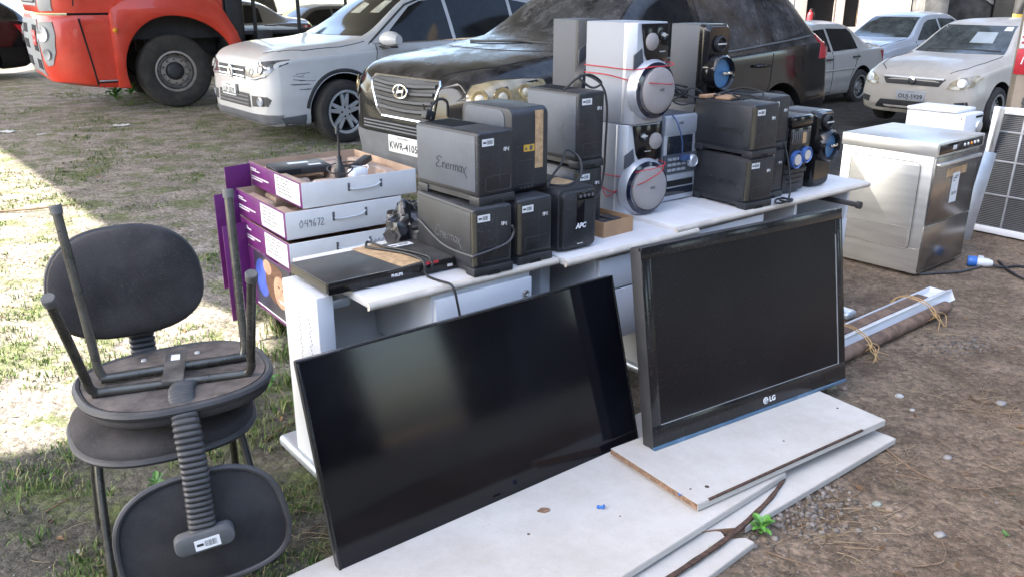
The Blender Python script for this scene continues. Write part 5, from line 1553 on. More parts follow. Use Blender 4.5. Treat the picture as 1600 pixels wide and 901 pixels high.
for i, p in enumerate(cv):
    d_ = (cv[min(i + 1, len(cv) - 1)] - cv[max(i - 1, 0)]).normalized(); n_ = V((-d_.y, d_.x, 0))
    wv = .0055 + .003 * min(1, i / 10) + .0009 * sin(i * 1.7)
    rings.append([p - n_ * wv + V((0, 0, -.020)), p - n_ * wv + V((0, 0, -.014)), p + n_ * wv + V((0, 0, -.012)), p + n_ * wv + V((0, 0, -.020))])
m.loft(rings, smooth=False)
tag(m.build('torn_strip', chip_dark), 'dark curved strip of torn chipboard edge across the broken boards', 'strip')
for px, py, lab, cl in ((378, 0, 0, 0),):
    pass
def bit(label, p, mtl, s=.012, name='plastic_plug', cat='plastic bit'):
    m = MB(); m.lathe([(s * .35, 0), (s * .45, s * .3), (s * .3, s * .5), (s * .3, s * 1.3), (.001, s * 1.35)], 12, M=RX(80)); m.box(-s * .5, s * .5, -s * 1.5, -s * 1.1, -.004 + s * .3, s * .6, .001)
    o = m.build(name, mtl); o.location = p; o.rotation_euler = (0, 0, R(random.uniform(0, 180)))
    return tag(o, label, cat)
p = at(933, 791, .062); bit('small blue and silver connector lying on the large white board', p, blue_pl, .016)
p = at(1060, 771, .082); bit('blue dowel stuck in the raw chipboard end', p, blue_pl, .010)
m = MB(); pts = [(.02 * cos(a) * random.uniform(.6, 1.2), .012 * sin(a) * random.uniform(.6, 1.2)) for a in [2 * pi * k / 9 for k in range(9)]]
m.prism(pts, 0, .004, 'z'); o = m.build('chip_flake', chip); o.location = at(850, 797, .0585); tag(o, 'brown flake of chipboard on the large white board', 'flake')

# ------------------------------------------------------------------ open equipment cartons
def carton(label, c, rot, w, d, h, sd, contents=False, num=None, fx=.0):
    th = thing('open_carton', label, 'carton', c, R(rot), 'purple and white cartons in a stack')
    t = .004
    m = MB(); m.box(-w / 2 + t, w / 2 - t, -d / 2 + t, d / 2 - t, 0, t); m.box(-w / 2 + t, w / 2 - t, d / 2 - t, d / 2, 0, h); m.box(w / 2 - t, w / 2, -d / 2, d / 2, 0, h); m.build('tray', carton_in, th)
    m = MB(); m.box(-w / 2, w / 2, -d / 2 - .001, -d / 2 + t, 0, h, .001); fr = m.build('front_wall', carton_white, th)
    m = MB(); m.box(-w / 2 + .0, w / 2, d / 2, d / 2 + .002, 0, h); m.build('back_wall', carton_purple, th)
    m = MB()
    for x in (-.06, .10):
        m.box(x - .006, x + .006, -d / 2 - .0025, -d / 2, h * .45, h * .78, .001)
    m.build('handle_slot', ink_soft, fr)
    m = MB(); m.tube([(-.058, -d / 2 - .004, h * .56), (-.03, -d / 2 - .010, h * .52), (.06, -d / 2 - .010, h * .54), (.098, -d / 2 - .004, h * .66)], .0035, 6)
    m.build('handle', clear_pl, fr)
    m = MB(); m.box(-w / 2 - .0015, -w / 2 + t, -d / 2, d / 2, 0, h, .001); lw = m.build('side_wall', carton_purple, th)
    m = MB(); m.box(-w / 2 - .0026, -w / 2 - .0014, -d / 2 + .02, -d / 2 + d * .47, h * .08, h * .94); st = m.build('shipping_label', sticker, lw)
    rnd = random.Random(sd)
    m = MB()
    for k in range(5):
        y = -d / 2 + d * .44 - rnd.uniform(0, .01); z = h * (.82 - .14 * k)
        for j in range(3):
            L_ = rnd.uniform(.02, .06)
            m.box(-w / 2 - .0030, -w / 2 - .0026, y - L_, y, z, z + h * .045)
            y -= L_ + .012
    m.build('label_print', ink_soft, st)
    m = MB()
    for k, (L_, z) in enumerate(((.11, .66), (.07, .74), (.22, .40), (.14, .30))):
        m.box(-w / 2 - .0026, -w / 2 - .0014, d / 2 - .03 - L_, d / 2 - .03, h * z, h * (z + .05))
    m.build('white_print', ink_white, lw)
    m = MB()
    m.box(-w / 2 + t, -w / 2 + t + .001, -d / 2, d / 2, h * .55, h + .001); m.box(-w / 2, w / 2, d / 2 - t - .001, d / 2 - t, h * .5, h + .001)
    m.build('inner_rim', carton_in, th)
    if num:
        hand('handwriting', num, .033, .0013, ink_blue if num == '0806' else ink_soft, th, T(-w / 2 + (.06 if num != '0806' else .38), -d / 2 - .0022, h * .38) @ FRONT)
    return th
RB = 36.
cB = V((-.90, 3.90, .475)); cM = V((-.925, 3.955, .598)); cT = V((-.868, 4.03, .722))
carton('bottom white and purple carton of the stack, pen scribble at its right', cB, 36., .565, .60, .120, 1, num='0806')
carton('middle white and purple carton with a number scrawled on its front', cM, 36.4, .565, .61, .121, 2, num='049672')
tc = carton('top open carton holding a black router among cardboard moulding', cT, 36., .565, .64, .112, 3)
# moulded pulp insert in the top and middle carton
for c_, r_, lab, n in ((cT, 36., 'brown moulded cardboard insert inside the top carton', 1), (cM, 36.4, 'brown cardboard insert showing at the left end of the middle carton', 2)):
    q = T(*c_) @ RZ(r_)
    m = MB()
    m.box(-.270, .270, -.295, .295, .005, .035, .004, M=q)
    blocks = [(-.26, -.20, -.29, .28, .03, .092), (-.19, -.08, -.29, -.20, .03, .098), (-.06, .04, -.28, -.22, .03, .085), (.06, .26, -.29, -.21, .03, .090), (.20, .26, -.20, .28, .03, .088), (-.19, .19, .22, .29, .03, .094), (.0, .10, -.02, .10, .03, .098), (.03, .12, .12, .2, .03, .092), (-.20, -.10, .0, .05, .03, .06)] if n == 1 else \
             [(-.26, -.18, -.28, -.05, .03, .095), (-.26, -.20, .0, .28, .03, .10), (-.16, -.06, .12, .28, .03, .09), (.05, .26, -.29, .29, .03, .09)]
    for b_ in blocks:
        m.box(*b_, .010, M=q, taper=.12)
    tag(m.build('pulp_insert', pulp), lab, 'packing insert')
q = T(*cT) @ RZ(36)
th = thing('network_router', 'black router lying in the top carton with two white stickers', 'router', q @ V((-.10, .10, .078)), R(30))
m = MB(); m.box(-.15, .12, -.085, .10, 0, .034, .008); m.build('case', ups_black, th)
m = MB(); m.box(-.06, .04, .02, .055, .034, .0348); m.box(.02, .08, -.05, -.02, .034, .0348); m.build('sticker', sticker, th)
m = MB(); m.box(-.14, -.03, -.0865, -.084, .006, .028); m.build('port_row', void, th)
th = thing('antenna', 'black stick antenna standing up out of the top carton', 'antenna', q @ V((-.02, -.15, .08)), 0)
m = MB(); m.lathe([(.026, 0), (.026, .03), (.020, .055), (.013, .07), (.011, .10)], 20); m.build('antenna_base', ups_black, th)
m = MB(); m.tube([(0, 0, .09), (.002, 0, .17), (.0, 0, .20)], [.006, .004], 8); m.lathe([(.006, .195), (.011, .20), (.011, .225), (.004, .235), (.001, .235)], 12); m.build('antenna_rod', cable_m, th)
m = MB(); m.box(-.022, .022, -.075, .075, 0, .030, .006, M=q @ T(.15, -.02, .092) @ RZ(-60) @ RX(12)); tag(m.build('power_adapter', ups_black), 'black power adapter tilted at the right of the top carton', 'adapter')
m = MB(); m.box(-.05, .04, -.03, .03, 0, .045, .016, seg=3, M=q @ T(.05, -.20, .078) @ RZ(15)); m.tube([q @ V(p) for p in [(.09, -.2, .10), (.12, -.16, .12), (.10, -.12, .11), (.05, -.13, .12)]], .003, 6); tag(m.build('power_adapter', white_app), 'white power adapter at the front of the top carton', 'adapter')
cord('thin black cord curled among the packing of the top carton', [q @ V(p) for p in [(-.06, -.20, .10), (-.02, -.23, .11), (.02, -.20, .13), (.0, -.12, .125), (.08, -.10, .12), (.10, -.05, .125), (.04, .02, .11), (-.02, -.05, .118), (-.07, -.12, .12), (-.09, -.22, .118), (-.03, -.26, .115)]], .0035)
# side flaps: lids folded open at the back left of each carton, and the printed lid hanging down
def flap(label, c, rot, x0, x1, z0, z1, y, turn=0):
    q = T(*c) @ RZ(rot)
    m = MB(); m.box(x0, x1, -.002, .002, z0, z1, .001, M=q @ T(-.283, y, 0) @ RZ(turn))
    o = m.build('carton_lid', [carton_purple])
    return tag(o, label, 'carton lid', 'purple carton lids hanging open')
flap('uppermost purple carton lid sticking out at the left of the stack', cT, 36, -.14, -.003, -.02, .105, .30, 12)
flap('long purple carton lid hanging behind the other lids', cM, 36, -.13, -.003, -.35, .115, .27, 12)
flap('lower purple carton lid hanging in front, nearly touching the grass', cB, 36, -.125, -.003, -.36, .11, .22, 10)
q = T(*cB) @ RZ(36)
th = thing('printed_lid', 'hanging carton lid printed with a smiling face on dark blue', 'carton lid', q @ V((-.286, 0, 0)), R(36))
m = MB(); m.box(-.004, 0, -.300, .30, -.285, -.002, .001); m.build('panel', carton_purple, th)
m = MB(); m.box(-.0052, -.0042, -.298, .14, -.262, -.006); pn = m.build('printed_picture', mat('printed_night_blue', (.035, .036, .055), .4, var=.5, vs=5), th)
skin = mat('printed_skin', (.50, .28, .18), .5, var=.2, vs=12); hair = mat('printed_hair', (.12, .055, .03), .5, var=.5, vs=30, stretch=(1, 1, 3)); teeth = mat('printed_light', (.7, .62, .55), .5); blue = mat('printed_glow', (.05, .09, .42), .5, var=.4, vs=9)
def decal(name, pts, lvl, mm, par):
    m = MB(); m.prism([(p[0], p[1]) for p in pts], -.0054 - lvl * .0005, -.0050, 'x'); return m.build(name, mm, par)
decal('blue_glow', ell(.085, .09, 24, .05, -.12), 0, blue, pn)
decal('printed_hair', ell(.125, .095, 26, -.12, -.11, 2.3), 1, hair, pn)
decal('printed_hand', ell(.05, .035, 20, -.03, -.05), 2, skin, pn)
decal('printed_face', ell(.082, .075, 26, -.175, -.135, 2.2), 2, skin, pn)
decal('printed_smile', [(-.225, -.165), (-.20, -.182), (-.165, -.185), (-.135, -.17), (-.16, -.172), (-.195, -.170)], 3, teeth, pn)
for y, z in ((-.205, -.115), (-.155, -.112)):
    decal('printed_eye', ell(.014, .006, 12, y, z), 3, hair, pn)
    decal('printed_brow', [(y - .02, z + .016), (y, z + .022), (y + .02, z + .016), (y, z + .018)], 3, hair, pn)
decal('printed_nose', [(-.183, -.118), (-.172, -.118), (-.168, -.148), (-.188, -.148)], 3, mat('printed_skin_shade', (.38, .19, .12), .5), pn)
m = MB(); m.box(-.0062, -.0042, -.298, .14, -.268, -.262); m.build('white_border', ink_white, th)
# stand under the stack
th = thing('low_stand', 'plain dark stand hidden under the stack of purple cartons', 'stand', V((-.90, 3.92, 0)), R(36))
m = MB(); m.box(-.22, .24, -.22, .24, .45, .474, .004); m.build('stand_top', mat('dark_wood', (.06, .045, .035), .7, var=.3), th)
for x in (-.19, .20):
    for y in (-.19, .20):
        m = MB(); m.box(x - .02, x + .02, y - .02, y + .02, 0, .45, .002); m.build('leg', MATS['dark_wood'], th)
# crumpled black bag between cartons and battery units
t = bmesh.new(); bmesh.ops.create_icosphere(t, subdivisions=4, radius=1)
for v in t.verts:
    n_ = noise.noise(v.co * 2.3) * .35 + noise.noise(v.co * 6) * .16
    v.co = V((v.co.x * .085, v.co.y * .10, v.co.z * .095)) * (1 + n_)
    v.co.z = max(v.co.z, -.07)
m = MB(); m._merge(t, 0, None, True)
o = m.build('black_bag', mat('black_film', (.015, .015, .017), .25, var=.3, bump=.5, bs=30)); bu, bv_ = to_uv(at(644, 384, ZD)); bp_ = uv(bu, min(bv_ + .06, .47), ZD + .068); o.location = bp_
tag(o, 'crumpled black plastic bag stuffed between cartons and battery units', 'bag')
cord('black cord spilling from the crumpled bag behind the battery units', [at(x, y, ZD + .06) + V((0, .04, 0)) for x, y in ((632, 330), (645, 318), (655, 322), (650, 335), (638, 345), (630, 352), (645, 358))], .005)
# small black camera-like box behind the top carton right end is left in the dark
# ------------------------------------------------------------------ steel dishwasher
cw = at(1432, 435)
RD = 40.
a1 = V((cos(R(RD)), sin(R(RD)), 0)); a2 = V((-sin(R(RD)), cos(R(RD)), 0))
w, d, h = .60, .575, .80
c = cw + a1 * w / 2 + a2 * d / 2
th = thing('steel_dishwasher', 'dented stainless steel dishwasher with control strip standing on the dirt', 'dishwasher', c, R(RD))
m = MB(); m.box(-w / 2 + .004, w / 2 - .004, -d / 2 + .012, d / 2, .02, h - .075, .004); m.build('cabinet', stainless, th)
m = MB(); m.box(-w / 2 - .008, w / 2 + .008, -d / 2 - .004, d / 2 + .006, h - .075, h, .004); m.build('hood', stainless, th)
m = MB(); m.prism(rrect(d - .15, h - .285, .03, 6, .005, h * .525 - .0), -w / 2 - .004, -w / 2 + .006, 'x', .004); pn = m.build('side_panel', stainless, th)
m = MB(); pts = rrect(d - .145, h - .28, .032, 6, .005, h * .525)
m.tube([(-w / 2 - .003, y, z) for y, z in pts] + [(-w / 2 - .003, *pts[0])], .0022, 5, spline=False)
m.tube([(-w / 2 + .003, -d / 2 + .02, .17), (-w / 2 + .003, d / 2 - .01, .17)], .0022, 5, spline=False)
m.tube([(-w / 2 - .005, -d / 2 + .09, .29), (-w / 2 - .005, d / 2 - .09, .285)], .0016, 5, spline=False); m.build('pressed_line', mat('steel_line', (.25, .24, .22), .35, metal=.9), th)
m = MB(); m.box(-w / 2 + .012, w / 2 - .012, -d / 2, -d / 2 + .014, .32, h - .085, .004); dr = m.build('door', stainless_dark, th)
m = MB(); m.box(-w / 2 + .02, w / 2 - .02, -d / 2 - .022, -d / 2 + .004, h - .135, h - .115, .006); m.build('door_lip', stainless, dr)
m = MB(); m.box(-w / 2 + .006, w / 2 - .006, -d / 2 + .004, -d / 2 + .016, .03, .312, .004); m.build('kick_panel', stainless_dark, th)
m = MB(); m.box(-w / 2 + .02, w / 2 - .02, -d / 2 - .008, -d / 2, h - .066, h - .012, .002); cp = m.build('control_strip', gloss_black, th)
for k in range(5):
    m = MB(); m.lathe([(.010, 0), (.009, .004), (.001, .005)], 14, M=T(.03 + k * .045, -d / 2 - .008, h - .038) @ RX(90)); m.build('button', [alloy, alloy, amber, alloy, alloy][k], cp)
m = MB(); m.box(-.12, -.075, -d / 2 - .0092, -d / 2 - .008, h - .05, h - .026); m.build('strip_label', sticker, cp)
m = MB(); m.box(-.13, .13, -d / 2 - .0022, -d / 2, h - .215, h - .165, M=T(0, 0, 0)); m.build('brown_tape', tan_tape, dr)
m = MB(); m.box(-.045, .045, -d / 2 - .0034, -d / 2 - .0020, .42, h - .20); pp = m.build('paper_notice', sticker, dr)
m = MB()
for z, L_ in ((.565, .05), (.55, .03)):
    m.box(-.035, -.035 + L_, -d / 2 - .0039, -d / 2 - .0033, z, z + .005)
m.build('notice_print', ink_soft, pp)
text('notice_number', '20 07', .028, ink, pp, T(.0, -d / 2 - .0038, .475) @ FRONT)
text('notice_heading', 'LOTE', .018, ink, pp, T(.005, -d / 2 - .0038, .578) @ FRONT)
for x in (-w / 2 + .05, w / 2 - .05):
    for y in (-d / 2 + .05, d / 2 - .05):
        m = MB(); m.tube([(x, y, 0), (x, y, .024)], .02, 12, spline=False); m.build('foot', black_trim, th)
# white appliance on top
kx = aty(1506, 200, 5.98)
th = thing('white_appliance', 'white boxy appliance with round dial standing behind the steel dishwasher', 'appliance', V((kx.x, kx.y, 0)) + a1 * .15 + a2 * .21, R(RD))
q = Matrix.Identity(4)
m = MB(); m.box(-.15, .15, -.21, .21, .015, .80, .012); m.build('body', white_app, th)
m = MB(); m.box(-.152, .153, -.15, .212, .802, .826, .008); m.build('lid', white_app, th)
m = MB(); m.lathe([(.045, 0), (.042, .012), (.030, .015), (.001, .013)], 28, M=T(.085, -.21, .70) @ RX(90)); m.build('dial', alloy, th)
m = MB(); m.box(-.10, .06, -.2125, -.209, .60, .66, .001); m.box(.02, .13, -.2125, -.209, .765, .78, .001); m.build('dark_slot', void, th)
m = MB(); m.lathe([(.006, 0), (.005, .002), (.001, .002)], 10, M=T(-.1505, -.185, .77) @ RY(-90)); m.build('screw', ink_soft, th)
m = MB(); m.box(-.13, .13, -.19, .19, 0, .016); m.build('plinth', black_trim, th)

# ------------------------------------------------------------------ condenser unit
p0 = at(1512, 360)
RC = -52.
b1 = V((cos(R(RC)), sin(R(RC)), 0)); b2 = V((-sin(R(RC)), cos(R(RC)), 0))
w, d, h = .86, .32, .86
c = p0 + b1 * w / 2 + b2 * d / 2
th = thing('condenser_unit', 'white framed condenser unit with dark finned grille at right edge', 'air conditioner', c, R(RC))
th.rotation_euler = (R(-4), 0, R(RC))
m = MB(); m.box(-w / 2 + .02, w / 2 - .02, -d / 2 + .03, d / 2, .02, h - .01, .01); m.build('cabinet', white_app, th)
m = MB()
for a in ((-w / 2, w / 2, 0, .045), (-w / 2, w / 2, h - .045, h), (-w / 2, -w / 2 + .035, .045, h - .045), (w / 2 - .035, w / 2, .045, h - .045)):
    m.box(a[0], a[1], -d / 2, -d / 2 + .04, a[2], a[3], .004)
m.build('frame', white_app, th)
m = MB(); m.box(-w / 2 + .03, w / 2 - .03, -d / 2 + .018, -d / 2 + .03, .04, h - .04); m.build('fin_panel', fin_dark, th)
m = MB()
for k in range(62):
    z = .05 + k * (h - .10) / 62
    m.box(-w / 2 + .035, w / 2 - .035, -d / 2 + .012, -d / 2 + .018, z, z + .0035)
m.build('fins', mat('fin_grey', (.20, .20, .205), .5, metal=.4), th)
m = MB()
for x in (-.22, .02, .26):
    m.box(x - .007, x + .007, -d / 2 + .004, -d / 2 + .014, .045, h - .045, .002)
for z in (.27, .50, .70):
    m.box(-w / 2 + .035, w / 2 - .035, -d / 2 + .003, -d / 2 + .012, z - .006, z + .006, .002)
m.build('guard_bars', mat('dull_bars', (.36, .37, .38), .5, metal=.4), th)
m = MB(); m.box(-.30, -.05, -.06, .02, h + .001, h + .02, .006); m.box(-.31, -.25, -.05, .0, h + .02, h + .07, .008); m.tube([(-.22, -.02, h + .012), (.05, -.05, h + .014), (.2, -.02, h + .012)], .010, 8)
o = m.build('bracket_arm', black_trim); o.matrix_local = T(*c) @ RZ(RC) @ RX(-4); tag(o, 'black bracket arm lying on top of the condenser unit', 'bracket')
def bar(label, a, b_, wd, t_, mm, group='metal strips leaning by the condenser unit'):
    a, b_ = V(a), V(b_); L = (b_ - a).length
    m = MB(); m.box(-wd / 2, wd / 2, -t_ / 2, t_ / 2, 0, L, .002); m.box(-wd / 2, -wd / 2 + .004, -t_ / 2 - .018, 0, 0, L, .001)
    o = m.build('metal_strip', mm); o.matrix_local = T(*a) @ (b_ - a).to_track_quat('Z', 'Y').to_matrix().to_4x4() @ RZ(55)
    return tag(o, label, 'metal strip', group)
f0 = at(1512, 372)
bar('wide bright metal strip leaning between dishwasher and condenser unit', at(1506, 374), aty(1548, 238, 5.72), .085, .006, galv)
bar('narrow metal strip leaning highest against the condenser unit', at(1517, 352) , aty(1566, 168, 5.80), .03, .02, galv)
bar('short grey strip slanting behind the white appliance', at(1500, 330), aty(1556, 188, 6.05), .045, .006, grey_trim)
# ------------------------------------------------------------------ blue plug and cable on the dirt
pz = at(1527, 409, .03)
th = thing('industrial_plug', 'blue and clear industrial plug lying on the dirt', 'plug', pz, R(-25))
m = MB(); m.lathe([(.030, -.055), (.033, -.050), (.033, -.01), (.026, .0)], 20, M=RY(90)); m.build('blue_collar', blue_pl, th)
m = MB(); m.lathe([(.027, -.002), (.030, .02), (.026, .06), (.016, .085), (.001, .087)], 20, M=RY(90)); m.box(.0, .03, -.008, .008, .022, .040, .003); m.build('plug_body', clear_pl, th)
cord('black cable running from the blue plug to the right edge', [pz + V(p) for p in [(.07, -.03, -.01), (.14, -.05, -.02), (.24, -.02, -.022), (.36, -.06, -.022), (.55, -.10, -.022), (.8, -.02, -.022)]], .008)
cord('second black cable looping past the blue plug', [at(x, y, .012) for x, y in ((1560, 408), (1580, 425), (1605, 436), (1640, 430))], .008)
cord('grey cable on the ground from dishwasher to blue plug', [at(x, y, .010) for x, y in ((1435, 428), (1470, 426), (1500, 424), (1525, 418), (1550, 412))], .007, grey_cable)

# ------------------------------------------------------------------ bundle of channel and pipe
pa = at(1290, 548, .05); pb = at(1478, 462, .05)
ax = (pb - pa).normalized(); nx = V((-ax.y, ax.x, 0))
L = (pb - pa).length
ang = math.degrees(math.atan2(ax.y, ax.x))
def chan(label, off_, z, wd, mm, name, shift=0, roll=0):
    m = MB()
    m.box(0, L, -wd / 2, wd / 2, 0, .004, .001); m.box(0, L, -wd / 2, -wd / 2 + .004, 0, .032, .001); m.box(0, L, wd / 2 - .004, wd / 2, 0, .032, .001)
    m.box(L - .004, L, -wd / 2, wd / 2, 0, .03)
    o = m.build(name, mm); o.matrix_local = T(*(pa + nx * off_ + ax * shift)) @ T(0, 0, z - .05) @ RZ(ang) @ RX(roll)
    return tag(o, label, 'channel', 'channel and pipe bundle tied with string')
chan('white metal channel with its hollow side up, back of the bundle', .055, .045, .085, white_app, 'metal_channel', .01)
chan('white metal channel on edge in the middle of the bundle', -.01, .055, .06, white_app, 'metal_channel', .0, 62)
m = MB(); m.box(.02, L - .16, -.03, .03, 0, .026, .002); o = m.build('brown_slat', rust); o.matrix_local = T(*(pa + nx * .055)) @ RZ(ang); tag(o, 'rust brown slat lying inside the white channel', 'slat', 'channel and pipe bundle tied with string')
m = MB(); m.tube([(0, 0, 0), (L - .12, 0, 0)], .032, 18, spline=False); o = m.build('rusty_pipe', rust); o.matrix_local = T(*(pa - nx * .058)) @ T(0, 0, -.018) @ RZ(ang); tag(o, 'rusty brown pipe at the near side of the bundle', 'pipe', 'channel and pipe bundle tied with string')
def tie(label, s, sd):
    rnd = random.Random(sd)
    q = T(*(pa + ax * s)) @ RZ(ang)
    m = MB()
    for k in range(3):
        dx = rnd.uniform(-.015, .015)
        m.tube([q @ V((dx + .01 * sin(a * 2), .005 + .115 * cos(a), .01 + .060 * sin(a))) for a in [2 * pi * j / 12 for j in range(13)]], .0028, 5)
    for k in range(5):
        x = rnd.uniform(-.03, .03)
        m.tube([q @ V((x, -.10, .02)), q @ V((x + rnd.uniform(-.05, .05), -.13, .0)), q @ V((x + rnd.uniform(-.08, .08), -.16, -.045))], .0020, 5)
    tag(m.build('jute_string', string_m), label, 'string')
tie('frayed jute string tying the bundle near the leaning screen', .20, 1)
tie('frayed jute string tying the bundle near its far end', L - .36, 2)

# ------------------------------------------------------------------ far right column with sign
p = aty(1600, 150, 9.0)
th = thing('concrete_column', 'tan concrete column at the right edge carrying a red and white sign', 'column', (p.x, p.y, -.15), R(-20))
m = MB(); m.box(-.13, .15, -.14, .14, 0, 6.55, .01); m.build('shaft', mat('tan_plaster', (.40, .32, .24), .85, var=.2, vs=3, bump=.4), th)
m = MB(); m.box(-.165, .14, -.150, -.144, .96, 1.21, .001); sg = m.build('red_sign', mat('red_sign_paint', (.50, .025, .035), .4), th)
m = MB()
m.tube([(-.11, -.151, 1.06), (-.09, -.151, 1.15), (-.05, -.151, 1.09), (-.01, -.151, 1.15), (.01, -.151, 1.06)], .008, 6, spline=False); m.build('sign_mark', ink_white, sg)
m = MB(); m.box(-.155, .14, -.150, -.144, 1.215, 1.62, .001); s2 = m.build('white_sign', sticker, th)
m = MB()
for k in range(6):
    m.box(-.14, .04 + .02 * (k % 3), -.1515, -.1495, 1.26 + k * .055, 1.282 + k * .055)
m.build('red_print', mat('red_print_ink', (.50, .06, .05), .5), s2)
th = thing('fire_extinguisher', 'small red fire extinguisher hung on the wall beyond the black tail', 'fire extinguisher', (at(1262, 60).x * .90, at(1262, 60).y * .90, .42), 0)
m = MB(); m.lathe([(.085, 0), (.09, .02), (.09, .45), (.06, .53), (.03, .55), (.03, .60), (.001, .60)], 18); m.build('cylinder', MATS['red_sign_paint'], th)
m = MB(); m.box(-.02, .07, -.02, .02, .60, .64, .005); m.tube([(.03, 0, .58), (.12, 0, .5), (.13, 0, .25)], .014, 8); m.build('valve', black_trim, th)
# ------------------------------------------------------------------ two stacked office chairs
GC = 'stacked office chairs'
def oval(rx, ry, n=40, p=2.6, taper=0.):
    out = []
    for k in range(n):
        a = 2 * pi * k / n
        c_, s_ = cos(a), sin(a)
        x = rx * math.copysign(abs(c_) ** (2 / p), c_); y = ry * math.copysign(abs(s_) ** (2 / p), s_)
        out.append((x * (1 - taper * y / ry), y))
    return out
def cushion(rx, ry, th_, dome, taper=.05, curve=0., p=2.6, n=48):
    """pad lying in XY, soft side +z; returns lofted rings from underside to the crown"""
    rings = []
    for s_, z in ((.96, 0), (1., .006), (1.012, th_ * .5), (.995, th_ * .85), (.96, th_), (.85, th_ + dome * .45), (.65, th_ + dome * .8), (.35, th_ + dome * .97), (.04, th_ + dome)):
        rings.append([V((x * s_, y * s_, z + curve * (x * s_ / rx) ** 2)) for x, y in oval(rx, ry, n, p, taper)])
    return rings
def rim(rx, ry, z, r_, taper, curve=0., p=2.6):
    pts = [V((x * 1.008, y * 1.008, z + curve * (x / rx) ** 2)) for x, y in oval(rx, ry, 48, p, taper)]
    return pts
def ribs(parent, pts, wd, tk, name='ribbed_stem', nr=30):
    """corrugated flat sleeve along a path; the width direction is wdir"""
    path = catmull([V(p) for p in pts['path']], 14)
    wdir = V(pts['w']).normalized()
    # resample evenly
    dist = [0]
    for a, b_ in zip(path, path[1:]):
        dist.append(dist[-1] + (b_ - a).length)
    tot = dist[-1]
    rings = []
    N = nr * 6
    for i in range(N + 1):
        s_ = tot * i / N
        k = max(0, min(len(path) - 2, next((j for j in range(len(dist) - 1) if dist[j + 1] >= s_), len(dist) - 2)))
        t_ = (s_ - dist[k]) / max(1e-9, dist[k + 1] - dist[k])
        p = path[k].lerp(path[k + 1], t_)
        tg = (path[min(k + 2, len(path) - 1)] - path[max(k - 1, 0)]).normalized()
        nn = tg.cross(wdir).normalized()
        f = 1 + .055 * (abs(math.sin(pi * i / 6)) ** .8 * 2 - 1)
        g_ = 1 + .16 * (abs(math.sin(pi * i / 6)) ** .8 * 2 - 1)
        rings.append([p + wdir * (x * f) + nn * (y * g_) for x, y in oval(wd / 2, tk / 2, 20, 3.2)])
    m = MB(); m.loft(rings)
    return m.build(name, ribbed, parent, sharp=60)

# --- upright chair. Local: x right, y towards its front, z up
LC_ = V((-1.02, 2.235, 0))
RZC = -150.      # its front (+y) points to the camera's right
th = thing('office_chair', 'upright black fabric office chair at the bottom of the stacked pair', 'chair', LC_, R(RZC), GC)
th.rotation_euler = (0, 0, R(RZC))
SH = .425
q = T(0, 0, SH)
m = MB(); m.loft(cushion(.245, .235, .045, .018, .04, .0)); st = m.build('seat', fabric, th, q)
pts = rim(.245, .235, .006, .01, .04)
m = MB(); m.tube(pts + [pts[0]], .011, 8, spline=False); m.build('edge_trim', edge_rubber, st)
m = MB(); m.loft([[V((x, y, z)) for x, y in oval(.235, .225, 40)] for z in (-.012, .0)]); m.build('seat_board', seat_under, th, q)
# backrest, tilted slightly back
Mb = T(0, -.335, .745) @ RX(-6) @ RX(90) @ T(0, 0, -.02)
# pad lies in XY with +z soft side; RX(90) turns +z to -y, so flip to face the sitter (+y)
Mb = T(.022, -.335, .765) @ RX(6) @ RX(-90)
m = MB(); m.loft(cushion(.217, .168, .035, .018, -.06, .018, 2.5)); bk = m.build('backrest', fabric, th, Mb)
pts = rim(.217, .168, .004, .01, -.06, .018, 2.5)
m = MB(); m.tube(pts + [pts[0]], .008, 8, spline=False); m.build('edge_trim', edge_rubber, bk)
ribs(th, {'path': [(0, -.18, SH - .03), (0, -.27, SH - .02), (0, -.318, SH + .03), (0, -.335, SH + .12), (0, -.355, SH + .25)], 'w': (1, 0, 0)}, .075, .035, nr=22)
for sx in (-1, 1):
    for sy in (-1, 1):
        m = MB(); m.tube([(sx * .12, sy * .04, SH - .022), (sx * .165, sy * .05, SH - .025), (sx * .195, sy * .075, SH - .06), (sx * .215, sy * .215, .02), (sx * .216, sy * .22, .0)], .0125, 12, res=8)
        lg = m.build('leg', tube_black, th)
        m = MB(); m.lathe([(.016, 0), (.016, .014), (.013, .02)], 14, M=T(sx * .216, sy * .22, 0)); m.build('foot_cap', black_trim, lg)
for sy in (-1, 1):
    m = MB(); m.tube([(-.14, sy * .043, SH - .024), (.14, sy * .043, SH - .024)], .0115, 10, spline=False); m.build('frame_bar', tube_black, th)

# --- upturned chair on top: built directly in place from its measured joints
base = V((-.93, 2.235, .505))
def W2(p):
    return V(p) - base
th = thing('office_chair', 'upturned black office chair lying seat down on the lower one, legs in the air', 'chair', base, 0, GC)
Z2 = .575
ex = V((cos(R(32)), sin(R(32)), 0)); ey = V((-sin(R(32)), cos(R(32)), 0))
tilt = -3.5
Ms = T(*(V((-.965, 2.225, Z2)) - base)) @ RZ(32) @ RX(tilt) @ RX(180)
m = MB(); m.loft(cushion(.252, .250, .045, .016, .05)); st = m.build('seat', fabric, th, Ms)
pts = rim(.252, .25, .004, .01, .05)
m = MB(); m.tube(pts + [pts[0]], .0125, 8, spline=False); m.build('edge_trim', edge_rubber, st)
m = MB(); m.loft([[V((x, y, z)) for x, y in oval(.243, .241, 40, 2.6, .05)] for z in (.0, -.006)]); m.build('seat_board', seat_under, th, Ms)
zf = Z2 + .022
FL = at(144, 614, zf); FR = at(392, 582, zf); BL = at(158, 592, zf); BR = at(384, 556, zf)
RLt = at(86, 322, 1.075); RRt = at(356, 297, 1.075); FLt = at(75, 466, .945); FRt = at(393, 428, .945)
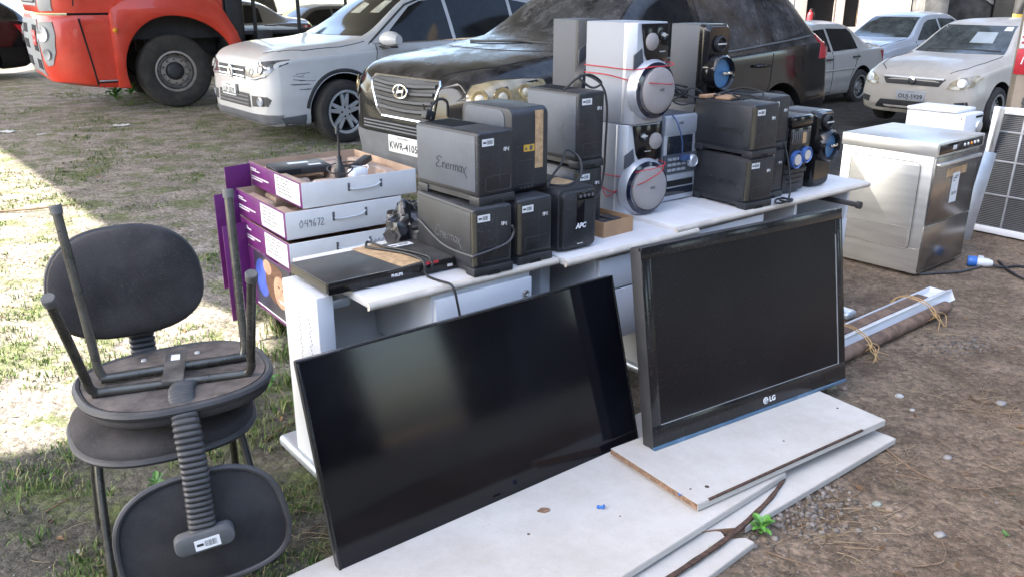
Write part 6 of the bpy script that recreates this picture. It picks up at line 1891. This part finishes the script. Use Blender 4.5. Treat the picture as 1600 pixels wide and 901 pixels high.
def leg(a, b_, c_):
    """frame end a -> bend b -> tip c"""
    m = MB(); a, b_, c_ = V(a), V(b_), V(c_)
    m.tube([W2(a), W2(a.lerp(b_, .7)), W2(b_ + (c_ - b_) * .06), W2(b_ + (c_ - b_) * .2), W2(b_.lerp(c_, .6)), W2(c_)], .0125, 12, res=6)
    lg = m.build('leg', tube_black, th)
    d_ = (c_ - b_).normalized()
    m = MB(); m.lathe([(.0155, -.022), (.0165, -.004), (.0165, 0), (.0145, .003), (.001, .002)], 16, M=T(*W2(c_)) @ d_.to_track_quat('Z', 'Y').to_matrix().to_4x4()); m.build('foot_cap', mat('worn_foot_cap', (.10, .10, .095), .7, var=.3, dust=.4), lg)
mid = lambda a, b_, t_: V(a).lerp(V(b_), t_)
leg(mid(BL, BR, .12), BL, RLt); leg(mid(BR, BL, .12), BR, RRt)
leg(mid(FL, FR, .12), FL, FLt); leg(mid(FR, FL, .12), FR, FRt)
for a, b_ in ((FL, FR), (BL, BR)):
    m = MB(); m.tube([W2(a), W2(mid(a, b_, .5)), W2(b_)], .0135, 10, spline=False); m.build('frame_bar', tube_black, th)
# centre bracket and rear bar
m = MB(); a, b_ = mid(FL, FR, .50), mid(BL, BR, .50)
dv = (b_ - a).normalized(); sdv = V((-dv.y, dv.x, 0))
t0, t1 = a - dv * .02, b_ + dv * .09
sec = lambda p: [W2(p + sdv * .028 + V((0, 0, .010))), W2(p - sdv * .028 + V((0, 0, .010))), W2(p - sdv * .028 + V((0, 0, .016))), W2(p + sdv * .028 + V((0, 0, .016)))]
m.loft([sec(t0), sec(t1)], smooth=False); br = m.build('centre_bracket', mat('worn_steel', (.16, .15, .14), .45, metal=.6, var=.4, vs=14, dust=.3), th)
m = MB(); sl = lambda p: [W2(p + sdv * .012 + V((0, 0, .0165))), W2(p - sdv * .012 + V((0, 0, .0165))), W2(p - sdv * .012 + V((0, 0, .0174))), W2(p + sdv * .012 + V((0, 0, .0174)))]
m.loft([sl(t1 - dv * .075), sl(t1 - dv * .035)], smooth=False); m.build('bracket_label', sticker, br)
m = MB()
for px, py in ((225, 563), (308, 551)):
    p = at(px, py, zf + .012); m.lathe([(.008, 0), (.007, .004), (.001, .005)], 10, M=T(*W2(p)))
m.build('bolt', alloy, br)
# ribbed stem going down in front, with bracket and hanging backrest
s0 = at(284, 612, Z2 + .012); s1 = at(292, 665, Z2 - .03); 
e_ = aty(318, 838, 1.93)
m1 = aty(306, 745, 1.945)
ribs(th, {'path': [W2(s0 + V((.0, .05, .0))), W2(s0), W2(aty(288, 645, 2.005)), W2(aty(296, 690, 1.965)), W2(m1), W2(e_)], 'w': (cos(R(25)), sin(R(25)), .0)}, .068, .036, nr=32)
wd = V((cos(R(24)), sin(R(24)), .10)).normalized()
upv = (m1 - e_).normalized()
nf = wd.cross(upv).normalized()
if nf.y > 0:
    nf = -nf
upv = nf.cross(wd) * (1 if nf.cross(wd).z > 0 else -1)
Mk = Matrix((( wd.x, upv.x, nf.x, 0), (wd.y, upv.y, nf.y, 0), (wd.z, upv.z, nf.z, 0), (0, 0, 0, 1)))
def frame(p):
    return T(*W2(p)) @ Mk
pbk = aty(320, 840, 1.925)
m = MB(); m.loft([[V((x, y, z)) for x, y in rrect(.155 - i_, .058 - i_, .022 - i_ / 3, 5)] for z, i_ in ((-.012, 0), (.010, 0), (.018, .006), (.021, .02))]); bb = m.build('back_bracket', mat('grey_bracket_plastic', (.085, .09, .095), .45, var=.12, dust=.3), th, frame(pbk))
barcode(bb, T(.005, -.004, .0213), .065, .030, sd=31)
pbr = aty(316, 818, 1.965)
m = MB(); m.loft(cushion(.215, .165, .030, .02, .06, -.015, 2.9)); bk = m.build('backrest', mat('backrest_shell_cloth', (.032, .032, .034), .92, var=.2, vs=7, bump=1., bs=380, dust=.35, dustcol=(.12, .115, .11), side=.6, spec=.2), th, frame(pbr) @ T(0, -.018, 0) @ RX(180) @ RZ(180) @ RZ(0))
pts = rim(.215, .165, .002, .01, .06, -.015, 2.9)
m = MB(); m.tube(pts + [pts[0]], .009, 8, spline=False); m.build('edge_trim', edge_rubber, bk)
# ------------------------------------------------------------------ what lies and grows on the ground
rg_ = random.Random(11)
def isl_mat(name, cols, rough=.8, trans=0.):
    m = bpy.data.materials.new(name); m.use_nodes = True
    nt = m.node_tree; b = nt.nodes['Principled BSDF']
    g = nt.nodes.new('ShaderNodeNewGeometry')
    r = nt.nodes.new('ShaderNodeValToRGB')
    r.color_ramp.interpolation = 'LINEAR'
    els = r.color_ramp.elements
    while len(els) < len(cols):
        els.new(.5)
    for i, c in enumerate(cols):
        els[i].position = i / (len(cols) - 1)
        els[i].color = (*c, 1)
    nt.links.new(g.outputs['Random Per Island'], r.inputs[0])
    co = nt.nodes.new('ShaderNodeTexCoord').outputs['Object']
    c = mixc(nt, ramp(nt, noise_(nt, co, 60., 3.), .3, .7), r.outputs[0], (.6, .6, .6), 'MULTIPLY')
    c2 = mixc(nt, .5, r.outputs[0], c)
    nt.links.new(c2, b.inputs['Base Color'])
    b.inputs['Roughness'].default_value = rough
    b.inputs['Specular IOR Level'].default_value = .25
    return m
def pyd(name, vs, fs, m, smooth=False):
    me = bpy.data.meshes.new(name); me.from_pydata(vs, [], fs); me.update()
    me.materials.append(m)
    if smooth:
        for p in me.polygons: p.use_smooth = True
    return link(name, me)

def nz(x, y, s, o=0.):
    return noise.noise(V((x * s + o, y * s - o, o)))
BLOCK = []          # footprints nothing grows through
def clear(x, y):
    u, v = to_uv((x, y, 0))
    if -.05 < u < 2.9 and -.75 < v < .6 and (v < -.12 or False):
        return False
    return True
# grass blades in tufts
gv, gf = [], []
def blade(x, y, h, w, lean, az):
    i = len(gv)
    dx, dy = cos(az), sin(az)
    px, py = -dy * w, dx * w
    gv.extend([(x - px, y - py, gz(x, y) - .003), (x + px, y + py, gz(x, y) - .003), (x + dx * lean * .35 - px * .8, y + dy * lean * .35 - py * .8, gz(x, y) + h * .6), (x + dx * lean * .35 + px * .8, y + dy * lean * .35 + py * .8, gz(x, y) + h * .6), (x + dx * lean, y + dy * lean, gz(x, y) + h)])
    gf.extend([(i, i + 1, i + 3, i + 2), (i + 2, i + 3, i + 4)])
n_t = 0
while n_t < 7500:
    y = 1.7 + 13.5 * rg_.random() ** 1.7
    x = rg_.uniform(-.75 * y - .5, .9)
    if not clear(x, y) or x > -.1 + .0 * y and y < 4.5 and rg_.random() < .96:
        continue
    dens = nz(x, y, 1.1, 3.1) + .6 * nz(x, y, 3.3, 8.) + (.18 if y < 4.6 and x < -.55 else 0.) - (.05 if y > 7 else 0)
    if dens < .12:
        continue
    n_t += 1
    near = y < 5.
    hh = rg_.uniform(.010, .028) * (1. if near else .9) * (1.35 if dens > .65 and near else 1.)
    for k in range(rg_.randint(5, 10)):
        a = rg_.uniform(0, 2 * pi); r_ = abs(rg_.gauss(0, .022 if near else .04))
        blade(x + r_ * cos(a), y + r_ * sin(a), hh * rg_.uniform(.6, 1.4), rg_.uniform(.0012, .0026) * (1 if near else 1.7), hh * rg_.uniform(.2, 1.1), rg_.uniform(0, 2 * pi))
# taller clumps beside the desk end, under the cartons and by the chairs
for px, py, n, hh in ((440, 520, 110, .11), (410, 560, 80, .08), (455, 600, 60, .08), (430, 640, 40, .06), (395, 500, 60, .09), (70, 760, 40, .045), (30, 800, 30, .04), (60, 845, 30, .04), (170, 770, 20, .04), (330, 715, 30, .05), (470, 640, 40, .05), (455, 560, 60, .09), (20, 740, 30, .045), (110, 720, 30, .045), (190, 560, 30, .05), (205, 165, 60, .10), (185, 155, 60, .09), (345, 160, 40, .07), (290, 862, 30, .05)):
    c = at(px, py)
    for k in range(n):
        a = rg_.uniform(0, 2 * pi); r_ = abs(rg_.gauss(0, .07)); 
        blade(c.x + r_ * cos(a), c.y + r_ * sin(a), hh * rg_.uniform(.4, 1.1), rg_.uniform(.0018, .0035), hh * rg_.uniform(.2, .9), rg_.uniform(0, 2 * pi))
struct(pyd('grass', gv, gf, isl_mat('grass_blades', [(.035, .085, .014), (.075, .15, .028), (.12, .20, .045), (.20, .21, .085), (.30, .26, .13)], .6)), 'stuff')
# gravel
base = bmesh.new(); bmesh.ops.create_icosphere(base, subdivisions=1, radius=1)
bv = [v.co.copy() for v in base.verts]; bf = [tuple(v.index for v in f.verts) for f in base.faces]; base.free()
sv, sf = [], []
def stone(x, y, r_, flat=.6, vs=None, fs=None):
    vs, fs = (sv, sf) if vs is None else (vs, fs)
    i = len(vs); a = rg_.uniform(0, pi); ca, sa = cos(a), sin(a); ex_ = rg_.uniform(.65, 1.)
    for p in bv:
        k = r_ * rg_.uniform(.82, 1.12)
        X, Y_ = p.x * k, p.y * k * ex_
        vs.append((x + X * ca - Y_ * sa, y + X * sa + Y_ * ca, gz(x, y) + p.z * k * flat + r_ * flat * .35))
    fs.extend([tuple(i + q for q in f) for f in bf])
n_t = 0
while n_t < 9000:
    y = 1.7 + 11 * rg_.random() ** 1.5
    x = rg_.uniform(-.75 * y - .5, .75 * y + .6)
    if not clear(x, y):
        continue
    left = x < .4 and (y - .75 * x) > 3.6
    if not left and rg_.random() < .55 + .9 * nz(x, y, 1.4, 5.):
        continue
    n_t += 1
    stone(x, y, rg_.uniform(.002, .0058) * (1.6 if y > 5 else 1.) * (1.5 if rg_.random() < .06 else 1))
# heap of pale gravel by the board edge
for k in range(330):
    c = at(1245 + rg_.gauss(0, 48), 792 + rg_.gauss(0, 24))
    u_ = V((c.x - C0.x, c.y - C0.y)); 
    if (V((-eB.y, eB.x)).dot(u_)) > -.012:
        continue
    stone(c.x, c.y, rg_.uniform(.006, .014), .75)
for k in range(120):
    c = at(1500 + rg_.gauss(0, 30), 540 + rg_.gauss(0, 8)); stone(c.x, c.y, rg_.uniform(.005, .012))
struct(pyd('gravel', sv, sf, isl_mat('gravel_stones', [(.08, .068, .056), (.15, .13, .11), (.22, .195, .17), (.12, .09, .068), (.28, .26, .235)], .85), True), 'stuff')
# dry straw, pine needles and leaf litter
tv_, tf = [], []
def straw(x, y, L, r_, az, curl, z=.004):
    i = len(tv_); n = 4; px_, py_ = x, y; a = az
    zz = gz(x, y)
    for k in range(n + 1):
        w = r_ * (1 - .5 * k / n)
        tv_.extend([(px_ - sin(a) * w, py_ + cos(a) * w, zz + z), (px_ + sin(a) * w, py_ - cos(a) * w, zz + z), (px_, py_, zz + z + w * 1.6)])
        if k < n:
            j = i + 3 * k
            tf.extend([(j, j + 2, j + 5, j + 3), (j + 2, j + 1, j + 4, j + 5)])
        px_ += cos(a) * L / n; py_ += sin(a) * L / n; a += curl / n; z += rg_.uniform(-.001, .004)
n_t = 0
while n_t < 560:
    y = 1.7 + 7 * rg_.random() ** 1.5
    x = rg_.uniform(-.75 * y - .3, .75 * y + .5)
    if not clear(x, y) or nz(x, y, 1.2, 9.) < -.05:
        continue
    n_t += 1
    straw(x, y, rg_.uniform(.03, .12), rg_.uniform(.0007, .0018), rg_.uniform(0, 2 * pi), rg_.uniform(-1.2, 1.2))
for px, py, n, s_ in ((1290, 830, 60, .10), (1330, 800, 40, .08), (1540, 640, 60, .10), (1370, 720, 25, .08), (1440, 520, 25, .08), (1340, 560, 40, .06), (480, 850, 30, .07), (455, 780, 25, .08)):
    c = at(px, py)
    for k in range(n):
        straw(c.x + rg_.gauss(0, s_), c.y + rg_.gauss(0, s_ * .6), rg_.uniform(.04, .14), rg_.uniform(.0007, .0016), rg_.gauss(.5, .6), rg_.uniform(-.8, .8))
struct(pyd('dry_straw', tv_, tf, isl_mat('straw_stalks', [(.08, .05, .03), (.17, .115, .065), (.27, .195, .115), (.34, .27, .18)], .8)), 'stuff')
lv, lf = [], []
n_t = 0
while n_t < 620:
    y = 1.7 + 8 * rg_.random() ** 1.5
    x = rg_.uniform(-.75 * y - .3, .75 * y + .5)
    if not clear(x, y):
        continue
    n_t += 1
    i = len(lv); a = rg_.uniform(0, 2 * pi); L = rg_.uniform(.008, .026); w = L * rg_.uniform(.25, .5); z = gz(x, y) + .003
    ca, sa = cos(a), sin(a)
    for X, Y_, Z in ((-L, 0, 0), (0, -w, rg_.uniform(.001, .009)), (L, 0, rg_.uniform(0, .008)), (0, w, rg_.uniform(.001, .009))):
        lv.append((x + X * ca - Y_ * sa, y + X * sa + Y_ * ca, z + Z))
    lf.extend([(i, i + 1, i + 2), (i, i + 2, i + 3)])
struct(pyd('leaf_litter', lv, lf, isl_mat('dead_leaves', [(.06, .035, .022), (.15, .085, .045), (.24, .14, .07), (.12, .10, .06)], .8)), 'stuff')

# stones one can tell apart
def rock(label, px, py, r_, col):
    t = bmesh.new(); bmesh.ops.create_icosphere(t, subdivisions=3, radius=1)
    o_ = rg_.uniform(0, 50)
    for v in t.verts:
        n_ = 1 + .22 * noise.noise(v.co * 1.4 + V((o_, 0, 0))) + .08 * noise.noise(v.co * 4 + V((0, o_, 0)))
        v.co = V((v.co.x * n_ * r_ * 1.15, v.co.y * n_ * r_ * .9, v.co.z * n_ * r_ * .7))
    m = MB(); m._merge(t, 0, None, True)
    o = m.build('stone', mat('stone_' + col, {'pale': (.34, .34, .325), 'grey': (.22, .21, .20), 'tan': (.23, .175, .13), 'green': (.22, .24, .20)}[col], .8, var=.25, vs=30, bump=.6, bs=60))
    c = at(px, py); o.location = (c.x, c.y, r_ * .38)
    tag(o, label, 'stone', 'loose stones on the dirt')
rock('round pale stone on the dirt below the pipe bundle', 1405, 620, 0.0150, 'pale')
rock('small pale pebble lying just below the round pale stone', 1425, 641, 0.0088, 'pale')
rock('grey stone among the straw at far right', 1564, 632, 0.0177, 'grey')
rock('flat grey stone half sunk in the dirt at right', 1480, 716, 0.0136, 'grey')
rock('greenish stone at the right of the pale gravel heap', 1370, 789, 0.0136, 'green')
rock('tan stone beside the greenish one', 1390, 796, 0.0116, 'tan')
rock('tan stone right of the gravel heap, nearest the camera of its pair', 1404, 806, 0.0109, 'tan')
rock('grey stone on bare dirt in the lower right', 1468, 837, 0.0150, 'grey')
rock('brown stone by the sprout beside the black screen', 1318, 608, 0.0136, 'tan')
rock('grey stone on the mud between the chair legs', 125, 862, 0.0095, 'grey')
rock('pale stone in the weeds right of the chairs', 453, 628, 0.0109, 'tan')
# sprouts
def sprout(label, px, py, n, L, r_=.0022, up_=.5, m_=None):
    c = at(px, py)
    th = thing('sprout', label, 'plant', c, rg_.uniform(0, 6), 'green sprouts at the board edges')
    m = MB(); m.tube([(0, 0, 0), (.003, 0, L * .5), (0, .004, L * up_ * 1.6)], r_, 6); m.build('stem', leaf_m, th)
    m = MB()
    for k in range(n):
        a = 2.4 * k + rg_.uniform(-.3, .3); el = rg_.uniform(.15, .95); z0 = L * up_ * (.3 + 1.2 * k / n)
        d_ = V((cos(a) * cos(el), sin(a) * cos(el), sin(el))); sd = V((-sin(a), cos(a), 0)); LL = L * rg_.uniform(.6, 1.); w = LL * .23
        b_ = V((0, 0, z0)); dn = V((0, 0, -1))
        sp = [b_, b_ + d_ * LL * .35, b_ + d_ * LL * .7 + dn * LL * .06, b_ + d_ * LL + dn * LL * .2]
        ws = [w * .2, w, w * .85, .0008]
        for i in range(3):
            m.poly([sp[i] - sd * ws[i] + V((0, 0, ws[i] * .3)), sp[i], sp[i + 1], sp[i + 1] - sd * ws[i + 1] + V((0, 0, ws[i + 1] * .3))], smooth=True)
            m.poly([sp[i], sp[i] + sd * ws[i] + V((0, 0, ws[i] * .3)), sp[i + 1] + sd * ws[i + 1] + V((0, 0, ws[i + 1] * .3)), sp[i + 1]], smooth=True)
    m.build('leaves', m_ or leaf_m, th)
bright = mat('bright_leaf', (.10, .26, .04), .45, var=.3, vs=30)
sprout('bright green sprout behind the corner of the upper board', 1291, 612, 12, .060, m_=bright)
sprout('green sprout growing at the broken board end', 1188, 832, 13, .055, m_=bright)
sprout('tiny green seedling at the right of the pale gravel', 1570, 838, 6, .02)
sprout('small broad leaved weed in the mud under the chairs', 245, 765, 10, .05)
sprout('small weed right of the chair seat in the grass', 425, 600, 8, .05)
sprout('weed growing at the foot of the pipe bundle', 1458, 492, 8, .05)
sprout('leafy weed below the truck step', 182, 158, 16, .22, .006, m_=bright)
sprout('second leafy weed between truck step and front wheel', 205, 150, 14, .20, .006, m_=bright)
# paper and plastic scraps
def scrap(label, px, py, s_, sd):
    r2 = random.Random(sd)
    t = bmesh.new(); bmesh.ops.create_grid(t, x_segments=9, y_segments=7, size=1)
    for v in t.verts:
        v.co = V((v.co.x * s_ * (1 + .3 * noise.noise(v.co * 2 + V((sd, 0, 0)))), v.co.y * s_ * .6, s_ * .35 * abs(noise.noise(v.co * 2.2 + V((0, sd, 0)))) + .006))
    m = MB(); m._merge(t, 0, None, True)
    o = m.build('litter_scrap', mat('litter_white', (.62, .64, .66), .5, var=.1)); o.location = at(px, py); o.rotation_euler = (0, 0, r2.uniform(0, 3))
    sm_ = o.modifiers.new('thickness', 'SOLIDIFY'); sm_.thickness = .002
    tag(o, label, 'litter')
scrap('crumpled white scrap on the gravel below the truck wheel', 191, 197, .10, 1)
scrap('pale blue scrap of litter near the left edge', 13, 207, .085, 2)
scrap('thin white paper sliver beside the pale blue scrap', 66, 211, .05, 3)
# twigs
def twig(label, pts, r_=.004):
    m = MB(); m.tube([at(x, y, z) for x, y, z in pts], [r_, r_ * .4], 6)
    tag(m.build('twig', mat('twig_bark', (.16, .105, .065), .85, var=.4, vs=40)), label, 'twig', 'dry twigs on the ground')
twig('long bent twig running from the board tip across the dirt', [(1376, 694, .004), (1410, 720, .012), (1440, 740, .006), (1500, 762, .01), (1575, 758, .006)], .0035)
twig('pale forked twig lying in the lower right dirt', [(1425, 885, .004), (1470, 878, .012), (1478, 862, .008), (1472, 845, .004)], .003)
twig('thin twig on the dirt below the gravel heap', [(1195, 860, .004), (1230, 872, .012), (1275, 886, .004)], .003)
twig('dark branch lying across the sunny grass at left', [(-20, 332, .01), (60, 326, .02), (125, 318, .01)], .010)
twig('brown twig between desk foot and chairs', [(416, 688, .004), (440, 668, .012), (470, 655, .006)], .005)
twig('slim twig on the mud left of the chair legs', [(70, 800, .004), (100, 782, .012), (128, 775, .006)], .004)
